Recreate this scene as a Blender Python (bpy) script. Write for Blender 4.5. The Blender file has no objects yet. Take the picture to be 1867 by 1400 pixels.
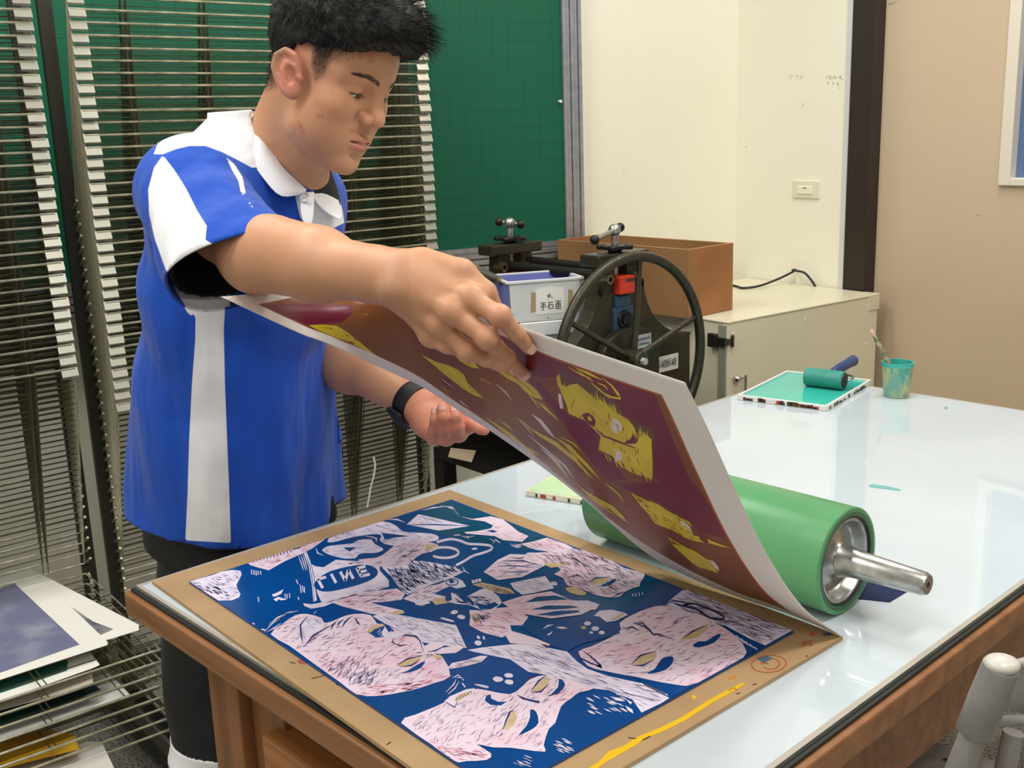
import bpy, math, random
import numpy as np
from mathutils import Vector, Matrix
random.seed(7); np.random.seed(7)
scene = bpy.context.scene
COL = scene.collection
rad = math.radians
V = Vector

# ------------------------------------------------------------------ camera geometry (metres, z up, camera above the origin)
FPX, CX, CY, CAMZ = 1973.3, 933.5, 700.0, 1.43
PITCH, ROLL = rad(13.294), rad(-1.956)
_f = np.array([0, math.cos(PITCH), -math.sin(PITCH)]); _r = np.array([1.0, 0, 0]); _u = np.cross(_r, _f)
_c, _s = math.cos(ROLL), math.sin(ROLL)
CR = np.array([_c*_r + _s*_u, -_s*_r + _c*_u, _f])      # right, up, forward

def ray(x, y):
    return CR.T @ np.array([(x-CX)/FPX, -(y-CY)/FPX, 1.0])
def onz(x, y, z):                       # a point of the horizontal plane z
    d = ray(x, y); return V(d*(z-CAMZ)/d[2]) + V((0, 0, CAMZ))
def atd(x, y, D):                       # a point at forward distance D
    d = ray(x, y); return V(d*D/d[1]) + V((0, 0, CAMZ))
def onplane(x, y, p0, n):
    d = V(ray(x, y)); o = V((0, 0, CAMZ)); return o + d*((V(p0)-o).dot(V(n))/d.dot(V(n)))
def proj(p):
    v = CR @ (np.array(p, float) - np.array([0, 0, CAMZ])); return CX+FPX*v[0]/v[2], CY-FPX*v[1]/v[2]
def az(a):                              # horizontal unit vector, azimuth from +Y towards +X
    a = rad(a); return V((math.sin(a), math.cos(a), 0))

# ------------------------------------------------------------------ materials
def lin(c):
    return tuple(((x/255)/12.92 if x <= 10.3 else ((x/255+0.055)/1.055)**2.4) for x in c) + (1,)
def mat(name, rgb, rough=0.5, metal=0.0, spec=0.5, noise=None, bump=None, coat=0.0, rgb2=None, sss=0.0, space='Object', ramp=(0.35, 0.65), stretch=None, detail=4):
    m = bpy.data.materials.new(name); m.use_nodes = True
    nt = m.node_tree; b = nt.nodes['Principled BSDF']
    b.inputs['Base Color'].default_value = lin(rgb); b.inputs['Roughness'].default_value = rough
    b.inputs['Metallic'].default_value = metal; b.inputs['Specular IOR Level'].default_value = spec
    b.inputs['Coat Weight'].default_value = coat; b.inputs['Coat Roughness'].default_value = 0.05
    if sss: b.inputs['Subsurface Weight'].default_value = sss; b.inputs['Subsurface Radius'].default_value = (0.012, 0.005, 0.003); b.inputs['Subsurface Scale'].default_value = 0.6
    if noise or bump:
        tc = nt.nodes.new('ShaderNodeTexCoord'); mp = nt.nodes.new('ShaderNodeMapping')
        nt.links.new(tc.outputs[space], mp.inputs['Vector'])
        if stretch: mp.inputs['Scale'].default_value = stretch
    if noise:
        n = nt.nodes.new('ShaderNodeTexNoise'); n.inputs['Scale'].default_value = noise; n.inputs['Detail'].default_value = detail
        nt.links.new(mp.outputs[0], n.inputs['Vector'])
        r = nt.nodes.new('ShaderNodeValToRGB'); r.color_ramp.elements[0].position, r.color_ramp.elements[1].position = ramp
        r.color_ramp.elements[0].color = lin(rgb); r.color_ramp.elements[1].color = lin(rgb2 or tuple(c*0.85 for c in rgb))
        nt.links.new(n.outputs['Fac'], r.inputs[0]); nt.links.new(r.outputs[0], b.inputs['Base Color'])
    if bump:
        n2 = nt.nodes.new('ShaderNodeTexNoise'); n2.inputs['Scale'].default_value = bump[0]; n2.inputs['Detail'].default_value = 3
        nt.links.new(mp.outputs[0], n2.inputs['Vector'])
        bp = nt.nodes.new('ShaderNodeBump'); bp.inputs['Strength'].default_value = bump[1]; bp.inputs['Distance'].default_value = 0.002
        nt.links.new(n2.outputs['Fac'], bp.inputs['Height']); nt.links.new(bp.outputs[0], b.inputs['Normal'])
    return m
def nodes(m): return m.node_tree, m.node_tree.nodes, m.node_tree.links, m.node_tree.nodes['Principled BSDF']

# ------------------------------------------------------------------ mesh builder
class MB:
    def __init__(s): s.v = []; s.f = []; s.m = []
    def add(s, vs, fs, mi=0):
        o = len(s.v); s.v += [tuple(p) for p in vs]; s.f += [tuple(i+o for i in q) for q in fs]; s.m += [mi]*len(fs); return s
    def box(s, lo, hi, mi=0, frame=None, bev=0.0):
        x0, y0, z0 = lo; x1, y1, z1 = hi
        if bev:
            b = bev; pts = []
            for z, i in ((z0, b), (z0+b, 0), (z1-b, 0), (z1, b)):
                pts += [(x0+b+(i), y0+i, z), (x1-b-i, y0+i, z), (x1-i, y0+b+i, z), (x1-i, y1-b-i, z), (x1-b-i, y1-i, z), (x0+b+i, y1-i, z), (x0+i, y1-b-i, z), (x0+i, y0+b+i, z)]
            fs = [tuple(range(7, -1, -1)), tuple(range(24, 32))]
            for k in range(3):
                for j in range(8): fs.append((k*8+j, k*8+(j+1) % 8, k*8+8+(j+1) % 8, k*8+8+j))
        else:
            pts = [(x0, y0, z0), (x1, y0, z0), (x1, y1, z0), (x0, y1, z0), (x0, y0, z1), (x1, y0, z1), (x1, y1, z1), (x0, y1, z1)]
            fs = [(3, 2, 1, 0), (4, 5, 6, 7), (0, 1, 5, 4), (1, 2, 6, 5), (2, 3, 7, 6), (3, 0, 4, 7)]
        if frame is not None: pts = [frame @ V(p) for p in pts]
        return s.add(pts, fs, mi)
    def cyl(s, p, q, r, r2=None, n=16, mi=0, cap=True):
        p, q = V(p), V(q); d = (q-p).normalized(); a = d.orthogonal().normalized(); b = d.cross(a); r2 = r if r2 is None else r2
        pts = [p+(a*math.cos(t)+b*math.sin(t))*r for t in [2*math.pi*i/n for i in range(n)]] + [q+(a*math.cos(t)+b*math.sin(t))*r2 for t in [2*math.pi*i/n for i in range(n)]]
        fs = [(i, (i+1) % n, n+(i+1) % n, n+i) for i in range(n)]
        if cap: fs += [tuple(range(n-1, -1, -1)), tuple(range(n, 2*n))]
        return s.add(pts, fs, mi)
    def tube(s, pts, r, n=10, mi=0, closed=False):
        pts = [V(p) for p in pts]; N = len(pts); rs = r if isinstance(r, (list, tuple)) else [r]*N
        vs = []; a = None
        for i in range(N):
            if closed: t = pts[(i+1) % N]-pts[i-1]
            else: t = pts[min(i+1, N-1)]-pts[max(i-1, 0)]
            t.normalize()
            a = t.orthogonal().normalized() if a is None else (a-t*a.dot(t)).normalized()
            b = t.cross(a)
            vs += [pts[i]+(a*math.cos(k)+b*math.sin(k))*rs[i] for k in [2*math.pi*j/n for j in range(n)]]
        fs = []
        for i in range(N if closed else N-1):
            i2 = (i+1) % N
            for j in range(n): fs.append((i*n+j, i*n+(j+1) % n, i2*n+(j+1) % n, i2*n+j))
        if not closed: fs += [tuple(range(n-1, -1, -1)), tuple(range((N-1)*n, N*n))]
        return s.add(vs, fs, mi)
    def lathe(s, base, axis, prof, n=32, mi=0):      # prof: (distance along axis, radius)
        base, d = V(base), V(axis).normalized(); a = d.orthogonal().normalized(); b = d.cross(a); vs = []; fs = []
        for h, r in prof: vs += [base+d*h+(a*math.cos(t)+b*math.sin(t))*max(r, 1e-5) for t in [2*math.pi*i/n for i in range(n)]]
        for k in range(len(prof)-1):
            for j in range(n): fs.append((k*n+j, k*n+(j+1) % n, (k+1)*n+(j+1) % n, (k+1)*n+j))
        return s.add(vs, fs, mi)
    def prism(s, poly, off, mi=0):                   # polygon of 3D points swept along the vector off
        n = len(poly); p = [V(q) for q in poly]; off = V(off)
        return s.add(p+[q+off for q in p], [tuple(range(n-1, -1, -1)), tuple(range(n, 2*n))]+[(i, (i+1) % n, n+(i+1) % n, n+i) for i in range(n)], mi)
    def poly(s, pts, mi=0): return s.add(pts, [tuple(range(len(pts)))], mi)
    def sphere(s, c, r, n=16, mi=0, sc=(1, 1, 1)):
        c = V(c); m = n//2; vs = [];fs = []
        for i in range(m+1):
            t = math.pi*i/m
            for j in range(n):
                u = 2*math.pi*j/n; vs.append(c+V((r*sc[0]*math.sin(t)*math.cos(u), r*sc[1]*math.sin(t)*math.sin(u), r*sc[2]*math.cos(t))))
        for i in range(m):
            for j in range(n): fs.append((i*n+j, (i+1)*n+j, (i+1)*n+(j+1) % n, i*n+(j+1) % n))
        return s.add(vs, fs, mi)

def frame(o, xd, yd=None):               # frame with x along xd (horizontal), z up
    x = V(xd).normalized(); z = V((0, 0, 1)); y = z.cross(x) if yd is None else V(yd).normalized()
    m = Matrix.Identity(4)
    for i in range(3): m[i][0], m[i][1], m[i][2], m[i][3] = x[i], y[i], z[i], o[i]
    return m
def wm(o):
    m = o.matrix_basis.copy()
    return m if o.parent is None else wm(o.parent) @ m
def obj(name, mb, mats, parent=None, smooth=False, world=True, bevel=0.0, auto=None):
    """links the builder as one mesh object; world coordinates are turned into the parent's own"""
    me = bpy.data.meshes.new(name); vs = mb.v
    if parent is not None and world:
        inv = wm(parent).inverted(); vs = [inv @ V(p) for p in vs]
    me.from_pydata([tuple(p) for p in vs], [], mb.f); me.update()
    mats = mats if isinstance(mats, (list, tuple)) else [mats]
    for m in mats: me.materials.append(m)
    if len(mats) > 1: me.polygons.foreach_set('material_index', mb.m)
    o = bpy.data.objects.new(name, me); COL.objects.link(o)
    if parent is not None: o.parent = parent
    if bevel:
        md = o.modifiers.new('bevel', 'BEVEL'); md.width = bevel; md.segments = 2; md.limit_method = 'ANGLE'; md.angle_limit = rad(40)
    if smooth:
        me.polygons.foreach_set('use_smooth', [True]*len(me.polygons))
        if auto: me.set_sharp_from_angle(angle=rad(auto))
    return o
def tag(o, label, cat, group=None, kind=None):
    if label: o['label'] = label
    if cat: o['category'] = cat
    if group: o['group'] = group
    if kind: o['kind'] = kind
    return o
def thing(name, label, cat, loc=(0, 0, 0), rotz=0.0, group=None):
    o = bpy.data.objects.new(name, None); COL.objects.link(o); o.empty_display_size = 0.05
    o.location = V(loc); o.rotation_euler = (0, 0, rotz)
    return tag(o, label, cat, group)
def struct(name, mb, mats, parent=None, **k):
    o = obj(name, mb, mats, parent, **k)
    if parent is None: o['kind'] = 'structure'
    return o
def copy_tree(o, parent=None):
    c = o.copy(); COL.objects.link(c)
    if parent is not None: c.parent = parent
    for ch in list(o.children): copy_tree(ch, c)
    return c
def arc(c, r, a0, a1, n, ux, uz):
    return [V(c)+V(ux)*r*math.cos(a0+(a1-a0)*i/n)+V(uz)*r*math.sin(a0+(a1-a0)*i/n) for i in range(n+1)]
def smooth_poly(p, n=4, closed=True):     # Catmull-Rom through 2D points
    N = len(p); out = []
    for i in range(N if closed else N-1):
        g = lambda k: p[k % N] if closed else p[max(0, min(N-1, k))]
        p0, p1, p2, p3 = [np.array(g(i+k), float) for k in (-1, 0, 1, 2)]
        for j in range(n):
            t = j/n; out.append(0.5*((2*p1)+(-p0+p2)*t+(2*p0-5*p1+4*p2-p3)*t*t+(-p0+3*p1-3*p2+p3)*t**3))
    if not closed: out.append(np.array(p[-1], float))
    return out

# ------------------------------------------------------------------ camera
cam = bpy.data.cameras.new('camera'); cam.sensor_fit = 'HORIZONTAL'; cam.sensor_width = 36.0; cam.lens = 36.0*FPX/1867.0; cam.clip_start = 0.02
cam_o = bpy.data.objects.new('camera', cam); COL.objects.link(cam_o)
_m = Matrix.Identity(4)
for _i in range(3): _m[_i][0], _m[_i][1], _m[_i][2] = CR[0][_i], CR[1][_i], -CR[2][_i]
_m[2][3] = CAMZ; cam_o.matrix_world = _m
scene.camera = cam_o
scene.view_settings.view_transform = 'Standard'; scene.view_settings.look = 'None'; scene.view_settings.gamma = 1.0
scene.view_settings.use_curve_mapping = False
scene.view_settings.exposure = 0.0
# ================================================================== the room
W1, W2 = 63.0, 144.0                       # azimuths of the back wall and of the right wall
d1, d2 = az(W1), az(W2)
_k2 = onz(1602, 535, 0.88); _nn = V((d2.y, -d2.x, 0)); _k2 = _k2+_nn*(0.006 if _nn.dot(_k2) > 0 else -0.006)
CORNER = onplane(1339, 509, _k2, _nn); CORNER.z = 0
n1 = V((d1.y, -d1.x, 0))                   # into the room (towards the camera)
n2 = V((-d2.y, d2.x, 0)) if V((-d2.y, d2.x, 0)).dot(-CORNER) > 0 else V((d2.y, -d2.x, 0))
if n1.dot(-CORNER) < 0: n1 = -n1
m_cream = mat('cream_wall_paint', (240, 237, 221), 0.6, noise=1.6, rgb2=(236, 232, 212), ramp=(0.45, 0.75), bump=(60, 0.05))
# scuffs on the cream walls
def add_marks(m, dark, scale, thr, stretch, rgb=None):
    nt, N, L, b = nodes(m)
    src = b.inputs['Base Color'].links[0].from_socket if b.inputs['Base Color'].links else None
    tc = N.new('ShaderNodeTexCoord'); mp = N.new('ShaderNodeMapping'); mp.inputs['Scale'].default_value = stretch
    L.new(tc.outputs['Object'], mp.inputs[0])
    n = N.new('ShaderNodeTexNoise'); n.inputs['Scale'].default_value = scale; n.inputs['Detail'].default_value = 2
    L.new(mp.outputs[0], n.inputs['Vector'])
    r = N.new('ShaderNodeValToRGB'); r.color_ramp.elements[0].position = thr; r.color_ramp.elements[1].position = thr+0.05
    r.color_ramp.elements[0].color = (0, 0, 0, 1); r.color_ramp.elements[1].color = (1, 1, 1, 1)
    L.new(n.outputs['Fac'], r.inputs[0])
    mx = N.new('ShaderNodeMixRGB'); mx.inputs[2].default_value = lin(rgb or (120, 110, 90))
    ml = N.new('ShaderNodeMath'); ml.operation = 'MULTIPLY'; ml.inputs[1].default_value = dark
    L.new(r.outputs[0], ml.inputs[0]); L.new(ml.outputs[0], mx.inputs[0])
    if src: L.new(src, mx.inputs[1])
    else: mx.inputs[1].default_value = b.inputs['Base Color'].default_value
    L.new(mx.outputs[0], b.inputs['Base Color'])
add_marks(m_cream, 0.45, 9.0, 0.75, (1, 1, 2.5))
m_beige = mat('beige_wall_panel', (207, 186, 160), 0.55, noise=1.2, rgb2=(200, 178, 152), ramp=(0.4, 0.7))
add_marks(m_beige, 0.6, 8.0, 0.735, (1, 1, 4.0), (100, 85, 70))
m_dark = mat('dark_brown_jamb', (42, 32, 29), 0.45)
m_grey_edge = mat('pale_grey_paint', (206, 208, 210), 0.5)
m_white = mat('white_paint', (238, 238, 232), 0.5)
m_floor = mat('speckled_grey_terrazzo', (150, 148, 142), 0.45, noise=160, rgb2=(62, 62, 60), ramp=(0.5, 0.62), space='Object', detail=2)
m_ceil = mat('white_ceiling', (235, 235, 228), 0.8)
HC = 2.95
def wall_quad(p, q, z0=0.0, z1=HC, th=0.08, nrm=None):
    mb = MB(); p, q = V(p), V(q); off = -V(nrm)*th
    return mb.prism([p+V((0, 0, z0)), q+V((0, 0, z0)), q+V((0, 0, z1)), p+V((0, 0, z1))], off)
BL = CORNER - d1*6.5
struct('wall_back', wall_quad(BL, CORNER, nrm=n1), m_cream)
# right wall: cream up to the dark post, then the beige panel
def along2(px, py=527, z=0.885):
    p = onplane(px, py, CORNER, n2); return (p-CORNER).dot(d2)
tA, tB, tC = along2(1537, 300), along2(1545, 300), along2(1584, 300)
P2 = lambda t: CORNER + d2*t
struct('wall_right_cream', wall_quad(CORNER, P2(tB), nrm=n2), m_cream)
mb = MB(); mb.prism([P2(tA)+n2*0.004, P2(tB)+n2*0.004, P2(tB)+n2*0.004+V((0, 0, HC)), P2(tA)+n2*0.004+V((0, 0, HC))], n2*-0.004)
struct('trim_1', mb, m_grey_edge)
mb = MB(); mb.prism([P2(tB), P2(tC), P2(tC)+V((0, 0, HC)), P2(tB)+V((0, 0, HC))], n2*-0.12)
struct('trim_2', mb, m_dark)
rec = n2*-0.055
PEND = P2(5.5)
# window opening in the beige wall
def onb(px, py): return onplane(px, py, CORNER+rec, n2)
wq = onb(1826, 338); wt = (wq-CORNER).dot(d2); wz = wq.z
wfr = 0.055; wend = wt+1.15; wtop = 2.45
def bq(mb, t0, t1, z0, z1, th=0.06, o=rec, mi=0):
    mb.prism([P2(t0)+o+V((0, 0, z0)), P2(t1)+o+V((0, 0, z0)), P2(t1)+o+V((0, 0, z1)), P2(t0)+o+V((0, 0, z1))], n2*-th, mi)
mb = MB(); bq(mb, tC-0.03, wt, 0, HC); bq(mb, wend, 5.5, 0, HC); bq(mb, wt, wend, 0, wz); bq(mb, wt, wend, wtop, HC)
struct('wall_right', mb, m_beige)
m_pane = mat('blue_tinted_pane', (98, 122, 165), 0.2, spec=0.5, noise=2.0, rgb2=(88, 108, 150))
m_frame = mat('cream_window_frame', (228, 220, 205), 0.4)
wo = thing('window_1', None, None, P2(wt)+V((0, 0, wz))); wo['kind'] = 'structure'
mb = MB()
for a, b_, c, d_ in ((wt-0.005, wt+wfr*0.55, wz, wtop), (wend-wfr, wend, wz, wtop), (wt+wfr*0.55, wend-wfr, wz, wz+0.022), (wt+wfr*0.55, wend-wfr, wtop-0.03, wtop)):
    bq(mb, a, b_, c, d_, 0.07, rec+n2*0.014)
obj('window_frame', mb, m_frame, wo, bevel=0.003)
mb = MB(); bq(mb, wt+wfr*0.55, wend-wfr, wz+0.022, wtop-0.03, 0.008, rec-n2*0.018); obj('pane', mb, m_pane, wo)
# floor, ceiling and the walls behind the camera
mb = MB(); mb.box((-6, -4, -0.06), (6.5, 6.5, 0)); struct('floor', mb, m_floor)
mb = MB(); mb.box((-6, -4, HC), (6.5, 6.5, HC+0.06)); struct('ceiling', mb, m_ceil)
FR = P2(5.5); FL = BL
mb = MB(); c1_ = FR+n2*0-d1*0; struct('wall_near', wall_quad(V((-5.6, -2.6, 0)), V((5.2, -2.6, 0)), nrm=V((0, 1, 0))), m_white)
struct('wall_left', wall_quad(V((-4.2, -2.6, 0)), V((-4.2, 3.0, 0)), nrm=V((1, 0, 0))), m_white)

# ------------------------------------------------------------------ chalkboard on the back wall
def onw(px, py, off=0.0): return onplane(px, py, CORNER+n1*off, n1)
S1 = lambda p: (V(p)-CORNER).dot(d1)
sR = S1(onw(1065, 430, 0.02)); sF = S1(onw(1031, 430, 0.02)); zB = onw(1033, 437, 0.02).z
zT = 2.35; sL = sR-3.2
m_board = mat('green_board_enamel', (12, 92, 68), 0.5, spec=0.35, noise=1.5, rgb2=(16, 99, 74))
nt, N, L, b = nodes(m_board)
tc = N.new('ShaderNodeTexCoord'); br = N.new('ShaderNodeTexBrick'); mp = N.new('ShaderNodeMapping')
mp.inputs['Rotation'].default_value = (rad(90), 0, 0)
L.new(tc.outputs['Object'], mp.inputs[0]); L.new(mp.outputs[0], br.inputs['Vector'])
br.offset = 0; br.inputs['Scale'].default_value = 1.0; br.inputs['Brick Width'].default_value = 0.052; br.inputs['Row Height'].default_value = 0.052; br.inputs['Mortar Size'].default_value = 0.0013; br.inputs['Mortar Smooth'].default_value = 0.8
src = b.inputs['Base Color'].links[0].from_socket
mx = N.new('ShaderNodeMixRGB'); mx.inputs[2].default_value = lin((10, 74, 56)); L.new(src, mx.inputs[1]); L.new(br.outputs['Fac'], mx.inputs[0])
wv = N.new('ShaderNodeTexWave'); wv.wave_type = 'BANDS'; wv.bands_direction = 'Z'; wv.inputs['Scale'].default_value = 36.0; L.new(tc.outputs['Object'], wv.inputs['Vector'])
mx2 = N.new('ShaderNodeMixRGB'); mx2.inputs[2].default_value = lin((8, 80, 60)); L.new(mx.outputs[0], mx2.inputs[1])
mlt = N.new('ShaderNodeMath'); mlt.operation = 'MULTIPLY'; mlt.inputs[1].default_value = 0.35; L.new(wv.outputs['Fac'], mlt.inputs[0]); L.new(mlt.outputs[0], mx2.inputs[0])
L.new(mx2.outputs[0], b.inputs['Base Color'])
m_alu = mat('brushed_aluminium', (196, 198, 203), 0.32, metal=0.75, noise=40, rgb2=(180, 182, 188))
chalk = thing('chalkboard', 'large green gridded chalkboard with aluminium frame on the back wall', 'chalkboard', CORNER+d1*sR+V((0, 0, zB)), math.atan2(d1.y, d1.x))
# local: x along d1, -y into the room, z up
def lb(mb, s0, s1, z0, z1, o0, o1, mi=0):
    mb.box((s0-sR, -o1, z0-zB), (s1-sR, -o0, z1-zB), mi)
mb = MB(); lb(mb, sL, sF, zB, zT, 0.003, 0.018); obj('writing_surface', mb, m_board, chalk, world=False)
mb = MB(); w_ = sR-sF
for k in range(5): lb(mb, sF+w_*(k/5.0), sF+w_*(k+0.8)/5.0, zB-0.085, zT, 0.0, 0.030-0.004*(k % 2))
lb(mb, sF, sR, zB-0.085, zT, 0.0, 0.020); obj('side_frame', mb, m_alu, chalk, world=False)
mb = MB()
for k in range(5):
    z1 = zB-0.019*k; lb(mb, sL, sF+0.001*0, z1-0.013, z1, 0.0, 0.028+0.011*k)
lb(mb, sL, sF, zB-0.10, zB, 0.0, 0.018); obj('chalk_tray', mb, m_alu, chalk, world=False)
# pin on the board
pp = onw(1019, 185, 0.020)
mb = MB(); mb.lathe(pp, n1, [(0, 0.0005), (0, 0.004), (0.004, 0.003), (0.010, 0.0032), (0.012, 0.005), (0.014, 0.0045), (0.014, 0.0)], 12)
tag(obj('push_pin', mb, mat('white_plastic', (240, 240, 236), 0.3), smooth=True, auto=40), 'tiny white pin stuck near the right edge of the green board', 'pin')
# light switch on the cream wall
def on2(px, py, o=0.0): return onplane(px, py, CORNER+n2*o, n2)
sa, sb = on2(1447, 328), on2(1495, 363)
sc_ = (sa+sb)/2; sw = abs((sb-sa).dot(d2)); sh = abs((sa-sb).z)
m_sw = mat('cream_switch_plastic', (228, 222, 200), 0.35)
swt = thing('light_switch', 'cream wall switch plate left of the dark doorpost', 'switch', sc_, math.atan2(d2.y, d2.x))
sg = 1 if (Matrix.Rotation(math.atan2(d2.y, d2.x), 3, 'Z') @ V((0, 1, 0))).dot(n2) > 0 else -1
def sbx(x0, x1, z0, z1, y0, y1, bev=0.0):
    mb = MB(); ya, yb = sorted((sg*y0, sg*y1)); mb.box((x0, ya, z0), (x1, yb, z1), bev=0); return mb
obj('switch_plate', sbx(-sw/2, sw/2, -sh/2, sh/2, -0.004, 0.007), m_sw, swt, world=False, bevel=0.004)
obj('rocker_button', sbx(-sw*0.28, sw*0.28, -sh*0.25, sh*0.2, 0.006, 0.011), mat('pale_switch_rocker', (238, 234, 218), 0.3), swt, world=False, bevel=0.002)
obj('indicator_slot', sbx(-sw*0.06, sw*0.06, sh*0.06, sh*0.1, 0.0105, 0.0115), m_dark, swt, world=False)
# pencil scribbles on the cream wall
mb = MB()
def scribble(pts, w=0.0012):
    for a, c in zip(pts[:-1], pts[1:]):
        p, q = on2(*a, 0.0006), on2(*c, 0.0006)
        mb.tube([p, q], w*0.5, 4)
for base, sc in (((1505, 139), 1.0),):
    for s_ in ([(1505, 142), (1511, 138), (1516, 139), (1512, 143), (1518, 143)], [(1521, 136), (1519, 142), (1525, 139), (1523, 145)], [(1529, 140), (1534, 138), (1531, 143), (1537, 144)],
               [(1508, 150), (1511, 150), (1511, 153), (1508, 153)], [(1517, 149), (1521, 151), (1517, 154)], [(1526, 150), (1529, 151), (1526, 154), (1530, 155)], [(1530, 160), (1532, 161)]): scribble(s_)
for s_ in ([(1438, 138), (1446, 138)], [(1442, 134), (1441, 146)], [(1450, 137), (1456, 138), (1452, 144)], [(1458, 140), (1465, 139)], [(1461, 135), (1461, 146)], [(1461, 188), (1466, 190), (1462, 196)]): scribble(s_, 0.0008)
tag(obj('pencil_scribble', mb, mat('pencil_grey', (165, 160, 145), 0.7)), 'faint pencil writing on the cream wall beside the dark doorpost', 'writing')

# ------------------------------------------------------------------ lights: ceiling fluorescents
wd = bpy.data.worlds.new('room_air'); scene.world = wd; wd.use_nodes = True
wd.node_tree.nodes['Background'].inputs[0].default_value = (0.9, 0.95, 1, 1); wd.node_tree.nodes['Background'].inputs[1].default_value = 0.25
m_tube = bpy.data.materials.new('lit_fluorescent'); m_tube.use_nodes = True
em = m_tube.node_tree.nodes.new('ShaderNodeEmission'); em.inputs[0].default_value = (1.0, 0.97, 0.90, 1); em.inputs[1].default_value = 9.0
m_tube.node_tree.links.new(em.outputs[0], m_tube.node_tree.nodes['Material Output'].inputs['Surface'])
LIGHT_P = 27
k = 0
for (x, y, p) in ((-1.3, 0.9, 1.0), (0.7, 0.7, 1.0), (-0.9, 2.3, 0.8), (0.9, 2.5, 0.9), (2.6, 1.5, 0.8), (-2.6, -0.6, 0.8), (0.5, -1.2, 0.8)):
    ld = bpy.data.lights.new('ceiling_lamp', 'AREA'); ld.shape = 'RECTANGLE'; ld.size = 1.2; ld.size_y = 0.35; ld.energy = LIGHT_P*p; ld.color = (1.0, 0.965, 0.90)
    lo = bpy.data.objects.new('ceiling_lamp', ld); COL.objects.link(lo); lo.location = (x, y, HC-0.06); lo.rotation_euler = (0, 0, rad(35))
# ================================================================== the work table
ZT = 0.78
TA = onz(238, 1068, ZT); TA.z = 0
TAZ = 47.02; t1 = az(TAZ); t2 = V((t1.y, -t1.x, 0))
TL, TW = 1.817, 0.962
def tp(a, b_, z=0.0): return TA + t1*a + t2*b_ + V((0, 0, z))
TROT = math.atan2(t1.y, t1.x)
def wood(name, c1, c2, rough=0.42, stretch=(1, 14, 14), noise=3.0):
    m = mat(name, c1, rough, noise=noise, rgb2=c2, stretch=stretch, ramp=(0.35, 0.7), detail=6, bump=(40, 0.06)); return m
m_wood = wood('varnished_brown_wood', (156, 108, 70), (122, 82, 50), 0.38, (14, 1.2, 14))
m_wood2 = wood('varnished_brown_wood_upright', (150, 102, 64), (116, 76, 44), 0.4, (14, 14, 1.2))
m_wood3 = wood('orange_brown_wood_rail', (176, 118, 68), (142, 90, 50), 0.4, (14, 1.2, 14))
m_glass = mat('white_backed_glass', (201, 213, 221), 0.03, spec=0.75, noise=2.2, rgb2=(194, 206, 215), ramp=(0.42, 0.6), detail=8)
m_gedge = mat('green_glass_edge', (96, 128, 120), 0.15)
m_seal = mat('black_rubber_seal', (30, 34, 32), 0.5)
m_rim = mat('grey_bevel_strip', (176, 170, 160), 0.35)
# table local frame: x along t1, y = -t2 direction side ; local y = left of t1 = -t2
table = thing('work_table', 'large brown wooden work table with a white glass top under the printing board', 'table', TA, TROT)
def tb(mb, a0, a1, b0, b1, z0, z1, mi=0, bev=0.0): return mb.box((a0, -b1, z0), (a1, -b0, z1), mi, bev=bev)
mb = tb(MB(), -0.008, TL+0.008, -0.010, TW+0.010, ZT-0.046, ZT-0.010); obj('tabletop', mb, m_wood, table, world=False, bevel=0.003)
mb = tb(MB(), 0.0, TL, -0.001, TW+0.001, ZT-0.010, ZT-0.005); obj('rubber_seal', mb, m_seal, table, world=False)
mb = MB(); tb(mb, 0.006, TL-0.006, 0.005, TW-0.005, ZT-0.005, ZT)
o = obj('glass_top', mb, [m_glass, m_gedge], table, world=False)
for p in o.data.polygons: p.material_index = 0 if p.normal.z > 0.9 else 1
mb = MB()
for a0, a1, b0, b1 in ((0.006, TL-0.006, 0.005, 0.0125), (0.006, TL-0.006, TW-0.0125, TW-0.005), (0.006, 0.012, 0.0125, TW-0.0125), (TL-0.012, TL-0.006, 0.0125, TW-0.0125)):
    tb(mb, a0, a1, b0, b1, ZT-0.0045, ZT+0.0004)
obj('bevel_strip', mb, m_rim, table, world=False)
def leg(a0, b0, sa, sb):
    mb = MB(); tb(mb, min(a0, a0+sa*0.055), max(a0, a0+sa*0.055), min(b0, b0+sb*0.085), max(b0, b0+sb*0.085), 0, ZT-0.046)
    obj('leg', mb, m_wood2, table, world=False, bevel=0.003)
    mb = MB(); q0, q1 = a0+sa*0.02, a0+sa*0.075; r0, r1 = b0+sb*0.085, b0+sb*0.17
    tb(mb, min(q0, q1), max(q0, q1), min(r0, r1), max(r0, r1), 0.0, ZT-0.047); obj('leg_brace', mb, m_wood2, table, world=False, bevel=0.003)
leg(0.035, 0.150, 1, 1); leg(TL-0.035, 0.150, -1, 1); leg(0.035, TW-0.10, 1, -1); leg(TL-0.035, TW-0.10, -1, -1)
mb = MB(); tb(mb, 0.03, 0.075, 0.30, TW-0.28, ZT-0.235, ZT-0.135); obj('end_rail', mb, m_wood3, table, world=False, bevel=0.006)
mb = MB(); tb(mb, TL-0.075, TL-0.03, 0.30, TW-0.28, ZT-0.235, ZT-0.135); obj('end_rail', mb, m_wood3, table, world=False, bevel=0.006)
mb = MB(); tb(mb, 0.03, TL-0.03, TW-0.095, TW-0.065, 0.552, ZT-0.046); obj('apron', mb, m_wood, table, world=False, bevel=0.004)
mb = MB(); tb(mb, 0.095, TL-0.10, 0.165, 0.20, ZT-0.17, ZT-0.047); obj('apron', mb, m_wood, table, world=False, bevel=0.004)
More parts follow.
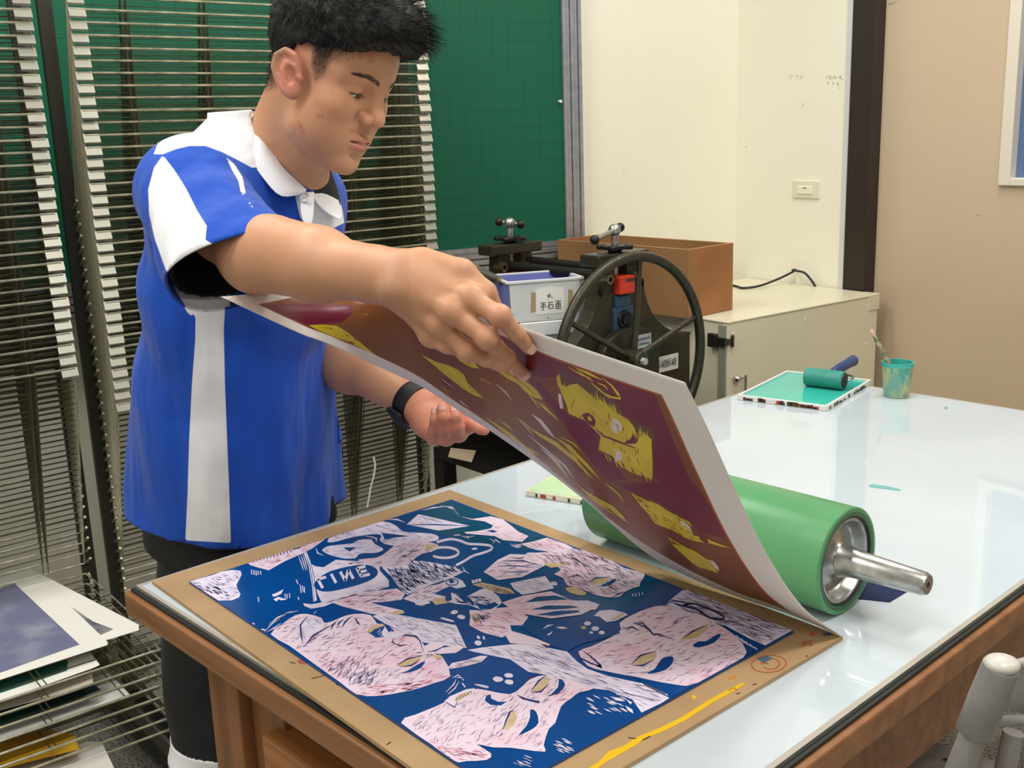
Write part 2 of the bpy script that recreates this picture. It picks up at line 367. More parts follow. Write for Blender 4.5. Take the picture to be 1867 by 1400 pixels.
# teal paint marks left on the glass
m_teal = mat('teal_ink', (66, 176, 164), 0.3)
m_tealmark = mat('teal_ink_smear', (110, 178, 176), 0.35)
def smear(pts, m, name='paint_smear'):
    mb = MB(); mb.prism([onz(x, y, ZT+0.0002) for x, y in pts], (0, 0, 0.0004)); return obj(name, mb, m, table)
smear([(1584, 884), (1592, 883), (1620, 887), (1641, 892), (1642, 895), (1618, 892), (1586, 888)], m_tealmark)
smear([(1720, 743), (1726, 741), (1729, 745), (1723, 746)], m_tealmark)

# ------------------------------------------------------------------ the MDF printing board
m_mdf = mat('raw_mdf_board', (182, 152, 112), 0.7, noise=7, rgb2=(164, 134, 96), ramp=(0.35, 0.7), detail=8, bump=(90, 0.08))
ZB = ZT+0.0055
B1, B2, B3 = onz(277, 1059, ZB), onz(819.7, 892.6, ZB), onz(1537, 1160, ZB)
B4 = B1+(B3-B2)
mb = MB(); mb.prism([B1, B4, B3, B2], (0, 0, -(ZB-ZT-0.0003)))
board = obj('printing_board', mb, m_mdf)
tag(board, 'brown MDF board under the carved blue lino block', 'board')
def flat(pts, z, m, name, parent, s=None, off=(0, 0), sm=0, th=0.0003):
    P = [(off[0]+x/s, off[1]+y/s) if s else (x, y) for x, y in pts]
    if sm: P = smooth_poly(P, sm)
    mb = MB(); mb.prism([onz(p[0], p[1], z) for p in P][::-1], (0, 0, -th)); return obj(name, mb, m, parent)
m_yel = mat('yellow_paint', (228, 186, 32), 0.5); m_redp = mat('red_pencil', (190, 78, 40), 0.6); m_bluep = mat('blue_paint_stain', (70, 100, 120), 0.6); m_gr = mat('dark_stain', (60, 48, 38), 0.7); m_redst = mat('red_stain', (168, 82, 72), 0.7); m_or = mat('orange_paint', (214, 130, 48), 0.6)
SB = 2.6917
flat([(385, 1400), (440, 1365), (480, 1320), (560, 1290), (600, 1262), (640, 1240), (740, 1200), (850, 1145), (960, 1075), (1060, 1020), (1140, 980), (1155, 985), (1100, 1020), (990, 1080), (860, 1165), (760, 1215), (660, 1255), (620, 1285), (560, 1320), (470, 1370), (410, 1415)], ZB+0.0004, m_yel, 'paint_streak', board, SB, (930, 880))
flat([(890, 1045), (905, 1040), (915, 1058), (900, 1062)], ZB+0.0004, m_yel, 'paint_streak', board, SB, (930, 880))
flat([(1070, 955), (1100, 945), (1108, 958), (1075, 965)], ZB+0.0004, m_or, 'paint_spot', board, SB, (930, 880))
flat([(1212, 862), (1260, 850), (1290, 862), (1250, 878), (1270, 890), (1240, 880)], ZB+0.0006, m_bluep, 'paint_spot', board, SB, (930, 880))
flat([(1530, 740), (1570, 735), (1590, 745), (1540, 752)], ZB+0.0006, m_bluep, 'paint_spot', board, SB, (930, 880))
flat([(1470, 738), (1485, 732), (1500, 745), (1478, 750)], ZB+0.0006, m_redp, 'paint_spot', board, SB, (930, 880))
flat([(570, 870), (590, 868), (612, 890), (580, 885)], ZB+0.0006, m_redst, 'paint_spot', board, SB, (330, 880))
def pline(pts, z, m, name, parent, s, off, w=0.0012, closed=False):
    P = [onz(off[0]+x/s, off[1]+y/s, z) for x, y in pts]; mb = MB(); n = len(P); rng = range(n if closed else n-1)
    for i in rng:
        a, b_ = P[i], P[(i+1) % n]; d = (b_-a)
        if d.length < 1e-6: continue
        s_ = V((-d.y, d.x, 0)).normalized()*w*0.5; mb.poly([a-s_, b_-s_, b_+s_, a+s_])
    return obj(name, mb, m, parent)
ell = lambda cx, cy, rx, ry, a0=0, a1=360, n=28, rot=0: [(cx+rx*math.cos(rad(a0+(a1-a0)*i/n))*math.cos(rad(rot))-ry*math.sin(rad(a0+(a1-a0)*i/n))*math.sin(rad(rot)), cy+rx*math.cos(rad(a0+(a1-a0)*i/n))*math.sin(rad(rot))+ry*math.sin(rad(a0+(a1-a0)*i/n))*math.cos(rad(rot))) for i in range(n+1)]
mk = lambda pts, w=0.0013: pline(pts, ZB+0.0005, m_redp, 'pencil_mark', board, SB, (930, 880), w)
mk(ell(1270, 888, 85, 42, rot=-4)); mk(ell(1280, 888, 42, 26, -130, 150, rot=-4)); mk([(1225, 885), (1245, 880), (1240, 890)])
mk([(1430, 780), (1490, 772)]); mk([(1440, 780), (1452, 796), (1425, 800)]); mk([(1470, 776), (1475, 800), (1485, 794)]); mk([(1420, 790), (1470, 786)])
mk([(1070, 1020), (1100, 1005), (1112, 1018)])
for s_, of in (([(740, 425), (775, 438)], 0), ([(760, 980), (765, 990), (800, 1000)], 0), ([(535, 880), (560, 885)], 0), ([(690, 860), (720, 855)], 0), ([(640, 960), (740, 935)], 0), ([(580, 1250), (620, 1255)], 1), ([(650, 1262), (690, 1242)], 1), ([(735, 423), (745, 424)], 1), ([(1190, 992), (1210, 985)], 1), ([(1450, 850), (1462, 848)], 1), ([(1110, 1035), (1130, 1030)], 1), ([(1010, 1285), (1030, 1270)], 0)):
    pline(s_, ZB+0.0005, m_gr, 'scratch', board, SB, (930 if of else 330, 880), 0.0016)

# ------------------------------------------------------------------ green hand roller on the table
m_rubber = mat('green_roller_rubber', (84, 150, 100), 0.3, noise=5, rgb2=(76, 140, 92), bump=(30, 0.03))
add_marks(m_rubber, 0.5, 22.0, 0.76, (1, 1, 1), (60, 90, 70))
m_dkgreen = mat('dark_green_rubber_end', (62, 104, 78), 0.5)
m_steel = mat('machined_steel', (188, 188, 186), 0.28, metal=0.9, noise=60, rgb2=(160, 160, 158))
RR = 0.0735
# end circle centre: solve on the plane z = ZT+RR
E0 = onz(1545, 1024, ZT+RR)
# axis: picture line of the far end
F0 = onz(1128, 902, ZT+RR)
ax = (F0-E0); ax.z = 0; AXL = 0.418; ax.normalize()
E0.z += 0.0006
roller = thing('ink_roller', 'big green rubber ink roller lying behind the lifted print', 'roller', E0-V((0, 0, RR)), math.atan2(ax.y, ax.x))
Z3 = V((0, 0, RR)); X3 = V((1, 0, 0))
mb = MB(); mb.lathe(Z3, X3, [(0.0, RR-0.006), (0.0, RR-0.0015), (0.0015, RR), (AXL-0.0015, RR), (AXL, RR-0.0015), (AXL, RR-0.012)], 64); obj('rubber_sleeve', mb, m_rubber, roller, world=False, smooth=True, auto=40)
mb = MB(); mb.lathe(Z3, X3, [(0.004, RR-0.0125), (0.0002, RR-0.012), (0.0002, RR-0.004), (0.004, RR-0.0035)], 64); obj('sleeve_end', mb, m_dkgreen, roller, world=False, smooth=True, auto=40)
mb = MB(); mb.lathe(Z3, X3, [(0.006, RR-0.0110), (0.001, RR-0.0128), (0.001, RR-0.0145), (0.007, RR-0.015)], 64); obj('rubber_ring', mb, m_seal, roller, world=False, smooth=True, auto=40)
mb = MB(); mb.lathe(Z3, X3, [(0.003, RR-0.0148), (0.003, RR-0.019), (0.006, RR-0.021), (0.018, RR-0.024), (0.021, RR-0.027), (0.019, RR-0.030), (0.016, 0.033), (0.012, 0.024), (0.004, 0.020), (0.002, 0.0)], 64); obj('steel_hub', mb, m_steel, roller, world=False, smooth=True, auto=50)
mb = MB(); mb.lathe(Z3, X3, [(AXL-0.003, RR-0.0125), (AXL-0.004, 0.0)], 48); mb.lathe(Z3, X3, [(AXL-0.004, 0.018), (AXL+0.05, 0.0165), (AXL+0.052, 0.0)], 24); obj('steel_hub', mb, m_steel, roller, world=False, smooth=True, auto=40)
mb = MB(); mb.lathe(Z3, X3, [(0.006, 0.0245), (-0.004, 0.0205), (-0.020, 0.0188), (-0.108, 0.0152), (-0.1125, 0.0128), (-0.1125, 0.0)], 40); obj('axle_shaft', mb, m_steel, roller, world=False, smooth=True, auto=40)
mb = MB(); mb.lathe(Z3, X3, [(-0.1122, 0.004), (-0.1128, 0.004), (-0.1128, 0.0)], 16); obj('axle_centre_hole', mb, m_seal, roller, world=False)
# dark blue cloth under it
m_cloth = mat('navy_cloth', (18, 36, 82), 0.85, noise=60, rgb2=(12, 26, 62), bump=(150, 0.3))
cp = [(1558, 1050), (1610, 1035), (1672, 1062), (1655, 1078), (1622, 1098), (1585, 1094), (1562, 1092), (1500, 1102), (1470, 1096), (1462, 1088), (1500, 1060)]
C3 = [onz(x, y, ZT+0.0004) for x, y in cp]
mb = MB(); cc = sum(C3, V((0, 0, 0)))/len(C3); rows = []
K = 6; n_ = len(C3)
for j in range(K+1):
    t = j/K
    for i, p in enumerate(C3):
        q = cc.lerp(p, t); h = 0.009*(1-t**6)*(0.5+0.5*math.sin(i*1.9+j*1.3)) if t < 1 else 0
        h = min(h, 0.012); rows.append(q+V((0, 0, 0.001+h)))
fs = []
for j in range(K):
    for i in range(n_): fs.append((j*n_+i, j*n_+(i+1) % n_, (j+1)*n_+(i+1) % n_, (j+1)*n_+i))
mb.add(rows, fs); mb.prism([p for p in C3], (0, 0, 0.001))
tag(obj('cleaning_cloth', mb, m_cloth, smooth=True), 'dark blue cloth crumpled under the steel axle of the green roller', 'cloth')

# ------------------------------------------------------------------ pale green ink slab behind the print
m_slab = mat('pale_green_ink', (206, 232, 192), 0.3, noise=9, rgb2=(188, 222, 170))
m_slabe = mat('cream_slab_edge', (226, 224, 186), 0.4, noise=30, rgb2=(236, 236, 214))
s0 = onz(959, 905, ZT); s1 = onz(1042, 918, ZT); sd = (s1-s0).normalized(); sp = V((-sd.y, sd.x, 0))
if sp.dot(V((0, 1, 0))) < 0: sp = -sp
q0 = onz(1005, 876, ZT+0.012); dp = (q0-s0); dp.z = 0
slab = thing('ink_slab', 'pale green ink slab on the table between the raised print and the press', 'slab', s0+sd*0.1)
Q = [s0, s0+sd*0.26, s0+sd*0.26+sp*0.20, s0+sp*0.20]
mb = MB(); mb.prism(Q, (0, 0, 0.012)); obj('slab_plate', mb, m_slabe, slab, bevel=0.002)
mb = MB(); c_ = sum(Q, V((0, 0, 0)))/4; mb.prism([c_+(q-c_)*0.97+V((0, 0, 0.0121)) for q in Q], (0, 0, 0.0006)); obj('ink_film', mb, m_slab, slab)
m_ri = mat('red_ink', (178, 60, 42), 0.5)
for t, w, mi in ((0.03, 0.012, 0), (0.055, 0.006, 0), (0.085, 0.005, 1), (0.11, 0.003, 1), (0.02, 0.004, 1)):
    p = s0+sd*t-sp*0.0002; mb = MB(); mb.prism([p+V((0, 0, 0.002)), p+sd*w+V((0, 0, 0.002)), p+sd*w*0.8+V((0, 0, 0.009)), p+V((0, 0, 0.008))], -sp*0.0004); obj('ink_stain', mb, m_gr if mi else m_ri, slab)

# ------------------------------------------------------------------ teal tray with brayer, and the paint pot
m_tray = mat('white_tray_plastic', (226, 228, 224), 0.35)
T0, T1, T2_, T3_ = onz(1341, 727, ZT+0.003), onz(1503, 747, ZT+0.003), onz(1593, 700, ZT+0.003), onz(1437, 682, ZT+0.003)
tcen = (T0+T1+T2_+T3_)/4; tx = ((T1-T0)+(T2_-T3_)).normalized(); ty = V((-tx.y, tx.x, 0))
hx = ((T1-T0).length+(T2_-T3_).length)/4; hy = ((T3_-T0).length+(T2_-T1).length)/4
tray = thing('ink_tray', 'square white tray spread with glossy teal ink at the far table corner', 'tray', V((tcen.x, tcen.y, ZT)), math.atan2(tx.y, tx.x))
mb = MB(); mb.box((-hx, -hy, 0.0005), (hx, hy, 0.006)); obj('tray_base', mb, m_tray, tray, world=False, bevel=0.001)
mb = MB(); r_ = 0.006
for a in ((-hx, -hy, hx, -hy+r_), (-hx, hy-r_, hx, hy), (-hx, -hy+r_, -hx+r_, hy-r_), (hx-r_, -hy+r_, hx, hy-r_)): mb.box((a[0], a[1], 0.006), (a[2], a[3], 0.0135))
obj('tray_rim', mb, m_tray, tray, world=False, bevel=0.001)
mb = MB(); mb.box((-hx+r_+.0002, -hy+r_+.0002, 0.006), (hx-r_-.0002, hy-r_-.0002, 0.009)); obj('ink_pool', mb, mat('glossy_teal_ink', (54, 178, 164), 0.12, noise=4, rgb2=(62, 188, 172)), tray, world=False)
random.seed(3); m_st = [m_gr, mat('dried_red_ink', (176, 52, 48), 0.5), mat('dried_yellow_ink', (214, 178, 60), 0.5)]
for i in range(26):
    a = random.uniform(-hx+.01, hx-.03); w = random.uniform(0.004, 0.02); mi = random.choice((0, 0, 0, 1, 2)); mb = MB(); mb.box((a, -hy-0.0004, 0.002), (a+w, -hy+0.0001, random.uniform(0.006, 0.012))); obj('ink_stain', mb, m_st[mi], tray, world=False)
for i in range(16):
    a = random.uniform(-hy+.01, hy-.03); w = random.uniform(0.004, 0.016); mb = MB(); mb.box((hx-0.0001, a, 0.002), (hx+0.0004, a+w, random.uniform(0.005, 0.011))); obj('ink_stain', mb, m_gr, tray, world=False)
# brayer
m_tealr = mat('teal_brayer_rubber', (44, 138, 126), 0.5, noise=30, rgb2=(56, 150, 138), bump=(120, 0.1), stretch=(1, 6, 6))
m_navy = mat('navy_plastic_handle', (38, 58, 116), 0.4, noise=25, rgb2=(52, 72, 120))
br_ = 0.0225; zr = ZT+0.009+br_+0.0005
b0, b1 = onz(1470, 686, zr), onz(1539, 694, zr); bd = (b1-b0); bd.z = 0; bl = bd.length; bd.normalize(); bp_ = V((-bd.y, bd.x, 0))
brayer = thing('brayer', 'small teal brayer with a navy handle resting on the teal tray', 'brayer', b0-V((0, 0, br_)), math.atan2(bd.y, bd.x))
mb = MB(); mb.lathe(b0, bd, [(0, 0.004), (0, br_-0.002), (0.002, br_), (bl-0.002, br_), (bl, br_-0.002), (bl, 0.006)], 40); obj('roller_sleeve', mb, m_tealr, brayer, smooth=True, auto=40)
mb = MB(); mb.lathe(b0, bd, [(bl-0.001, br_-0.004), (bl+0.003, br_-0.005), (bl+0.004, 0.008), (bl+0.007, 0.006), (bl+0.007, 0)], 28); obj('roller_cap', mb, m_seal, brayer, smooth=True, auto=40)
hp = b0+bd*(bl*0.5)+bp_*0.062+V((0, 0, 0.006)); 
mb = MB(); mb.tube([b0+bd*(bl+0.005), b0+bd*(bl+0.012)+V((0, 0, 0.002)), b0+bd*(bl+0.014)+bp_*0.02+V((0, 0, 0.004)), b0+bd*(bl+0.010)+bp_*0.035+V((0, 0, 0.005)), b0+bd*(bl*0.6)+bp_*0.05+V((0, 0, 0.006)), hp], 0.003, 8); obj('wire_frame', mb, m_steel, brayer, smooth=True)
ha, hb = hp-bp_*0.012, hp+bp_*0.125+V((0, 0, 0.004))
ha2, hb2 = atd(1520, 688, 1), None
mb = MB(); dd = (hb-ha).normalized(); ln = (hb-ha).length; mb.lathe(ha, dd, [(0, 0.006), (0.004, 0.0095), (ln*0.3, 0.0125), (ln*0.75, 0.0125), (ln-0.004, 0.0145), (ln, 0.010), (ln, 0)], 24); obj('handle', mb, m_navy, brayer, smooth=True, auto=50)
# paint pot
pc = onz(1634, 722, ZT); pr = 0.0255*1.02
ptop = atd(1634, 660, pc.y); ph = ptop.z-ZT
wtop_ = (onplane(1660, 660, pc, V((0, 1, 0)))-onplane(1605, 660, pc, V((0, 1, 0)))).length/2; wbot = (onplane(1652, 728, pc, V((0, 1, 0)))-onplane(1607, 728, pc, V((0, 1, 0)))).length/2
m_pot = mat('paint_smeared_pot', (120, 176, 158), 0.35, noise=26, rgb2=(196, 196, 130), ramp=(0.42, 0.62), detail=3)
add_marks(m_pot, 0.9, 24.0, 0.63, (1, 1, 1), (60, 130, 160)); add_marks(m_pot, 0.9, 17.0, 0.68, (1, 1.2, 1), (150, 60, 50)); add_marks(m_pot, 0.85, 40.0, 0.66, (1, 1, 0.4), (214, 210, 180))
pot = thing('paint_pot', 'paint spattered plastic pot with teal rim at the back of the table', 'pot', pc)
mb = MB(); mb.lathe(pc, (0, 0, 1), [(0.0005, 0), (0.0005, wbot-0.002), (0.003, wbot), (ph*0.86, wtop_*0.965), (ph*0.87, wtop_*0.99), (ph, wtop_), (ph, wtop_-0.002), (ph*0.86, wtop_*0.93), (0.02, wbot*0.94), (0.018, 0)], 40); obj('pot_body', mb, m_pot, pot, smooth=True, auto=50)
mb = MB(); mb.lathe(pc, (0, 0, 1), [(ph*0.90, wtop_*0.992), (ph*0.90, wtop_+0.0008), (ph+0.0008, wtop_+0.001), (ph+0.0008, wtop_-0.0026), (ph*0.80, wtop_*0.905)], 40)
for a, dz in ((-1.5, 0.045), (-1.75, 0.02), (-1.2, 0.018), (-2.3, 0.012)):
    for k in range(6):
        t = k/5; r0 = wtop_*(1-0.14*(t*dz/ph)/0.86)+0.0006
        mb.sphere(pc+V((math.cos(a)*(r0-0.0015), math.sin(a)*(r0-0.0015), ph*0.91-t*dz)), 0.0036-0.0012*t, 10)
obj('teal_drip', mb, m_teal, pot, smooth=True, auto=50)
mb = MB(); mb.lathe(pc, (0, 0, 1), [(ph*0.78, wtop_*0.92), (ph*0.78, 0)], 32); obj('paint_inside', mb, mat('murky_paint', (50, 108, 100), 0.3), pot)
m_brush = mat('paint_stained_brush', (196, 178, 150), 0.5, noise=80, rgb2=(90, 110, 70), ramp=(0.4, 0.6))
bt = atd(1588, 601, pc.y-0.005); bb = pc+V((0.012, 0.004, 0.022)); 
brush = thing('paint_brush', 'paint stained brush leaning in the teal pot', 'brush', bb)
dd = (bb-bt).normalized(); ln = (bb-bt).length
mb = MB(); mb.lathe(bt, dd, [(0.012, 0.0035), (0.02, 0.0045), (0.05, 0.0050), (ln, 0.0035), (ln, 0)], 14); obj('handle', mb, m_brush, brush, smooth=True, auto=50)
mb = MB(); mb.lathe(bt, dd, [(0, 0), (0.001, 0.003), (0.007, 0.0044), (0.014, 0.0042), (0.018, 0.0034)], 14); obj('handle_tip', mb, mat('pink_tip', (226, 180, 170), 0.5), brush, smooth=True)
# ================================================================== carved lino block on the board
m_lblue = mat('blue_inked_lino', (2, 70, 140), 0.22, spec=0.45, noise=3.0, rgb2=(0, 62, 126), ramp=(0.4, 0.7))
m_lteal = mat('teal_blue_ink', (2, 78, 112), 0.25, spec=0.45, noise=4.0, rgb2=(0, 64, 106))
m_lwhite = mat('carved_pale_lino', (226, 218, 238), 0.6, noise=60, rgb2=(204, 196, 224), ramp=(0.4, 0.7))
m_lpink = mat('carved_pink_lino', (226, 210, 228), 0.6, noise=16, rgb2=(226, 188, 208), ramp=(0.45, 0.75))
m_ltan = mat('bare_tan_lino', (208, 188, 150), 0.65, noise=60, rgb2=(190, 166, 128))
m_lline = mat('ink_left_in_cuts', (46, 50, 104), 0.5)
m_lred = mat('red_stained_cut', (198, 128, 150), 0.6)
LM = [m_lblue, m_lwhite, m_lpink, m_ltan, m_lline, m_lred, m_lteal]
ZL = ZB+0.0035
L1, L2, L3 = onz(345, 1060, ZL), onz(823, 910.5, ZL), onz(1446, 1150, ZL); L4 = L1+(L3-L2)
lino = MB(); lino.prism([L1, L4, L3, L2], (0, 0, -0.0031), 0)
_lz = [0]
A_ = lambda pts: [(330+x/2.6917, 880+y/2.6917) for x, y in pts]
B_ = lambda pts: [(930+x/2.6917, 880+y/2.6917) for x, y in pts]
def inside(poly, x, y):
    c = False; n = len(poly); j = n-1
    for i in range(n):
        xi, yi = poly[i]; xj, yj = poly[j]
        if (yi > y) != (yj > y) and x < (xj-xi)*(y-yi)/(yj-yi)+xi: c = not c
        j = i
    return c
# lino frame, for keeping everything on the block
_e1, _e2 = (L2-L1), (L4-L1)
_g11, _g12, _g22 = _e1.dot(_e1), _e1.dot(_e2), _e2.dot(_e2); _gd = _g11*_g22-_g12*_g12
def clampL(p):
    q = p-L1; r1, r2 = q.dot(_e1), q.dot(_e2); a = (r1*_g22-r2*_g12)/_gd; b_ = (r2*_g11-r1*_g12)/_gd
    return L1+_e1*max(0.001, min(0.999, a))+_e2*max(0.001, min(0.999, b_))
random.seed(11)
BL_, WH, PK, TN, LN, RD, TE = range(7)
def lshape(px, mi, sm=0):
    if sm: px = [tuple(p) for p in smooth_poly(px, sm)]
    _lz[0] += 1; z = ZL+0.00005+0.000008*_lz[0]
    P = [clampL(onz(x, y, ZL)) for x, y in px]; P = [V((p.x, p.y, z)) for p in P]
    ar = sum(P[i].x*P[(i+1) % len(P)].y-P[(i+1) % len(P)].x*P[i].y for i in range(len(P)))
    lino.poly(P if ar > 0 else P[::-1], mi); return px
def lstroke(px, mi, w0=2.0, w1=0.4):
    """a cut that follows a polyline; widths in pixels of the photograph"""
    z = ZL+0.00005+0.000008*_lz[0]+0.000004
    if mi == LN and w0 > 1.9: w0 *= 1.5; w1 *= 1.3
    n = len(px); l = []; r = []
    for i in range(n):
        a, b_ = px[max(0, i-1)], px[min(n-1, i+1)]; dx, dy = b_[0]-a[0], b_[1]-a[1]; d = math.hypot(dx, dy) or 1
        w = (w1+(w0-w1)*math.sin(math.pi*i/(n-1)) if n > 2 else w0)*0.5
        if 0 < i < n-1 or w1 > 0.7: pass
        l.append((px[i][0]-dy/d*w, px[i][1]+dx/d*w)); r.append((px[i][0]+dy/d*w, px[i][1]-dx/d*w))
    P = [onz(x, y, ZL) for x, y in l+r[::-1]]; P = [clampL(p) for p in P]
    P = [V((p.x, p.y, z)) for p in P]
    ar = sum(P[i].x*P[(i+1) % len(P)].y-P[(i+1) % len(P)].x*P[i].y for i in range(len(P)))
    lino.poly(P if ar > 0 else P[::-1], mi)
def hatch(px, n, ang, L, mi, w=1.6, da=0.25, fan=None, curve=0.0):
    xs = [p[0] for p in px]; ys = [p[1] for p in px]; k = 0; tries = 0
    while k < n and tries < n*12:
        tries += 1; x, y = random.uniform(min(xs), max(xs)), random.uniform(min(ys), max(ys))
        a = (math.atan2(y-fan[1], x-fan[0]) if fan else rad(ang))+random.gauss(0, da); l = random.uniform(.5, 1.3)*L
        p0 = (x-math.cos(a)*l/2, y-math.sin(a)*l/2*0.8); p2 = (x+math.cos(a)*l/2, y+math.sin(a)*l/2*0.8)
        if not (inside(px, *p0) and inside(px, *p2) and inside(px, x, y)): continue
        pm = (x-math.sin(a)*l*curve, y+math.cos(a)*l*curve); lstroke([p0, pm, p2], mi, random.uniform(.5, 1.2)*w*.85, 0.2); k += 1
BL_, WH, PK, TN, LN, RD, TE = range(7)
# teal tinge near the far corner
lshape(A_([(1310, 85), (1525, 165), (1615, 195)])+B_([(190, 270), (310, 325), (60, 330), (20, 290)])+A_([(1500, 300), (1300, 260), (1100, 180)]), TE)
# --- pale shapes, upper left
r = lshape(A_([(38, 488), (90, 470), (150, 455), (200, 435), (250, 428), (292, 432), (298, 450), (286, 475), (272, 500), (278, 525), (292, 545), (285, 562), (250, 577), (185, 578), (130, 545), (80, 515)]), WH)
hatch(r, 46, 25, 12, LN); hatch(A_([(38, 488), (150, 480), (260, 545), (180, 575)]), 20, 35, 16, LN, 2.2)
r = lshape(A_([(325, 392), (345, 380), (430, 355), (520, 330), (580, 310), (705, 275), (640, 325), (600, 345), (510, 385), (430, 430), (340, 405)]), PK)
hatch(r, 60, -22, 14, RD, 1.4)
for i in range(12): x = 345+i*17; lstroke(A_([(x, 378-i*4.6), (x+10, 393-i*4.6)]), BL_, 1.6, 1.0)
r = lshape(A_([(540, 322), (575, 312), (590, 320), (550, 330)]), BL_)
for x0, y0, x1, y1 in ((345, 425, 348, 450), (356, 428, 360, 452), (368, 430, 370, 455), (378, 432, 380, 452), (390, 432, 392, 450), (565, 475, 575, 498), (585, 500, 590, 540), (595, 505, 600, 535), (605, 510, 607, 540), (510, 545, 512, 570), (520, 545, 522, 568), (532, 543, 534, 565), (378, 560, 382, 585), (575, 560, 578, 575)): lstroke(A_([(x0, y0), (x1, y1)]), WH, 1.5, 1.2)
lshape(A_([(447, 548), (470, 540), (503, 523), (492, 545), (465, 558), (450, 558)]), WH); lshape(A_([(453, 572), (478, 560), (521, 574), (492, 577), (478, 572), (470, 583)]), WH)
for o in (0, 12, 22): lstroke(A_([(575+o, 355-o*.4), (590+o, 395), (602+o*.8, 430)]), WH, 2.0, 0.5)
# --- cap with lettering
lshape(A_([(640, 400), (660, 410), (700, 415), (760, 378), (860, 385), (930, 378), (975, 405), (975, 430), (1020, 480), (1020, 510), (960, 530), (860, 555), (760, 585), (700, 608), (640, 618), (605, 605), (600, 592), (640, 596), (690, 588), (668, 540), (655, 470), (650, 440)]), WH)
lshape(A_([(602, 345), (617, 340), (636, 390), (652, 470), (667, 578), (650, 584), (642, 500), (626, 410)]), WH)
lstroke(A_([(612, 345), (632, 410), (646, 490), (655, 580)]), BL_, 1.4, 0.6)
e = lshape(A_([(652, 505), (672, 472), (720, 440), (790, 418), (870, 404), (925, 405), (958, 422), (966, 445), (945, 470), (890, 495), (810, 518), (730, 534), (680, 530)]), BL_, 3)
def letter(strokes, x, y):
    # block letters on the slanted baseline of the cap badge
    for (a, b_, c, d) in strokes:
        P = [(x+a*44+b_*24, y-a*11+b_*44), (x+c*44+d*24, y-c*11+d*44)]
        lstroke(A_(P), WH, 5.2, 5.2)
letter([(0, 0, 1.0, 0), (0.08, 0, 0.08, 1)], 668, 474)
letter([(0.2, 0, 0.2, 1)], 728, 450)
letter([(0, 0, 0, 1), (0, 1, .9, 0), (.9, 0, .9, 1)], 782, 437)
letter([(0, 0, 0, 1), (0, .06, .95, .06), (0, .5, .85, .5), (0, .94, .95, .94)], 862, 418)
hatch(A_([(650, 400), (930, 382), (1010, 480), (960, 400)]), 16, 12, 14, LN); hatch(A_([(640, 600), (860, 545), (1010, 500), (1015, 515), (760, 585)]), 40, -14, 16, LN)
# --- cloud, play shape, paper plane
c1_ = lshape(A_([(718, 288), (740, 255), (760, 238), (830, 215), (900, 195), (960, 188), (1020, 195), (1060, 215), (1090, 240), (1150, 245), (1230, 250), (1264, 265), (1258, 282), (1220, 290), (1130, 295), (1070, 305), (1050, 310), (1000, 300), (975, 280), (985, 262), (960, 252), (900, 258), (830, 270), (770, 287), (735, 293)]), WH, 2)
hatch(c1_, 60, 20, 12, LN, 1.2); lshape(A_([(985, 246), (1122, 262), (1045, 270), (1000, 280), (992, 262)]), BL_)
c1_ = lshape(A_([(692, 332), (720, 312), (770, 305), (840, 298), (870, 282), (930, 278), (950, 300), (990, 322), (985, 335), (950, 345), (900, 345), (872, 352), (855, 370), (800, 372), (750, 360), (720, 350)]), WH, 2)
hatch(c1_, 30, -15, 12, LN, 1.0); lshape(A_([(795, 318), (860, 317), (828, 338)]), BL_)
for s_ in ([(935, 265), (960, 275), (958, 290)], [(662, 320), (670, 345), (700, 358)], [(1010, 180), (1060, 180), (1100, 195)], [(1020, 328), (1045, 330), (1050, 342)], [(905, 262), (945, 268), (930, 285)]): lstroke(A_(s_), WH, 2.6, 0.5)
lshape(A_([(1108, 205), (1165, 155), (1418, 212), (1265, 235)]), WH); lstroke(A_([(1112, 206), (1250, 206), (1412, 212)]), BL_, 2.6, 0.6); hatch(A_([(1125, 200), (1170, 162), (1330, 200)]), 14, 25, 14, LN, 1.0)
for s_ in ([(1185, 135), (1240, 122), (1290, 118)], [(1270, 115), (1330, 120), (1350, 145), (1365, 165)], [(1310, 122), (1340, 130), (1362, 162)]): lstroke(A_(s_), WH, 2.2, 0.4)
# --- hand under the cloud and the camera icon
h_ = lshape(A_([(868, 378), (960, 368), (1010, 340), (1060, 300), (1120, 292), (1200, 290), (1250, 300), (1266, 315), (1240, 335), (1180, 350), (1130, 385), (1080, 410), (1030, 418), (985, 412), (930, 400)]), PK, 2)
hatch(h_, 70, -25, 14, LN, 1.2); lshape(A_([(1205, 305), (1250, 302), (1264, 315), (1235, 330), (1200, 335)]), TN)
def ring(c, rx, ry, w, mi=WH, a0=0, a1=360):
    pts = [(c[0]+rx*math.cos(rad(a)), c[1]+ry*math.sin(rad(a))) for a in range(a0, a1+1, 12)]
    for p, q in zip(pts[:-1], pts[1:]): lstroke(A_([p, q]), mi, w, w)
ring((1292, 343), 70, 26, 4.6, WH, -170, 150)
cp_ = [tuple(p) for p in smooth_poly([(1255, 292), (1320, 277), (1370, 285), (1410, 300), (1470, 303), (1520, 310), (1522, 328), (1480, 345), (1430, 360), (1390, 385), (1350, 405)], 3, False)]
for p, q in zip(cp_[:-1], cp_[1:]): lstroke(A_([p, q]), WH, 4.4, 4.4)
lshape(A_([(1425, 322), (1445, 318), (1458, 323), (1445, 330), (1428, 328)]), WH)
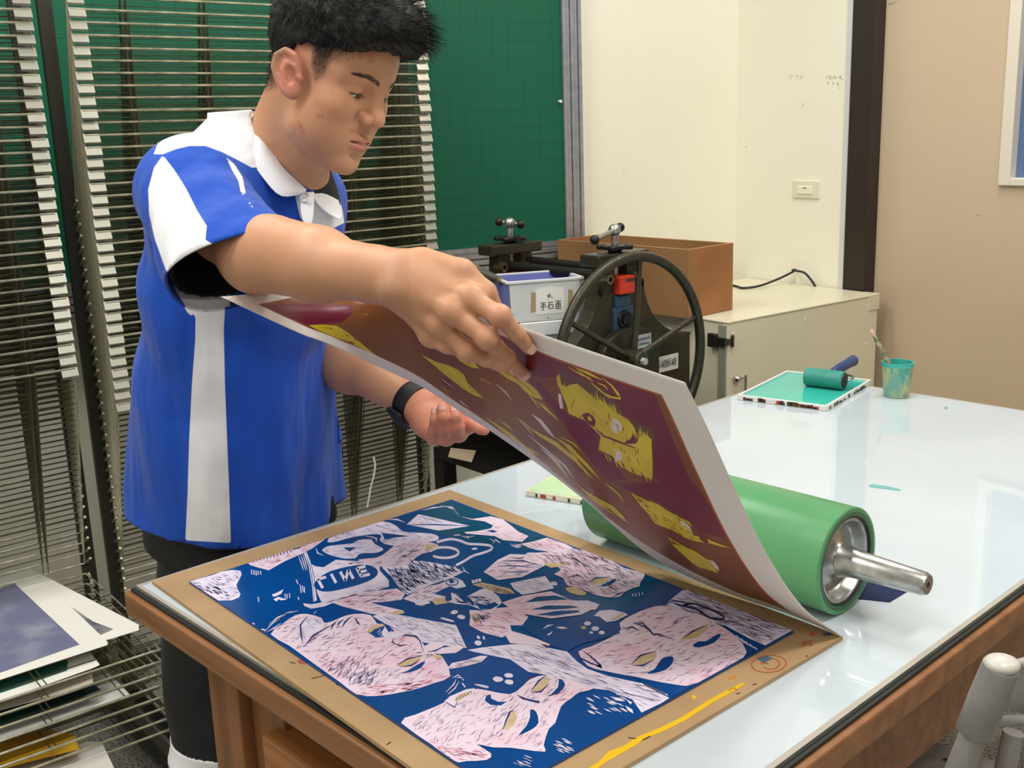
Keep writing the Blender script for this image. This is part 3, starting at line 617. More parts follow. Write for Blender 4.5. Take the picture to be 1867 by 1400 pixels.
# --- shapes near the far edge
r = lshape(A_([(1368, 165), (1430, 178), (1520, 165), (1580, 180)])+B_([(10, 215), (40, 240), (90, 262), (60, 290), (0, 285)])+A_([(1580, 282), (1540, 262), (1400, 250), (1390, 242), (1450, 238), (1520, 225), (1532, 210), (1490, 190), (1420, 180)]), PK); hatch(r, 30, 20, 12, RD, 1.0)
lshape(A_([(1498, 236), (1530, 232), (1555, 240), (1530, 246)]), BL_)
for s_ in ([(1375, 260), (1400, 268), (1440, 262)], [(1405, 262), (1412, 275)], [(1515, 275), (1540, 290), (1530, 300)], [(1540, 278), (1565, 295)], [(1340, 258), (1370, 256)]): lstroke(A_(s_), WH, 1.6, 0.5)
r = lshape(B_([(52, 300), (110, 290), (180, 270), (270, 300), (312, 322), (250, 335), (200, 340), (130, 330), (90, 318)]), PK); hatch(r, 50, 22, 16, RD, 1.2)
for s_ in ([(0, 300), (30, 312), (55, 306)], [(5, 310), (40, 318), (60, 310)], [(20, 300), (40, 306), (60, 300)]): lstroke(B_(s_), WH, 2.0, 0.5)
# --- hair of the middle figure
r = lshape(A_([(985, 415), (1050, 412), (1130, 385), (1180, 385), (1250, 395), (1320, 410), (1395, 435), (1330, 465), (1260, 490), (1200, 510), (1110, 550), (1085, 530), (1060, 500), (1030, 460)]), WH)
hatch(r, 170, 45, 20, BL_, 2.0, 0.3, curve=0.08); hatch(r, 60, 30, 26, LN, 1.6)
for i in range(14): x = 1120+i*20; lstroke(A_([(x, 372+i*3), (x+14, 390+i*3.4), (x+36, 408+i*3)]), WH if i % 2 else BL_, 2.4, 0.5)
# the middle figure with its camera
r = lshape(A_([(1090, 570), (1140, 540), (1200, 510), (1260, 500), (1310, 480), (1340, 500), (1290, 520), (1240, 545), (1300, 560), (1290, 585), (1210, 580), (1150, 590)]), PK); hatch(r, 40, -15, 12, LN, 1.3)
lshape(A_([(1290, 470), (1330, 460), (1380, 480), (1400, 510), (1350, 520), (1300, 500)]), WH); ring((1330, 488), 30, 16, 2.0, BL_); lshape(A_([(1310, 480), (1330, 474), (1345, 486), (1325, 496)]), BL_)
lshape(A_([(1145, 580), (1200, 570), (1225, 590), (1180, 605), (1150, 598)]), WH); lshape(A_([(1225, 575), (1290, 565), (1310, 590), (1250, 600)]), TN)
lshape(A_([(1325, 540), (1400, 560), (1440, 540), (1480, 520), (1520, 525), (1560, 560), (1575, 590), (1540, 620), (1480, 625), (1410, 600), (1350, 595), (1305, 585), (1330, 575)]), WH); hatch(A_([(1330, 545), (1560, 560), (1540, 618), (1350, 592)]), 40, 20, 18, BL_, 2.6)
lshape(A_([(1350, 548), (1410, 560), (1440, 590), (1390, 585)]), BL_); lshape(A_([(1440, 590), (1500, 600), (1540, 585), (1560, 600), (1520, 622), (1470, 622)]), BL_)
lshape(A_([(1430, 500), (1480, 490), (1615, 520), (1640, 545), (1560, 545), (1490, 520)]), TN); hatch(A_([(1430, 500), (1480, 490), (1640, 545), (1560, 545)]), 24, 25, 14, LN, 1.4)
lshape(A_([(1425, 480), (1470, 470), (1475, 485), (1430, 495)]), WH); lstroke(A_([(1440, 476), (1442, 490)]), BL_, 1.4, 1); lstroke(A_([(1456, 474), (1458, 488)]), BL_, 1.4, 1)
# pale arm to its right
r = lshape(A_([(1415, 625), (1480, 628), (1560, 615), (1615, 610)])+B_([(60, 640), (90, 660), (60, 700), (0, 700), (10, 735), (-40, 760), (-120, 740)])+A_([(1470, 730), (1415, 700), (1420, 660)]), PK); hatch(r, 90, 25, 18, RD, 1.3); hatch(A_([(1420, 640), (1560, 630), (1480, 700), (1420, 695)]), 50, 40, 14, LN, 1.5)
lshape(A_([(1418, 650), (1450, 640), (1470, 690), (1440, 690)]), TN); hatch(A_([(1418, 650), (1450, 640), (1470, 690), (1440, 690)]), 14, 70, 10, LN, 1.3)
# --- long finger hand and white card
r = lshape(A_([(745, 590), (790, 572), (850, 555), (960, 530), (1060, 520), (1100, 545), (1082, 575), (1000, 585), (930, 590), (990, 605), (1090, 628), (1098, 640), (1060, 650), (940, 645), (860, 625), (790, 607)]), PK); hatch(r, 70, -14, 18, RD, 1.3); hatch(r, 40, -10, 16, LN, 1.1)
lshape(A_([(1030, 640), (1060, 628), (1092, 630), (1098, 640), (1060, 650)]), TN)
r = lshape(A_([(940, 655), (985, 640), (1090, 652), (1350, 700), (1402, 812), (1370, 808), (1290, 800), (1190, 785), (1110, 745), (1000, 692)]), WH); hatch(r, 110, 28, 15, LN, 1.0)
for q in ([(1275, 668), (1285, 662), (1340, 678), (1330, 684)], [(1322, 640), (1338, 626), (1358, 630), (1355, 642), (1335, 646)], [(1355, 655), (1372, 648), (1395, 658), (1388, 670), (1365, 668)], [(1440, 783), (1455, 775), (1475, 782), (1470, 798), (1450, 798)], [(1450, 755), (1462, 752), (1468, 765), (1458, 768)], [(1480, 755), (1488, 754), (1492, 770), (1484, 770)]): lshape(A_(q), WH, 2)
# --- big left face
f1 = lshape(A_([(440, 745), (500, 692), (560, 652), (620, 645), (690, 665), (700, 688), (740, 682), (790, 660), (850, 645), (930, 650), (960, 690), (1000, 700), (1100, 740), (1180, 780), (1215, 830), (1285, 860), (1322, 950), (1240, 985), (1160, 1012), (1080, 1030), (960, 1048), (860, 1040), (780, 980), (640, 880), (530, 800)]), PK, 2)
hatch(f1, 210, -38, 17, RD, 1.4, 0.3); hatch(f1, 260, -32, 16, LN, 1.3, 0.4); hatch(A_([(640, 880), (860, 860), (1000, 920), (900, 1030), (780, 980)]), 110, -55, 18, LN, 1.6)
r = lshape(A_([(585, 700), (630, 660), (690, 668), (697, 692), (640, 740), (605, 790), (588, 760)]), WH); hatch(r, 24, 60, 12, LN, 0.9)
for s_ in ([(598, 790), (590, 750), (586, 700), (620, 655)], [(600, 810), (650, 750), (760, 688)], [(735, 725), (745, 700), (760, 685)], [(765, 712), (775, 690), (800, 670)], [(790, 710), (805, 685), (840, 655)], [(850, 660), (870, 690), (880, 700)], [(1040, 770), (1060, 752), (1100, 748), (1150, 755), (1172, 775), (1190, 830)], [(1050, 790), (1075, 802), (1110, 795)], [(1040, 770), (1040, 785), (1055, 795)], [(1225, 840), (1260, 865), (1285, 862)]): lstroke(A_(s_), LN, 2.4, 0.6)
lshape(A_([(916, 735), (925, 725), (1000, 700), (1020, 705), (1055, 735), (1030, 755), (960, 762)]), BL_)
lshape(A_([(914, 728), (940, 705), (985, 692), (1002, 702), (950, 720), (928, 738)]), TN); lshape(A_([(985, 740), (1000, 705), (1020, 735), (1060, 728), (1100, 745), (1060, 762), (1000, 765)]), WH); hatch(A_([(935, 745), (1000, 705), (1050, 735), (980, 760)]), 12, -60, 10, WH, 1.6)
lshape(A_([(1060, 900), (1085, 880), (1110, 868), (1182, 852), (1160, 875), (1120, 897), (1080, 907)]), TN); lshape(A_([(1072, 937), (1110, 925), (1150, 900), (1198, 875), (1180, 908), (1130, 930)]), BL_, 2)
for s_ in ([(1058, 900), (1110, 866), (1184, 850)], [(1075, 905), (1130, 898), (1175, 868)]): lstroke(A_(s_), LN, 2.2, 0.5)
r = lshape(A_([(860, 1040), (900, 1000), (1050, 985), (1240, 960), (1315, 940), (1322, 952), (1240, 985), (1160, 1012), (1080, 1030), (960, 1048)]), PK); hatch(r, 70, -12, 22, RD, 2.2)
# hair strands at the left
for s_ in ([(405, 735), (450, 690), (520, 640), (575, 630)], [(420, 735), (455, 715), (490, 690)], [(430, 700), (470, 665), (540, 632)], [(455, 690), (480, 670), (505, 650)], [(650, 645), (668, 628), (655, 640)], [(395, 720), (415, 725)], [(350, 690), (362, 695)]): lstroke(A_(s_), WH, 2.2, 0.4)
# fingers by the mouth
lshape(A_([(1190, 805), (1230, 785), (1282, 785), (1290, 802), (1250, 825), (1220, 832)]), PK); lshape(A_([(1210, 835), (1280, 812), (1350, 800), (1386, 812), (1350, 836), (1270, 842)]), PK); lstroke(A_([(1215, 832), (1250, 825), (1290, 805)]), BL_, 3.0, 1)
lshape(A_([(1302, 918), (1330, 886), (1400, 872), (1470, 850), (1505, 852), (1475, 880), (1400, 902)]), PK); hatch(A_([(1302, 918), (1330, 886), (1400, 872), (1505, 852), (1475, 880), (1400, 902)]), 24, -15, 16, LN, 1.1)
lshape(A_([(1225, 850), (1270, 845), (1290, 862), (1255, 866)]), TN)
for q in ([(1530, 965), (1545, 952), (1575, 958), (1580, 972), (1550, 980)], [(1585, 945), (1600, 936), (1625, 940), (1628, 955), (1600, 958)], [(1588, 978), (1600, 968), (1628, 972), (1628, 990), (1602, 990)], [(1440, 992), (1455, 990), (1508, 1000), (1500, 1010)]): lshape(A_(q), WH, 2)
for s_ in ([(1310, 1040), (1345, 1010), (1365, 975)], [(1330, 960), (1360, 945), (1390, 970)], [(1345, 955), (1380, 960), (1385, 975)], [(1300, 1030), (1340, 990), (1350, 965)], [(1380, 985), (1395, 1005)]): lstroke(A_(s_), WH, 2.2, 0.5)
# --- white paper between the faces
r = lshape(A_([(1405, 822), (1480, 810)])+B_([(0, 795), (60, 792), (130, 800), (280, 830), (330, 880), (380, 915), (480, 950), (640, 985), (782, 1058), (740, 1085), (645, 1130), (600, 1065), (480, 1020), (400, 1010), (260, 965), (180, 945), (90, 930), (0, 868)])+A_([(1500, 845), (1440, 832)]), WH); hatch(r, 150, 24, 26, LN, 1.3, 0.12)
# --- bottom face
f2 = lshape(A_([(1080, 1180), (1150, 1140), (1250, 1100), (1330, 1060), (1420, 1015), (1500, 1020), (1615, 1040)])+B_([(60, 1000), (100, 965), (180, 945), (300, 970), (412, 1010), (340, 1030), (300, 1060), (250, 1100), (222, 1180), (190, 1210), (165, 1290), (172, 1322), (60, 1310), (0, 1302)])+A_([(1530, 1300), (1450, 1285), (1522, 1330), (1500, 1362), (1400, 1368), (1330, 1372), (1250, 1300)]), PK, 2)
hatch(f2, 240, -48, 16, LN, 1.3, 0.35); hatch(f2, 150, -40, 16, RD, 1.4, 0.3)
lshape(A_([(1292, 1075), (1320, 1050), (1400, 1015), (1442, 1010), (1420, 1040), (1355, 1075), (1340, 1105)]), WH); lshape(A_([(1335, 1070), (1370, 1040), (1435, 1018), (1412, 1042), (1355, 1075)]), TN); lstroke(A_([(1355, 1075), (1345, 1105), (1300, 1078)]), BL_, 2.6, 1.2)
for k in range(6): lstroke(A_([(1350+k*14, 1055-k*6), (1358+k*14, 1068-k*6)]), LN, 1.2, 1)
lshape(A_([(1490, 1070), (1500, 1045), (1520, 1040), (1522, 1060), (1560, 1078), (1600, 1075), (1570, 1095), (1520, 1092)]), BL_)
lshape(A_([(1578, 1210), (1600, 1180)])+B_([(0, 1150), (-5, 1130), (15, 1120), (35, 1150), (20, 1190), (-10, 1215)]), TN); lstroke(A_([(1580, 1212), (1596, 1170)])+B_([(0, 1125), (20, 1118)]), LN, 2.4, 0.8)
lshape(B_([(100, 1115), (128, 1125), (140, 1180), (110, 1210), (75, 1228), (40, 1242), (80, 1195), (98, 1150)]), BL_, 2)
lshape(B_([(108, 1028), (140, 985), (180, 950), (194, 985), (150, 1022)]), TN); lshape(B_([(240, 962), (268, 985), (255, 1020), (190, 1052), (235, 1005)]), BL_, 2); lshape(B_([(30, 1040), (80, 1060), (150, 1075), (140, 1085), (60, 1065)]), LN)
for s_ in ([(100, 1030), (140, 975), (180, 945)], [(190, 990), (150, 1028), (108, 1030)], [(180, 1050), (240, 1030), (270, 990)], [(60, 1000), (90, 965), (140, 940)]): lstroke(B_(s_), LN, 2.4, 0.6)
r = lshape(A_([(1200, 1262), (1330, 1300), (1450, 1290), (1520, 1330), (1500, 1362), (1400, 1368), (1330, 1372), (1250, 1310)]), PK); hatch(r, 60, 14, 20, RD, 2.0)
# --- black hair lower right with cuts
for i in range(26):
    x, y = 440+random.uniform(-70, 120), 1075+random.uniform(-30, 55); lstroke(B_([(x-18, y-8), (x, y), (x+20, y+10)]), WH, 2.2, 0.3)
for i in range(14):
    x, y = 255+random.uniform(-30, 60), 1280+random.uniform(-25, 50); lstroke(B_([(x-20, y-8), (x, y), (x+20, y+8)]), WH, 2.2, 0.3)
for i in range(10):
    x, y = 30+random.uniform(-20, 60), 1365+random.uniform(-20, 25); lstroke(B_([(x-20, y-8), (x, y), (x+20, y+8)]), WH, 2.0, 0.3)
for q in ([(490, 1050), (540, 1060), (560, 1075), (520, 1070)], [(570, 1065), (600, 1080), (590, 1090)], [(565, 1095), (600, 1115), (605, 1135), (580, 1120)]): lshape(B_(q), WH)
for i in range(9): lstroke(B_([(660+i*12, 1120-i*6), (672+i*12, 1108-i*6)]), WH, 1.6, 0.5)
# --- double face, lower right
f3 = lshape(B_([(335, 832), (400, 805), (500, 757), (545, 722), (538, 690), (600, 650), (680, 618), (740, 605), (830, 620), (1000, 690), (1060, 720), (1150, 790), (1162, 830), (1130, 880), (1050, 922), (950, 985), (880, 1000), (760, 985), (620, 955), (560, 945), (460, 925), (380, 900)]), PK, 2)
hatch(f3, 190, -22, 18, LN, 1.4, 0.3); hatch(f3, 120, -20, 18, RD, 1.3, 0.3)
for q, m_ in (([(595, 895), (620, 865), (650, 845), (716, 830), (705, 870), (640, 900)], TN), ([(670, 937), (710, 915), (740, 870), (770, 855), (802, 858), (795, 890), (760, 922), (700, 938)], BL_), ([(845, 768), (870, 745), (900, 735), (966, 700), (970, 722), (920, 760), (870, 772)], TN), ([(895, 802), (925, 780), (960, 780), (1000, 755), (1036, 742), (1005, 785), (930, 810)], BL_)): lshape(B_(q), m_, 2)
for s_ in ([(592, 895), (640, 850), (718, 828)], [(600, 898), (650, 900), (708, 870)], [(842, 768), (895, 732), (968, 698)], [(335, 835), (340, 860), (400, 890), (452, 905)], [(355, 825), (390, 850), (440, 895), (452, 912), (420, 900)], [(600, 690), (640, 700), (680, 720), (700, 745), (740, 750), (800, 770)], [(608, 690), (650, 690), (690, 730)], [(545, 722), (600, 710), (640, 730)], [(720, 820), (745, 800), (735, 830)]): lstroke(B_(s_), LN, 2.4, 0.6)
lshape(B_([(1052, 700), (1100, 735), (1180, 770), (1252, 806), (1205, 838), (1150, 862), (1162, 832), (1140, 790), (1100, 745)]), BL_)
for i in range(5): lstroke(B_([(1110+i*22, 752+i*14), (1150+i*16, 790+i*8)]), WH, 1.6, 0.4)
# blue gap under the double face
lshape(B_([(620, 958), (700, 975), (860, 1000), (940, 992), (880, 1020), (785, 1058), (720, 1030)]), BL_)
for i in range(8): lstroke(B_([(640+i*14, 985+i*6), (690+i*12, 1010+i*5)]), WH, 1.8, 0.3)
# --- pale hair, right corner
r = lshape(B_([(845, 530), (880, 522), (960, 548), (1100, 605), (1388, 725), (1345, 760), (1255, 802), (1180, 770), (1060, 705), (1000, 690), (830, 620), (765, 602), (800, 565)]), WH); hatch(r, 260, 22, 24, LN, 1.3, 0.12)
lp = [tuple(p) for p in smooth_poly([(850, 605), (900, 595), (1000, 630), (1048, 660), (1040, 672), (980, 665), (920, 625), (890, 612)], 3)]
for p, q in zip(lp, lp[1:]+lp[:1]): lstroke(B_([p, q]), LN, 2.6, 2.6)
for s_ in ([(770, 600), (800, 580), (860, 590), (900, 600)], [(800, 590), (840, 605), (880, 600)]): lstroke(B_(s_), LN, 2.4, 0.8)
# --- upper right face
f4 = lshape(B_([(75, 350), (130, 345), (200, 340), (310, 325), (430, 350), (560, 420), (640, 438), (662, 455), (640, 490), (635, 510), (600, 520), (560, 540), (540, 560), (500, 565), (440, 558), (400, 545), (340, 520), (280, 505), (262, 470), (215, 450), (250, 430), (200, 400)]), PK, 2)
hatch(f4, 200, 38, 18, LN, 1.6, 0.3); hatch(f4, 130, 30, 16, RD, 1.4)
for q, m_ in (([(390, 490), (420, 472), (480, 465), (492, 480), (450, 495), (410, 498)], TN), ([(440, 510), (480, 490), (515, 472), (520, 482), (490, 505)], BL_), ([(270, 520), (320, 515), (372, 540), (360, 556), (300, 545)], TN)): lshape(B_(q), m_, 2)
for s_ in ([(385, 492), (420, 470), (490, 464)], [(280, 470), (330, 455), (360, 470)], [(500, 565), (540, 545), (560, 538)]): lstroke(B_(s_), LN, 2.2, 0.6)
for s_ in ([(600, 545), (605, 560)], [(615, 543), (620, 562)], [(632, 540), (636, 558)], [(648, 540), (652, 552)]): lstroke(B_(s_), WH, 1.6, 0.6)
# --- hands holding phones
r = lshape(B_([(-60, 380), (0, 352), (80, 355), (150, 378), (185, 400), (140, 425), (60, 465), (0, 472), (-60, 480), (-130, 440)]), PK); hatch(r, 60, -10, 20, LN, 1.2)
for s_ in ([(-40, 385), (60, 385), (160, 410)], [(-60, 410), (40, 410), (120, 420)], [(-50, 440), (40, 440), (90, 440)]): lstroke(B_(s_), BL_, 2.2, 0.8)
r = lshape(B_([(0, 495), (80, 478), (172, 460), (218, 520), (130, 540), (60, 552), (20, 525)]), WH); hatch(r, 30, 14, 16, LN, 1.0)
lshape(B_([(160, 400), (190, 392), (300, 405), (200, 420)]), TN); lshape(B_([(200, 490), (225, 488), (232, 505), (205, 505)]), WH, 2)
r = lshape(B_([(-40, 590), (20, 570), (70, 555), (200, 535), (225, 545), (300, 578), (420, 590), (400, 625), (350, 650), (200, 668), (90, 650), (30, 640)]), PK); hatch(r, 70, -6, 20, RD, 1.4)
for q in ([(75, 590), (130, 562), (220, 555), (295, 575), (200, 580)], [(100, 625), (180, 605), (300, 605), (340, 615), (220, 625)], [(120, 652), (220, 632), (330, 628), (345, 638), (220, 655)]): lshape(B_(q), BL_)
lshape(B_([(300, 582), (380, 580), (440, 600), (420, 625), (370, 628)]), WH); lshape(B_([(405, 660), (440, 630), (500, 625), (560, 640), (580, 650), (520, 680), (450, 690)]), WH); lshape(B_([(440, 655), (480, 640), (515, 648), (480, 672)]), WH)
for k in range(6): lshape(B_([(500+k*9, 672-k*5), (508+k*9, 665-k*5), (514+k*9, 674-k*5), (506+k*9, 680-k*5)]), TN)
lshape(B_([(62, 715), (100, 690), (250, 672), (410, 655), (440, 660), (542, 740), (450, 770), (360, 790), (280, 830), (200, 802), (150, 770)]), BL_)
for c, rr in (((380, 693), 17), ((418, 718), 19), ((450, 738), 15), ((398, 738), 10)): lshape(B_([(c[0]+rr*math.cos(t), c[1]+rr*0.6*math.sin(t)) for t in [2*math.pi*i/12 for i in range(12)]]), WH)
lshape(B_([(345, 710), (365, 705), (375, 718), (355, 722)]), TN)
for q in ([(158, 722), (185, 700), (215, 698), (185, 710)], [(222, 712), (260, 708), (285, 718), (250, 720)], [(180, 748), (200, 738), (208, 728), (204, 742), (190, 752)]): lshape(B_(q), WH)
r = lshape(B_([(-30, 740), (0, 728), (60, 745), (130, 768), (196, 796), (182, 815), (130, 802), (60, 795), (0, 790)]), PK); lshape(B_([(150, 795), (175, 798), (196, 806), (180, 815)]), LN)
lino_o = obj('lino_block', lino, LM)
tag(lino_o, 'carved lino block inked blue, faces and hands cut pale, lying on the MDF board', 'block')
# ================================================================== cabinet, wooden box, cable
ZC = 0.88
K1, K2 = onz(1320, 586, ZC), onz(1602, 535, ZC)
K1 = K2 - az(54)*(K2-K1).length
k1 = (K2-K1).normalized(); k2 = V((-k1.y, k1.x, 0)); KL = (K2-K1).length; KD = 0.55
m_cab = mat('cream_cabinet_laminate', (226, 222, 196), 0.32, noise=3, rgb2=(218, 214, 188))
m_cabs = mat('grey_edge_strip', (150, 150, 138), 0.4)
m_chrome = mat('chrome', (200, 200, 202), 0.15, metal=1.0)
cab = thing('storage_cabinet', 'low cream cabinet against the wall behind the teal tray', 'cabinet', V((K1.x, K1.y, 0)), math.atan2(k1.y, k1.x))
mb = MB(); mb.box((0.004, 0.02, 0.0), (KL-0.004, KD, ZC-0.006)); obj('body', mb, m_cab, cab, world=False, bevel=0.003)
mb = MB(); mb.box((0, -0.002, ZC-0.006), (KL, KD, ZC)); obj('top_panel', mb, m_cab, cab, world=False, bevel=0.002)
mb = MB(); mb.box((0.002, 0.0, 0.05), (KL-0.002, 0.02, ZC-0.006)); dr = obj('door', mb, m_cab, cab, world=False, bevel=0.003)
mb = MB(); mb.box((-0.003, 0.004, 0.05), (0.002, 0.030, ZC-0.012)); obj('edge_strip', mb, m_cabs, cab, world=False)
mb = MB(); mb.box((KL-0.05, -0.003, ZC-0.05), (KL+0.003, 0.05, ZC+0.001)); obj('corner_guard', mb, m_cab, cab, world=False, bevel=0.002)
def cabface(px, py): p = onplane(px, py, K1, k2); q = p-V((K1.x, K1.y, 0)); return q.dot(k1), q.z
for px, py in ((1337, 608), (1468, 582), (1586, 559), (1578, 628)):
    a, z = cabface(px, py); mb = MB(); mb.lathe((a, 0.001, z), (0, -1, 0), [(0, 0.004), (0.002, 0.0035), (0.0025, 0)], 14); obj('screw', mb, m_white, cab, world=False, smooth=True)
a, z = cabface(1340, 690)
mb = MB(); mb.lathe((a, 0, z), (0, -1, 0), [(0, 0.0105), (0.004, 0.011), (0.014, 0.0095), (0.018, 0.006), (0.018, 0)], 20); obj('lock_knob', mb, m_chrome, cab, world=False, smooth=True, auto=40)
a, z = cabface(1352, 682)
mb = MB(); mb.cyl((a, -0.016, z), (a, -0.016, z-0.14), 0.0042, n=14); mb.cyl((a, 0.0, z-0.01), (a, -0.016, z-0.01), 0.003); mb.cyl((a, 0.0, z-0.13), (a, -0.016, z-0.13), 0.003); obj('door_handle', mb, m_chrome, cab, world=False, smooth=True, auto=40)
a, z = cabface(1322, 624)
lt = MB(); lt.box((-0.016, 0.030, z-0.020), (-0.002, 0.062, z+0.020), bev=0.002); lt.box((-0.013, -0.004, z-0.011), (-0.003, 0.032, z+0.011)); lt.box((-0.005, -0.005, z-0.008), (0.016, 0.0, z+0.008)); lt.box((0.014, -0.008, z-0.018), (0.023, 0.0, z+0.018), bev=0.002)
obj('toggle_latch', lt, mat('dark_steel_latch', (90, 90, 90), 0.25, metal=0.9), cab, world=False)
# wooden box
m_ply = wood('plywood_box', (160, 120, 78), (138, 100, 64), 0.55, (6, 1, 1), 4.0)
m_ply2 = wood('plywood_box_end', (166, 112, 68), (144, 94, 56), 0.5, (1, 1, 1.5), 5.0)
X1, X2 = onz(1255, 582, ZC), onz(1336, 572, ZC)
bx2 = az(49); bx1 = az(-41); bw = 0.205
bh = atd(1256, 455, X1.y).z-ZC
# length along bx1 from the left top corner
lo_, hi_ = 0.1, 1.2
for _ in range(40):
    mid = (lo_+hi_)/2; px = proj(X1+bx1*mid+V((0, 0, bh)))[0]
    if px > 1016: lo_ = mid
    else: hi_ = mid
bl_ = lo_
box = thing('wooden_box', 'open plywood box on top of the cream cabinet', 'box', X1, math.atan2(bx2.y, bx2.x))
th = 0.012
for nm, a, m in (('front_panel', (0, 0, 0.001, th, bl_, bh), m_ply), ('back_panel', (bw-th, 0, 0.001, bw, bl_, bh), m_ply), ('end_panel', (th, 0, 0.001, bw-th, th, bh), m_ply2), ('end_panel', (th, bl_-th, 0.001, bw-th, bl_, bh), m_ply2), ('bottom_panel', (th, th, 0.001, bw-th, bl_-th, 0.013), m_ply)):
    mb = MB(); mb.box(a[:3], a[3:]); obj(nm, mb, m, box, world=False, bevel=0.001)
# black cable on the cabinet
cz = ZC+0.0047
def onwall2(px, py): return onplane(px, py, CORNER, n2)
cpts = [onz(1300, 516, cz), onz(1339, 521, cz), onz(1355, 525, cz)+V((0, 0, 0.0)), onz(1385, 521, cz+0.004), onz(1420, 508, cz+0.018), onz(1450, 493, cz+0.042), onwall2(1463, 490)+n2*0.05, onwall2(1476, 495)+n2*0.03, onwall2(1485, 508)+n2*0.02, onwall2(1491, 522)+n2*0.012]
cpts = [V(p) for p in smooth_poly([tuple(p) for p in cpts], 6, False)]
mb = MB(); mb.tube(cpts, 0.004, 8); tag(obj('power_cable', mb, m_seal, smooth=True), 'black cable looping over the cream cabinet to the wall', 'cable')
# ================================================================== etching press on its stand
hub = atd(1155, 655, 2.55)
px_, py_ = az(50), az(-40)                  # bed direction, axle direction (away from the camera)
m_olive = mat('hammered_dark_olive_iron', (62, 58, 44), 0.32, metal=0.35, noise=90, rgb2=(50, 47, 36), bump=(260, 0.35))
m_iron = mat('black_iron', (28, 27, 24), 0.4, metal=0.3)
m_redb = mat('red_plastic', (206, 58, 40), 0.35)
m_bluei = mat('blue_bearing_block', (46, 74, 98), 0.4, metal=0.2)
m_plate = mat('silver_label_plate', (200, 204, 210), 0.3, metal=0.4)
WY, WX = -0.060, -0.022
fb = hub-py_*WY-px_*WX; fb.z = 0              # foot of the front frame
press = thing('etching_press', 'dark olive etching press with a big spoked handwheel beside the cabinet', 'press', fb, math.atan2(px_.y, px_.x))
# local: x along the bed, y away from camera along the axle, z up
HZ = hub.z
def lz(px, py): p = onplane(px, py, fb, py_); q = p-fb; return q.dot(px_), q.z
ztop = lz(1130, 463)[1]
bwid = 0.392
# wheel (in its own plane y = -0.075)
wy = WY; WR = 0.247
wheel = obj('handwheel', MB().tube([V((WX+WR*math.cos(t), wy, HZ+WR*math.sin(t))) for t in [2*math.pi*i/72 for i in range(72)]], 0.0125, 14, closed=True), m_olive, press, world=False, smooth=True)
mb = MB(); mb.lathe((WX, wy-0.03, HZ), (0, 1, 0), [(0, 0), (0, 0.021), (0.003, 0.024), (0.062, 0.024), (0.062, 0)], 28); obj('hub', mb, m_olive, wheel, world=False, smooth=True, auto=40).parent = wheel
mb = MB(); mb.lathe((WX, wy-0.034, HZ), (0, 1, 0), [(-0.006, 0), (-0.006, 0.009), (0.004, 0.0095)], 6); obj('hub_bolt', mb, mat('pale_bolt', (176, 176, 168), 0.4, metal=0.2), wheel, world=False)
for a in (18, 150, 276, 84):
    ca, sa = math.cos(rad(a)), math.sin(rad(a)); mb = MB()
    if a == 276: continue
    mb.cyl((WX+0.02*ca, wy, HZ+0.02*sa), (WX+(WR-0.008)*ca, wy, HZ+(WR-0.008)*sa), 0.0085, 0.0065, n=12); obj('spoke', mb, m_olive, wheel, world=False, smooth=True, auto=60)
mb = MB(); ca, sa = math.cos(rad(276)), math.sin(rad(276)); mb.cyl((WX+0.02*ca, wy, HZ+0.02*sa), (WX+(WR-0.008)*ca, wy, HZ+(WR-0.008)*sa), 0.0085, 0.0065, n=12); obj('spoke', mb, m_olive, wheel, world=False, smooth=True, auto=60)
# side frame profile: column above, flaring base below, with a bearing slot
zb_ = 0.61                                   # height of the stand's top
def side_frame(y0, y1):
    cw = 0.066; sw_ = 0.021
    def side(s):
        out = [(s*0.058, ztop-0.022), (s*0.064, ztop-0.10), (s*0.080, HZ+0.16)]
        for k in range(9):
            t = k/8; out.append((s*(0.080+0.175*(1-math.cos(t*math.pi/2))), HZ+0.16-0.16*math.sin(t*math.pi/2)+0.02))
        out += [(s*0.255, HZ-0.03), (s*0.255, zb_), (s*sw_*0+s*0.0, zb_)]
        return out
    for s in (-1, 1):
        o = side(s)
        inner = [(0, HZ+0.02), (s*sw_, HZ+0.035), (s*sw_, ztop-0.022)]
        poly = o[:-1]+[(0, zb_)]+inner
        pts = [V((x, y0, z)) for x, z in poly]
        if s < 0: pts = pts[::-1]
        mb = MB(); mb.prism(pts, (0, y1-y0, 0)); obj('side_frame', mb, m_olive, press, world=False, bevel=0.003)
    mb = MB(); mb.box((-0.088, y0-0.012, ztop-0.024), (0.088, y1+0.012, ztop+0.004)); obj('cross_plate', mb, m_olive, press, world=False, bevel=0.004)
side_frame(0.0, 0.04); side_frame(bwid, bwid+0.04)
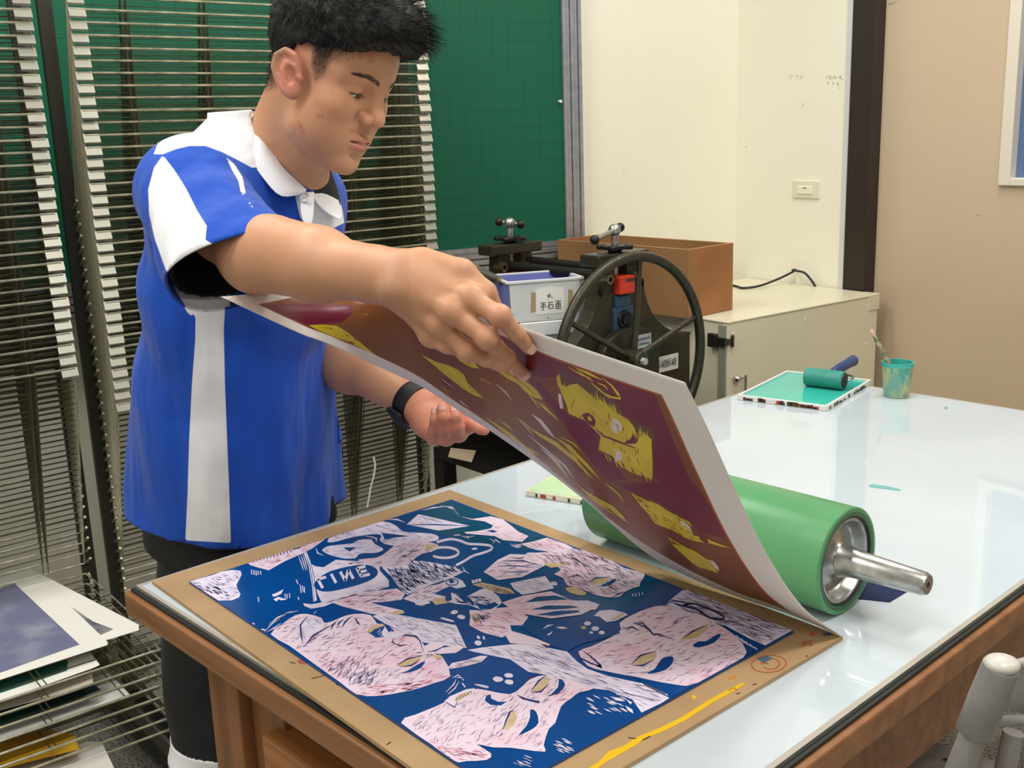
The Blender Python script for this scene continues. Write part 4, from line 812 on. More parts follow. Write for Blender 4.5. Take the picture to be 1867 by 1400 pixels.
def screw(yc, ang, red, lever):
    mb = MB(); mb.lathe((0, yc, 0), (0, 0, 1), [(ztop-0.14, 0.0), (ztop-0.14, 0.0085), (ztop+0.050, 0.0085), (ztop+0.052, 0.0)], 18); obj('pressure_screw', mb, m_steel, press, world=False, smooth=True, auto=40)
    mb = MB(); mb.lathe((0, yc, 0), (0, 0, 1), [(ztop+0.004, 0.016), (ztop+0.010, 0.018), (ztop+0.011, 0.034), (ztop+0.012, 0.036), (ztop+0.019, 0.036), (ztop+0.020, 0.033), (ztop+0.020, 0.0085)], 24)
    for k in range(4):
        a = k*math.pi/2+0.6; mb.lathe((0.033*math.cos(a), yc+0.033*math.sin(a), ztop+0.009), (0, 0, 1), [(0, 0), (0.001, 0.011), (0.005, 0.0125), (0.010, 0.0125), (0.0125, 0.010), (0.0125, 0)], 14)
    obj('hand_knob', mb, m_iron, press, world=False, smooth=True, auto=50)
    ztb = ztop+0.056
    mb = MB(); mb.sphere((0, yc, ztb), 0.0155, 18); 
    d = V((math.cos(ang), math.sin(ang), -0.14 if lever else -0.02)); 
    h = obj('lever_ball', mb, m_steel, press, world=False, smooth=True)
    mb = MB(); a_ = V((0, yc, ztb))-d*0.028; b_ = V((0, yc, ztb))+d*lever; mb.cyl(a_, b_, 0.0058, n=14); obj('lever_bar', mb, m_steel, press, world=False, smooth=True, auto=40)
    mb = MB(); mb.sphere(a_, 0.0115, 16); mb.sphere(b_, 0.0115, 16); obj('lever_tip', mb, m_iron, press, world=False, smooth=True)
screw(0.02, rad(196), 1, 0.098); screw(bwid+0.02, rad(-48), 1, 0.03)
# red blocks with bolts
for yc in (0.0, bwid):
    mb = MB(); mb.box((-0.024, yc-0.022, ztop-0.096), (0.026, yc+0.03, ztop-0.052)); rb = obj('red_block', mb, m_redb, press, world=False, bevel=0.004)
    mb = MB(); mb.box((-0.005, yc-0.0228, ztop-0.066), (0.022, yc-0.0222, ztop-0.058)); obj('scale_window', mb, mat('dark_scale', (70, 44, 50), 0.3), rb, world=False)
    for x in (-0.050, 0.047):
        mb = MB(); mb.lathe((x, yc, ztop-0.056), (0, -1, 0), [(-0.02, 0.012), (0.014, 0.012), (0.014, 0.006), (0.006, 0.0055)], 20); obj('socket_bolt', mb, mat('brassy_bolt', (150, 140, 110), 0.3, metal=0.9), press, world=False, smooth=True, auto=40)
    mb = MB(); mb.box((-0.034, yc-0.010, ztop-0.190), (0.034, yc+0.034, ztop-0.128)); mb.box((-0.026, yc-0.008, ztop-0.130), (0.026, yc+0.03, ztop-0.100)); mb.box((-0.024, yc-0.008, ztop-0.204), (0.024, yc+0.03, ztop-0.188)); bb_ = obj('bearing_block', mb, m_bluei, press, world=False, bevel=0.004)
    mb = MB(); mb.lathe((0, yc-0.010, ztop-0.159), (0, -1, 0), [(0, 0.024), (0.006, 0.022), (0.006, 0.016), (0.003, 0.0155)], 24); mb.lathe((0, yc-0.010, ztop-0.159), (0, -1, 0), [(0, 0.0125), (0.009, 0.0125), (0.010, 0.010), (0.010, 0.004), (0.008, 0)], 20); obj('axle_end', mb, m_iron, bb_, world=False, smooth=True, auto=40)
mb = MB()
for k in range(5): mb.tube([V((0.014*math.cos(t), 0.015+0.014*math.sin(t), ztop-0.206-0.006*k)) for t in [2*math.pi*i/14 for i in range(14)]], 0.0024, 6, closed=True)
obj('spring', mb, m_steel, press, world=False, smooth=True)
# gear cover, labels
mb = MB(); gp = [(x, z) for x, z in [(0.100*math.cos(t), HZ+0.005+0.066*math.sin(t)) for t in [math.pi*i/20 for i in range(21)]]]+[(-0.100, zb_+0.05), (0.100, zb_+0.05)]
mb.prism([V((x+0.005, -0.030, z)) for x, z in gp][::-1], (0, 0.029, 0)); obj('gear_cover', mb, m_olive, press, world=False, bevel=0.004)
def plate(px0, py0, px1, py1, y, m, name):
    a = onplane(px0, py0, fb+py_*y, py_)-fb; b_ = onplane(px1, py1, fb+py_*y, py_)-fb
    x0, z0 = a.dot(px_), a.z; x1, z1 = b_.dot(px_), b_.z
    mb = MB(); mb.box((min(x0, x1), y-0.0012, min(z0, z1)), (max(x0, x1), y, max(z0, z1))); return obj(name, mb, m, press, world=False, bevel=0.004 if name == 'maker_plate' else 0.0), (min(x0, x1), max(x0, x1), min(z0, z1), max(z0, z1))
pl, r = plate(1155, 613, 1187, 631, -0.0305, m_plate, 'maker_plate')
mb = MB()
for k, (a, c) in enumerate(((0.12, 0.92), (0.3, 0.88))): z = r[2]+(r[3]-r[2])*(0.68-0.36*k); mb.box((r[0]+(r[1]-r[0])*a, -0.0324, z-0.002), (r[0]+(r[1]-r[0])*c, -0.0318, z+0.002))
obj('printed_line', mb, mat('grey_print', (96, 100, 110), 0.5), pl, world=False)
pl2, r2 = plate(1184, 655, 1236, 671, -0.0015, mat('white_sticker', (226, 226, 220), 0.5), 'name_sticker')
GLY = {  # strokes of square block characters in a unit box
 'a': [(0, 1, 1, 1), (0, .66, 1, .66), (0, .33, 1, .33), (0, 0, 1, 0), (.5, 0, .5, 1), (0, 0, 0, 1), (1, 0, 1, 1)],
 'b': [(.2, 1, .2, 0), (0, .7, .4, .7), (.55, 1, 1, 1), (.55, .5, 1, .5), (.55, 0, 1, 0), (.55, 0, .55, 1), (1, 0, 1, 1)],
 'c': [(0, .8, 1, .8), (.5, 1, .5, 0), (.5, .7, 0, .1), (.5, .7, 1, .1), (.2, .3, .8, .3)],
 'd': [(0, 1, 1, 1), (.1, .75, .9, .75), (.1, .4, .9, .4), (.1, .75, .1, .4), (.9, .75, .9, .4), (.5, .4, .2, 0), (.5, .4, .8, 0)]}
def glyphs(mb, txt, fn, w, gap, bold):
    for i, ch in enumerate(txt):
        for x0, y0, x1, y1 in GLY[ch]:
            a = V((i*(w+gap)+x0*w, 0, y0)); b_ = V((i*(w+gap)+x1*w, 0, y1)); fn(mb, a, b_, bold)
mb = MB(); hh = (r2[3]-r2[2])*0.46; ww = (r2[1]-r2[0])*0.074
def fnl(mb, a, b_, bold):
    sl = 0.0
    p = V((r2[0]+(r2[1]-r2[0])*0.14+a.x, -0.0029, r2[2]+(r2[3]-r2[2])*0.27+a.z*hh)); q = V((r2[0]+(r2[1]-r2[0])*0.14+b_.x, -0.0029, r2[2]+(r2[3]-r2[2])*0.27+b_.z*hh))
    mb.cyl(p, q, bold, n=4)
glyphs(mb, 'abdcabdca', fnl, ww, ww*0.18, 0.0007); mb.prism([V((r2[0]+0.003, -0.0032, r2[2]+0.004)), V((r2[0]+0.011, -0.0032, r2[2]+0.004)), V((r2[0]+0.007, -0.0032, r2[2]+0.012))], (0, 0.0005, 0))
obj('sticker_characters', mb, m_iron, pl2, world=False)
# rollers and tie bars between the side frames
for nm, x, z, r_, m in (('upper_roller', 0.012, ztop-0.159, 0.030, m_steel), ('lower_roller', 0, HZ-0.05, 0.055, m_steel)):
    mb = MB(); mb.cyl((x, 0.04, z), (x, bwid, z), r_, n=36); obj(nm, mb, m, press, world=False, smooth=True, auto=40)
for x, z in ((-0.022, ztop-0.056), (0.05, ztop-0.050)):
    mb = MB(); mb.cyl((x, 0.04, z), (x, bwid, z), 0.0135, n=18); obj('tie_bar', mb, m_iron, press, world=False, smooth=True, auto=40)
# press bed
ZBED = HZ-0.012+0.02
mb = MB(); mb.box((-0.30, 0.05, ZBED-0.012), (0.32, bwid-0.01, ZBED)); obj('press_bed', mb, mat('grey_press_bed', (120, 126, 132), 0.4, metal=0.3), press, world=False, bevel=0.002)
# stand
mb = MB(); mb.box((-0.268, -0.01, zb_-0.03), (0.30, bwid+0.05, zb_)); obj('stand_top', mb, m_iron, press, world=False, bevel=0.002)
for x in (-0.246, 0.28):
    for y in (0.01, bwid+0.03):
        mb = MB(); mb.box((x-0.022, y-0.022, 0), (x+0.022, y+0.022, zb_-0.03)); obj('leg', mb, m_iron, press, world=False, bevel=0.003)
mb = MB(); mb.box((-0.26, -0.004, 0.27), (0.292, bwid+0.044, 0.295)); obj('lower_shelf', mb, m_iron, press, world=False)
# plastic bin on the press bed
def onpress(x, y, z): return fb+px_*x+py_*y+V((0, 0, z))
m_binw = mat('scuffed_white_plastic', (222, 224, 222), 0.35, noise=8, rgb2=(206, 210, 214)); m_binp = mat('lavender_plastic', (122, 126, 196), 0.4)

ZBN = ZBED+0.042
N0 = onz(929, 622, ZBN+0.0005); R0 = onz(1063, 610, ZBN+0.0005)
nd = (R0-N0); fw = nd.length; nd.normalize(); pd = V((-nd.y, nd.x, 0))
bh = atd(929, 517, N0.y).z-ZBN
# depth from the back-left rim corner
lo_, hi_ = 0.05, 0.6
for _ in range(40):
    mid = (lo_+hi_)/2; lo_, hi_ = (mid, hi_) if proj(N0+pd*mid+V((0, 0, bh)))[0] > 880 else (lo_, mid)
bdp = max(0.12, min(lo_, 0.15))
bn = thing('plastic_bin', 'scuffed white and lavender plastic bin with a paper label on the press bed', 'bin', N0, math.atan2(nd.y, nd.x))
t_ = 0.004; fl = 0.94
def wallq(a, b_, c, d_): return [V(a), V(b_), V(c), V(d_)]
def taper(x, y, z):  # the bin widens towards the rim
    k = 0.93+0.07*z/bh; return V((fw/2+(x-fw/2)*k, bdp/2+(y-bdp/2)*k, z))
def panel(p0, p1, inn, m, name):
    mb = MB(); q = [taper(p0[0], p0[1], 0), taper(p1[0], p1[1], 0), taper(p1[0], p1[1], bh), taper(p0[0], p0[1], bh)]; mb.prism(q, V(inn)*t_); return obj(name, mb, m, bn, world=False)
panel((0, 0), (fw, 0), (0, 1, 0), m_binw, 'front_wall'); panel((fw, 0), (fw, bdp), (-1, 0, 0), m_binw, 'side_wall'); panel((fw, bdp), (0, bdp), (0, -1, 0), m_binp, 'back_wall'); panel((0, bdp), (0, 0), (1, 0, 0), m_binp, 'side_wall')
mb = MB(); mb.prism([taper(0, 0, 0.002), taper(fw, 0, 0.002), taper(fw, bdp, 0.002), taper(0, bdp, 0.002)], (0, 0, 0.004)); obj('bin_floor', mb, m_binp, bn, world=False)
mb = MB(); e = 0.004
for a in ((-e, -e, fw+e, e), (fw-e, e, fw+e, bdp-e), (-e, bdp-e, fw+e, bdp+e), (-e, e, e, bdp-e)): mb.box((a[0], a[1], bh-0.003), (a[2], a[3], bh+0.004))
obj('rim', mb, m_binw, bn, world=False, bevel=0.0015)
# liner: the lavender inner faces
mb = MB()
for p0, p1, n_ in (((0, 0), (fw, 0), (0, 1, 0)), ((fw, 0), (fw, bdp), (-1, 0, 0))):
    mb.prism([taper(p0[0], p0[1], 0.004)+V(n_)*(t_+.0004), taper(p1[0], p1[1], 0.004)+V(n_)*(t_+.0004), taper(p1[0], p1[1], bh-.003)+V(n_)*(t_+.0004), taper(p0[0], p0[1], bh-.003)+V(n_)*(t_+.0004)], V(n_)*0.001)
obj('inner_lining', mb, m_binp, bn, world=False)
fy = lambda z: taper(0, 0, z).y
def fpt(u, v, o): z = v*bh; return V((u*fw, fy(z)-o, z))
mb = MB(); mb.prism([fpt(.37, .42, 0.0002), fpt(.75, .42, 0.0002), fpt(.75, .86, 0.0002), fpt(.56, .90, .0002), fpt(.37, .86, 0.0002)], (0, -0.0008, 0)); lab = obj('paper_label', mb, m_white, bn, world=False)
for u in (.30, .80):
    mb = MB(); mb.prism([fpt(u, .46, 0.0002), fpt(u+.07, .48, 0.0002), fpt(u+.075, .80, 0.0002), fpt(u+.01, .82, .0002)], (0, -0.0006, 0))
    obj('tape_residue', mb, mat('brown_tape_residue', (172, 150, 112), 0.7), bn, world=False)
mb = MB()
STR = [((.53, .76), (.54, .70)), ((.56, .78), (.55, .71)), ((.52, .73), (.57, .74)), ((.575, .72), (.595, .69)),
       ((.43, .62), (.50, .62)), ((.44, .585), (.50, .585)), ((.42, .55), (.51, .55)), ((.468, .62), (.465, .49)), ((.45, .50), (.465, .49)),
       ((.53, .62), (.60, .62)), ((.56, .62), (.53, .53)), ((.545, .575), (.60, .575)), ((.545, .575), (.545, .51)), ((.60, .575), (.60, .51)), ((.545, .51), (.60, .51)),
       ((.63, .63), (.71, .63)), ((.65, .60), (.69, .60)), ((.64, .575), (.70, .575)), ((.64, .60), (.64, .51)), ((.70, .60), (.70, .51)), ((.67, .63), (.67, .51)), ((.64, .54), (.70, .54)), ((.63, .505), (.71, .49))]
for (a, b1_), (c, d_) in STR: mb.cyl(fpt(a, b1_, 0.0013), fpt(c, d_, 0.0013), 0.0009, n=5)
obj('label_characters', mb, m_iron, lab, world=False)
mb = MB()
rr = [fpt(.16+.68*i/10, .06, .0) for i in range(11)]
mb.box((fw*.14, fy(.2*bh)-0.006, bh*.04), (fw*.93, fy(.2*bh)+0.002, bh*.30), bev=0.003); obj('grip_ridge', mb, m_binw, bn, world=False)
mb = MB()
for u, v, r_ in ((.02, .45, .003), (.11, .30, .002), (.07, .12, .004), (.5, .35, .0015)): mb.lathe(fpt(u+.03, v, 0), (0, -1, 0), [(0, r_), (.0006, r_), (.0006, 0)], 10)
obj('ink_spots', mb, m_gr, bn, world=False)
# paint stained stick lying across the bin
m_tool = mat('paint_stained_dark_wood', (62, 58, 46), 0.5, noise=50, rgb2=(140, 130, 70), ramp=(0.5, 0.7))
a_ = N0+V((0, 0, bh+0.016)); sa_ = atd(846, 484, N0.y+bdp*0.62); sb_ = atd(920, 515, N0.y+0.045)
mb = MB(); mb.tube([sa_, sa_.lerp(sb_, .3), sa_.lerp(sb_, .7), sb_], [.012, .0125, .011, .007], 10); tag(obj('paint_stick', mb, m_tool, smooth=True), 'dark paint stained stick lying across the lavender bin', 'stick')
mb = MB(); q = [N0+nd*.004+pd*.004, N0+nd*(fw-.004)+pd*.004, N0+nd*(fw-.004)+pd*(bdp-.01), N0+nd*.004+pd*(bdp-.01)]; q = [V((p.x, p.y, ZBED+.0004)) for p in q]; mb.prism(q, (0, 0, .0412)); tag(obj('crate_base', mb, mat('grey_blue_plastic', (128, 138, 152), .45), bevel=.004), 'grey blue flat crate under the white and lavender bin', 'crate')
# stacked trays between the bin and the press frame
for i, (c, nm, lb_) in enumerate(((( 70, 86, 150), 'blue', 'flat blue tray lowest behind the white bin'), ((60, 110, 100), 'green', 'flat dull green tray on the blue tray behind the bin'))):
    o_ = thing('storage_tray', lb_, 'tray', onpress(0.052, 0.14, ZBED+0.0005+0.034*i), math.atan2(px_.y, px_.x))
    mt_ = mat(nm+'_tray_plastic', c, 0.45)
    mb = MB(); mb.box((0, 0, 0.0), (0.085, 0.11, 0.022)); obj('tray_body', mb, mt_, o_, world=False, bevel=0.004)
    mb = MB(); mb.box((-0.003, -0.003, 0.022), (0.088, 0.113, 0.030)); obj('tray_lip', mb, mt_, o_, world=False, bevel=0.003)
# scraps on the stand's shelf
mb = MB(); q = [onz(822, 817, zb_+.0006), onz(868, 822, zb_+.0006), onz(860, 843, zb_+.0006), onz(817, 833, zb_+.0006)]; mb.prism(q, (0, 0, 0.0012)); tag(obj('paper_scrap', mb, mat('buff_paper', (178, 160, 132), 0.8)), 'buff paper scrap lying on the black stand under the press bed', 'paper')
# ================================================================== drying racks
m_wire = mat('galvanised_rack_wire', (206, 202, 178), 0.3, metal=0.6, noise=30, rgb2=(160, 156, 130))
m_wired = mat('dull_rack_wire', (112, 110, 86), 0.42, metal=0.7, noise=24, rgb2=(84, 84, 64))
m_clip = mat('bright_clip_metal', (168, 168, 156), 0.35, metal=0.75)
m_post = mat('dark_olive_rack_post', (44, 44, 34), 0.5)
RAZ = 51.5; rx = az(RAZ); ry = az(RAZ-90)       # along the front, away from the camera
RW = 0.945; SL = 0.54; SY = 0.128; PITCHZ = 0.0273
ANG = math.atan2(math.sqrt(SL*SL-SY*SY), SY)
RFL = atd(125, 0, 2.52); RFL.z = 0              # front left corner line of the centre rack
LONG = (0.13, 0.33, 0.53, 0.73, 0.90)
def seg(mb, p, q, r, n=5): mb.cyl(p, q, r, n=n, cap=False)
# one wire shelf, hinge along x at the origin, reaching to -y
def shelf_meshes(W):
    a = MB(); seg(a, (0, -SL, 0), (W, -SL, 0), 0.0029, 6); seg(a, (0, -SL, 0), (0, 0, 0), 0.0022); seg(a, (W, -SL, 0), (W, 0, 0), 0.0022); seg(a, (0, 0, 0), (W, 0, 0), 0.0022)
    b_ = MB()
    for k in range(1, 12): seg(b_, (0.0, -SL*k/12, 0.0018), (W, -SL*k/12, 0.0018), 0.0013, 4)
    for f in LONG: 
        for d in (-0.006, 0.006): seg(b_, (W*f+d, -SL, -0.0015), (W*f+d, 0, -0.0015), 0.0014, 4)
    return a, b_
def mesh_of(name, mb, m, smooth=False):
    o = obj(name, mb, m, None, smooth=smooth); return o
def make_shelf(W, parent, clipdir):
    a, b_ = shelf_meshes(W)
    s = obj('wire_shelf', a, m_wire, parent, world=False)
    obj('wire_mesh', b_, m_wired, s, world=False)
    for x in (0, W):
        c = MB(); x0, x1 = (x-0.001, x+0.028) if x == 0 else (x-0.028, x+0.001)
        x0, x1 = x0-0.004, x1+0.004
        # folded plate: flap, front lip and tail under the rod (shelf frame)
        prof = [(-SL-0.0035, 0.0), (-SL-0.001, 0.0035), (-SL+0.014, -0.0075), (-SL+0.018, -0.0065), (-SL+0.0175, -0.0105), (-SL+0.013, -0.0115)]
        c.prism([V((x0, y, z)) for y, z in prof], (x1-x0, 0, 0)); 
        obj('corner_clip', c, m_clip, s, world=False)
        c = MB(); xs = x-0.006 if x == 0 else x+0.006
        c.cyl((xs, -0.002, 0), (xs, -0.030, -0.028), 0.0035, n=6); obj('torsion_spring', c, m_wire, s, world=False)
    return s
def rack(label, origin, z_low, n_up, n_down, down_gap=0.0273, end=None):
    r = thing('drying_rack', label, 'rack', origin, math.atan2(rx.y, rx.x), )
    hz0 = z_low-math.sqrt(SL*SL-SY*SY)
    first = None
    for k in range(n_up):
        if first is None: s = first = make_shelf(RW, r, 1)
        else: s = copy_tree(first, r)
        s.location = (0, SY, hz0+PITCHZ*k); s.rotation_euler = (-(ANG+random.uniform(-.006, .006)), 0, 0)
    for k in range(n_down):
        s = copy_tree(first, r); s.location = (0, SY, hz0-PITCHZ*(k+1)); s.rotation_euler = (0, 0, 0)
    top = hz0+PITCHZ*n_up+0.1
    for x in (-0.012, RW+0.012):
        mb = MB(); mb.box((x-0.016, SY+0.004, 0.0), (x+0.016, SY+0.020, 1.95)); obj('upright_post', mb, m_post, r, world=False)
    mb = MB(); mb.box((-0.02, SY+0.008, 0.06), (RW+0.02, SY+0.03, 0.10)); obj('base_beam', mb, m_post, r, world=False)
    for x in (-0.012, RW+0.012):
        mb = MB(); mb.box((x-0.012, -0.42, 0.02), (x+0.012, SY+0.03, 0.06)); obj('foot', mb, m_post, r, world=False)
    return r, hz0
zc_low = atd(222, 737, 2.52).z
# where the left rack's right-hand clips line up: on the same front line, further to the left
def on_front(px, py): return onplane(px, py, RFL, ry)
gL = (on_front(44, 0)-RFL).dot(rx)
rc, hzc = rack('wire drying rack behind the person with its shelves folded up', RFL, zc_low, 37, 0)
LO = RFL+rx*(gL-RW+0.006)
zl_low = on_front(130, 672).z
rl, hzl = rack('wire drying rack at the left edge holding prints on lowered shelves', LO, zl_low, 36, 8)
# ------------------------------------------------------------------ prints lying on the lowered shelves
m_paper = mat('white_print_paper', (240, 239, 232), 0.6); m_cream2 = mat('cream_paper', (214, 208, 190), 0.7); m_grn = mat('green_printed_paper', (34, 96, 84), 0.5, noise=8, rgb2=(44, 108, 92)); m_yp = mat('yellow_printed_paper', (214, 170, 40), 0.55, noise=14, rgb2=(190, 140, 30)); m_dkg = mat('dark_green_paper', (18, 50, 42), 0.5)
m_bl = mat('blue_grey_print', (116, 120, 152), 0.4, noise=9, rgb2=(168, 172, 186), ramp=(0.5, 0.75), detail=9)
m_gp = mat('grey_print', (150, 148, 150), 0.5, noise=14, rgb2=(96, 94, 108), ramp=(0.4, 0.6), detail=8)
def sheet(name, label, pts, z, m, th=0.0005, sag=0.0, group=None):
    P = [onz(x, y, z) for x, y in pts]; mb = MB(); mb.prism(P, (0, 0, th)); return tag(obj(name, mb, m), label, 'print', group)
zs = hzl-PITCHZ+0.0034
def patch(o, pts, z, m, name='printed_image'):
    mb = MB(); mb.prism([onz(x, y, z) for x, y in pts], (0, 0, 0.0002)); return obj(name, mb, m, o)
sB = sheet('paper_print', 'white sheet with a grey triangle of print showing, on top shelf of left rack', [(58, 1038), (253, 1139), (253, 1149), (205, 1164), (-60, 1235), (-190, 1108)], zs, m_paper)
patch(sB, [(119, 1099), (140, 1113), (170, 1133), (207, 1147), (183, 1158), (160, 1139), (140, 1122)], zs+0.0005, m_gp)
sA = sheet('paper_print', 'white sheet printed in blue grey, topmost on the left rack', [(-10, 1060), (58, 1038), (196, 1170), (196, 1176), (-70, 1262), (-190, 1130)], zs+0.0016, m_paper)
patch(sA, [(-100, 1104), (26, 1063), (145, 1175), (-60, 1248)], zs+0.0021, m_bl)
for i, (lb_, pts, m, dz) in enumerate((
    ('green printed sheet just below the topmost blue grey print', [(-40, 1200), (60, 1170), (124, 1206), (122, 1222), (-80, 1290)], m_grn, 1),
    ('white sheet under the green printed sheet on the left rack', [(-60, 1180), (150, 1170), (182, 1212), (175, 1216), (-60, 1300)], m_paper, 1),
    ('cream sheet on the third lowered shelf of the left rack', [(-60, 1210), (165, 1195), (170, 1248), (-60, 1312)], m_cream2, 2),
    ('dark green sheet on the fourth lowered shelf of the left rack', [(-60, 1250), (160, 1238), (184, 1258), (100, 1288), (-60, 1340)], m_dkg, 3),
    ('wide white sheet below the dark green one on the left rack', [(-60, 1250), (200, 1220), (240, 1268), (-60, 1372)], m_paper, 4),
    ('yellow printed sheet low on the left rack', [(-60, 1360), (90, 1330), (136, 1340), (145, 1366), (40, 1392), (-60, 1420)], m_yp, 6),
    ('greyish white sheet lowest on the left rack', [(-40, 1420), (150, 1352), (185, 1352), (208, 1400), (190, 1440)], mat('greyish_paper', (212, 208, 202), 0.7), 7))):
    z = hzl-PITCHZ*(dz+1)+0.0034+(0.0012 if i == 0 else 0)
    sheet('paper_print', lb_, pts, z, m)
pst = [on_front(x, y)-ry*0.004+V((0, 0, 0)) for x, y in ((680, 832), (683, 848), (680, 868), (674, 890), (672, 905), (668, 925))]
mb = MB()
for a, c in zip(pst[:-1], pst[1:]): mb.prism([a-rx*.003, a+rx*.003, c+rx*.003, c-rx*.003], ry*.0006)
tag(obj('paper_strip', mb, m_paper), 'thin pale strip hanging down the low part of the centre rack', 'strip')
# green bin base under the racks
mb = MB(); q = [onz(150, 1392, 0.08), onz(330, 1352, 0.08)]
g0, g1 = onz(180, 1400, 0.12), onz(330, 1362, 0.12)
gd = (g1-g0).normalized(); gp_ = V((-gd.y, gd.x, 0)); 
fr_ = [g0-gp_*0.0, g1, g1+gp_*0.12, g0+gp_*0.12]
# ================================================================== grey metal folding chair at the right edge
m_chair = mat('grey_painted_steel', (156, 154, 153), 0.42, noise=26, rgb2=(138, 136, 135), bump=(160, 0.15))
m_hole = mat('dark_hole', (40, 38, 36), 0.8)
DT = 0.98
topp = atd(1826, 1212, DT); low = atd(1752, 1395, DT+0.02)
chair = thing('folding_chair', 'grey metal folding chair beside the table at the right edge', 'chair', V((topp.x, topp.y, 0)))
d = (low-topp).normalized()
foot = topp+d*(topp.z/-d.z) if d.z < 0 else low
side = V((0.83, -0.56, 0)).normalized()        # towards the chair's other side
mb = MB(); j = topp+d*0.083
mb.tube([topp-d*0.002, topp+d*0.002, topp+d*0.04, j, j+d*0.001, j+d*0.004], [0.010, 0.0175, 0.0185, 0.0185, 0.0175, 0.0135], 24)
mb.tube([j, j+d*0.2, foot+V((0, 0, 0.012))], [0.0135]*3, 18); obj('back_tube', mb, m_chair, chair, smooth=True, auto=50)
mb = MB(); mb.sphere(topp-d*0.001, 0.0175, 20, sc=(1, 1, 0.5)); obj('tube_cap', mb, mat('worn_white_cap', (196, 194, 187), 0.35), chair, smooth=True)
mb = MB(); t2_ = topp+side*0.40; f2 = foot+side*0.40
mb.tube([t2_, t2_.lerp(f2, .5), f2+V((0, 0, 0.012))], 0.0155, 18); obj('back_tube', mb, m_chair, chair, smooth=True)
# thin cross rails between the two tubes
for a, rr in ((0.006, 0.0055), (0.075, 0.0060)):
    p = topp+d*a; q = p+side*0.40; u = V((0, 0, 1)); mid = p.lerp(q, .5)+V((0.05, 0.09, 0.0)).normalized()*0.03
    pts = [V(x) for x in smooth_poly([tuple(p), tuple(p.lerp(q, .15)+V((.02, .03, 0.012 if a < .05 else .004))), tuple(mid+V((0, 0, 0.02))), tuple(q.lerp(p, .15)+V((.02, .03, .012))), tuple(q)], 6, False)]
    mb = MB(); mb.tube(pts, rr, 12); obj('cross_rail', mb, m_chair, chair, smooth=True)
# back panel between the rails
p = topp+d*0.012+side*0.012; q = topp+d*0.072+side*0.012; w = side*0.37
bk = V((0.02, 0.035, 0))
mb = MB(); mb.prism([p+bk, p+w+bk, q+w+bk, q+bk], V((0.3, 0.5, 0)).normalized()*0.0015); obj('back_panel', mb, m_chair, chair)
# perforated seat
sz = 0.44
s0_ = onz(1690, 1345, sz); s1_ = onz(1640, 1408, sz); s2_ = onz(1860, 1415, sz)
sdir = (s1_-s0_).normalized(); 
sperp = V((-sdir.y, sdir.x, 0)); sperp = sperp if sperp.x > 0 else -sperp
Q = [s0_, s0_+sperp*0.40, s0_+sperp*0.40+sdir*0.38, s0_+sdir*0.38]
mb = MB(); mb.prism(Q, (0, 0, -0.012)); seat = obj('seat', mb, m_chair, chair, bevel=0.004)
for i in range(7):
    for k in range(7):
        c = s0_+sperp*(0.045+0.05*i)+sdir*(0.045+0.05*k)
        mb = MB(); mb.lathe(c+V((0, 0, 0.0004)), (0, 0, 1), [(0, 0.0072), (0.0007, 0.0072), (0.0007, 0.0055), (-0.0002, 0.005)], 14); mb.lathe(c, (0, 0, 1), [(0.0003, 0.005), (0.0003, 0)], 14, 1)
        if i*7+k < 49: obj('seat_hole', mb, [m_chair, m_hole], seat)
# front leg seen through the frame
a_ = atd(1848, 1335, DT+0.30); b_ = V((a_.x-0.10, a_.y-0.03, 0.012))
mb = MB(); mb.cyl(a_, b_, 0.0135, n=16); mb.cyl(a_+side*0.38, b_+side*0.38, 0.0135, n=16); obj('front_leg', mb, m_chair, chair, smooth=True, auto=50)
# ================================================================== the print being peeled off the block
def spline3(P, n):
    P = [np.array(p, float) for p in P]
    d = [0.0]
    for a, b_ in zip(P[:-1], P[1:]): d.append(d[-1]+np.linalg.norm(b_-a))
    d = np.array(d)/d[-1]; out = []; N = len(P)
    # natural-ish cubic through the points (Catmull-Rom, non-uniform)
    m = []
    for i in range(N):
        if i == 0: m.append((P[1]-P[0])/(d[1]-d[0]))
        elif i == N-1: m.append((P[-1]-P[-2])/(d[-1]-d[-2]))
        else: m.append((P[i+1]-P[i-1])/(d[i+1]-d[i-1]))
    for t in np.linspace(0, 1, n):
        k = min(N-2, max(0, int(np.searchsorted(d, t, side='right'))-1)); h = d[k+1]-d[k]; s = (t-d[k])/h
        out.append((2*s**3-3*s*s+1)*P[k]+(s**3-2*s*s+s)*h*m[k]+(-2*s**3+3*s*s)*P[k+1]+(s**3-s*s)*h*m[k+1])
    return np.array(out)
def pd_(l): return [tuple(atd(x, y, D)) for x, y, D in l]
c4_ = onz(1535, 1160, ZB+0.001)
E3 = [tuple(c4_)]+[tuple(onz(1443, 1121, ZB+0.0012)), tuple(onz(1357, 1092, ZB+0.003)), tuple(onz(1279, 1062, ZB+0.008)), tuple(onz(1205, 1025, ZB+0.020))]+pd_([(1153, 988, 1.475), (1090, 932, 1.515), (1026, 880, 1.555), (967, 836, 1.585), (887, 781, 1.605), (853, 760, 1.605), (776, 709, 1.585), (700, 673, 1.55), (596, 626, 1.475), (547, 608, 1.44), (403, 541, 1.355)])
E2 = [tuple(c4_)]+pd_([(1465, 1108, 1.215), (1398, 1010, 1.165), (1335, 880, 1.115), (1290, 780, 1.085), (1249, 697, 1.07)])
E1 = pd_([(1249, 697, 1.07), (1110, 651, 1.12), (977, 606, 1.185), (885, 573, 1.245), (800, 540, 1.33), (725, 518, 1.45), (655, 505, 1.60)])
E4 = pd_([(403, 541, 1.35), (445, 537, 1.395), (520, 528, 1.46), (590, 517, 1.53), (655, 505, 1.60)])
NU, NV = 121, 81
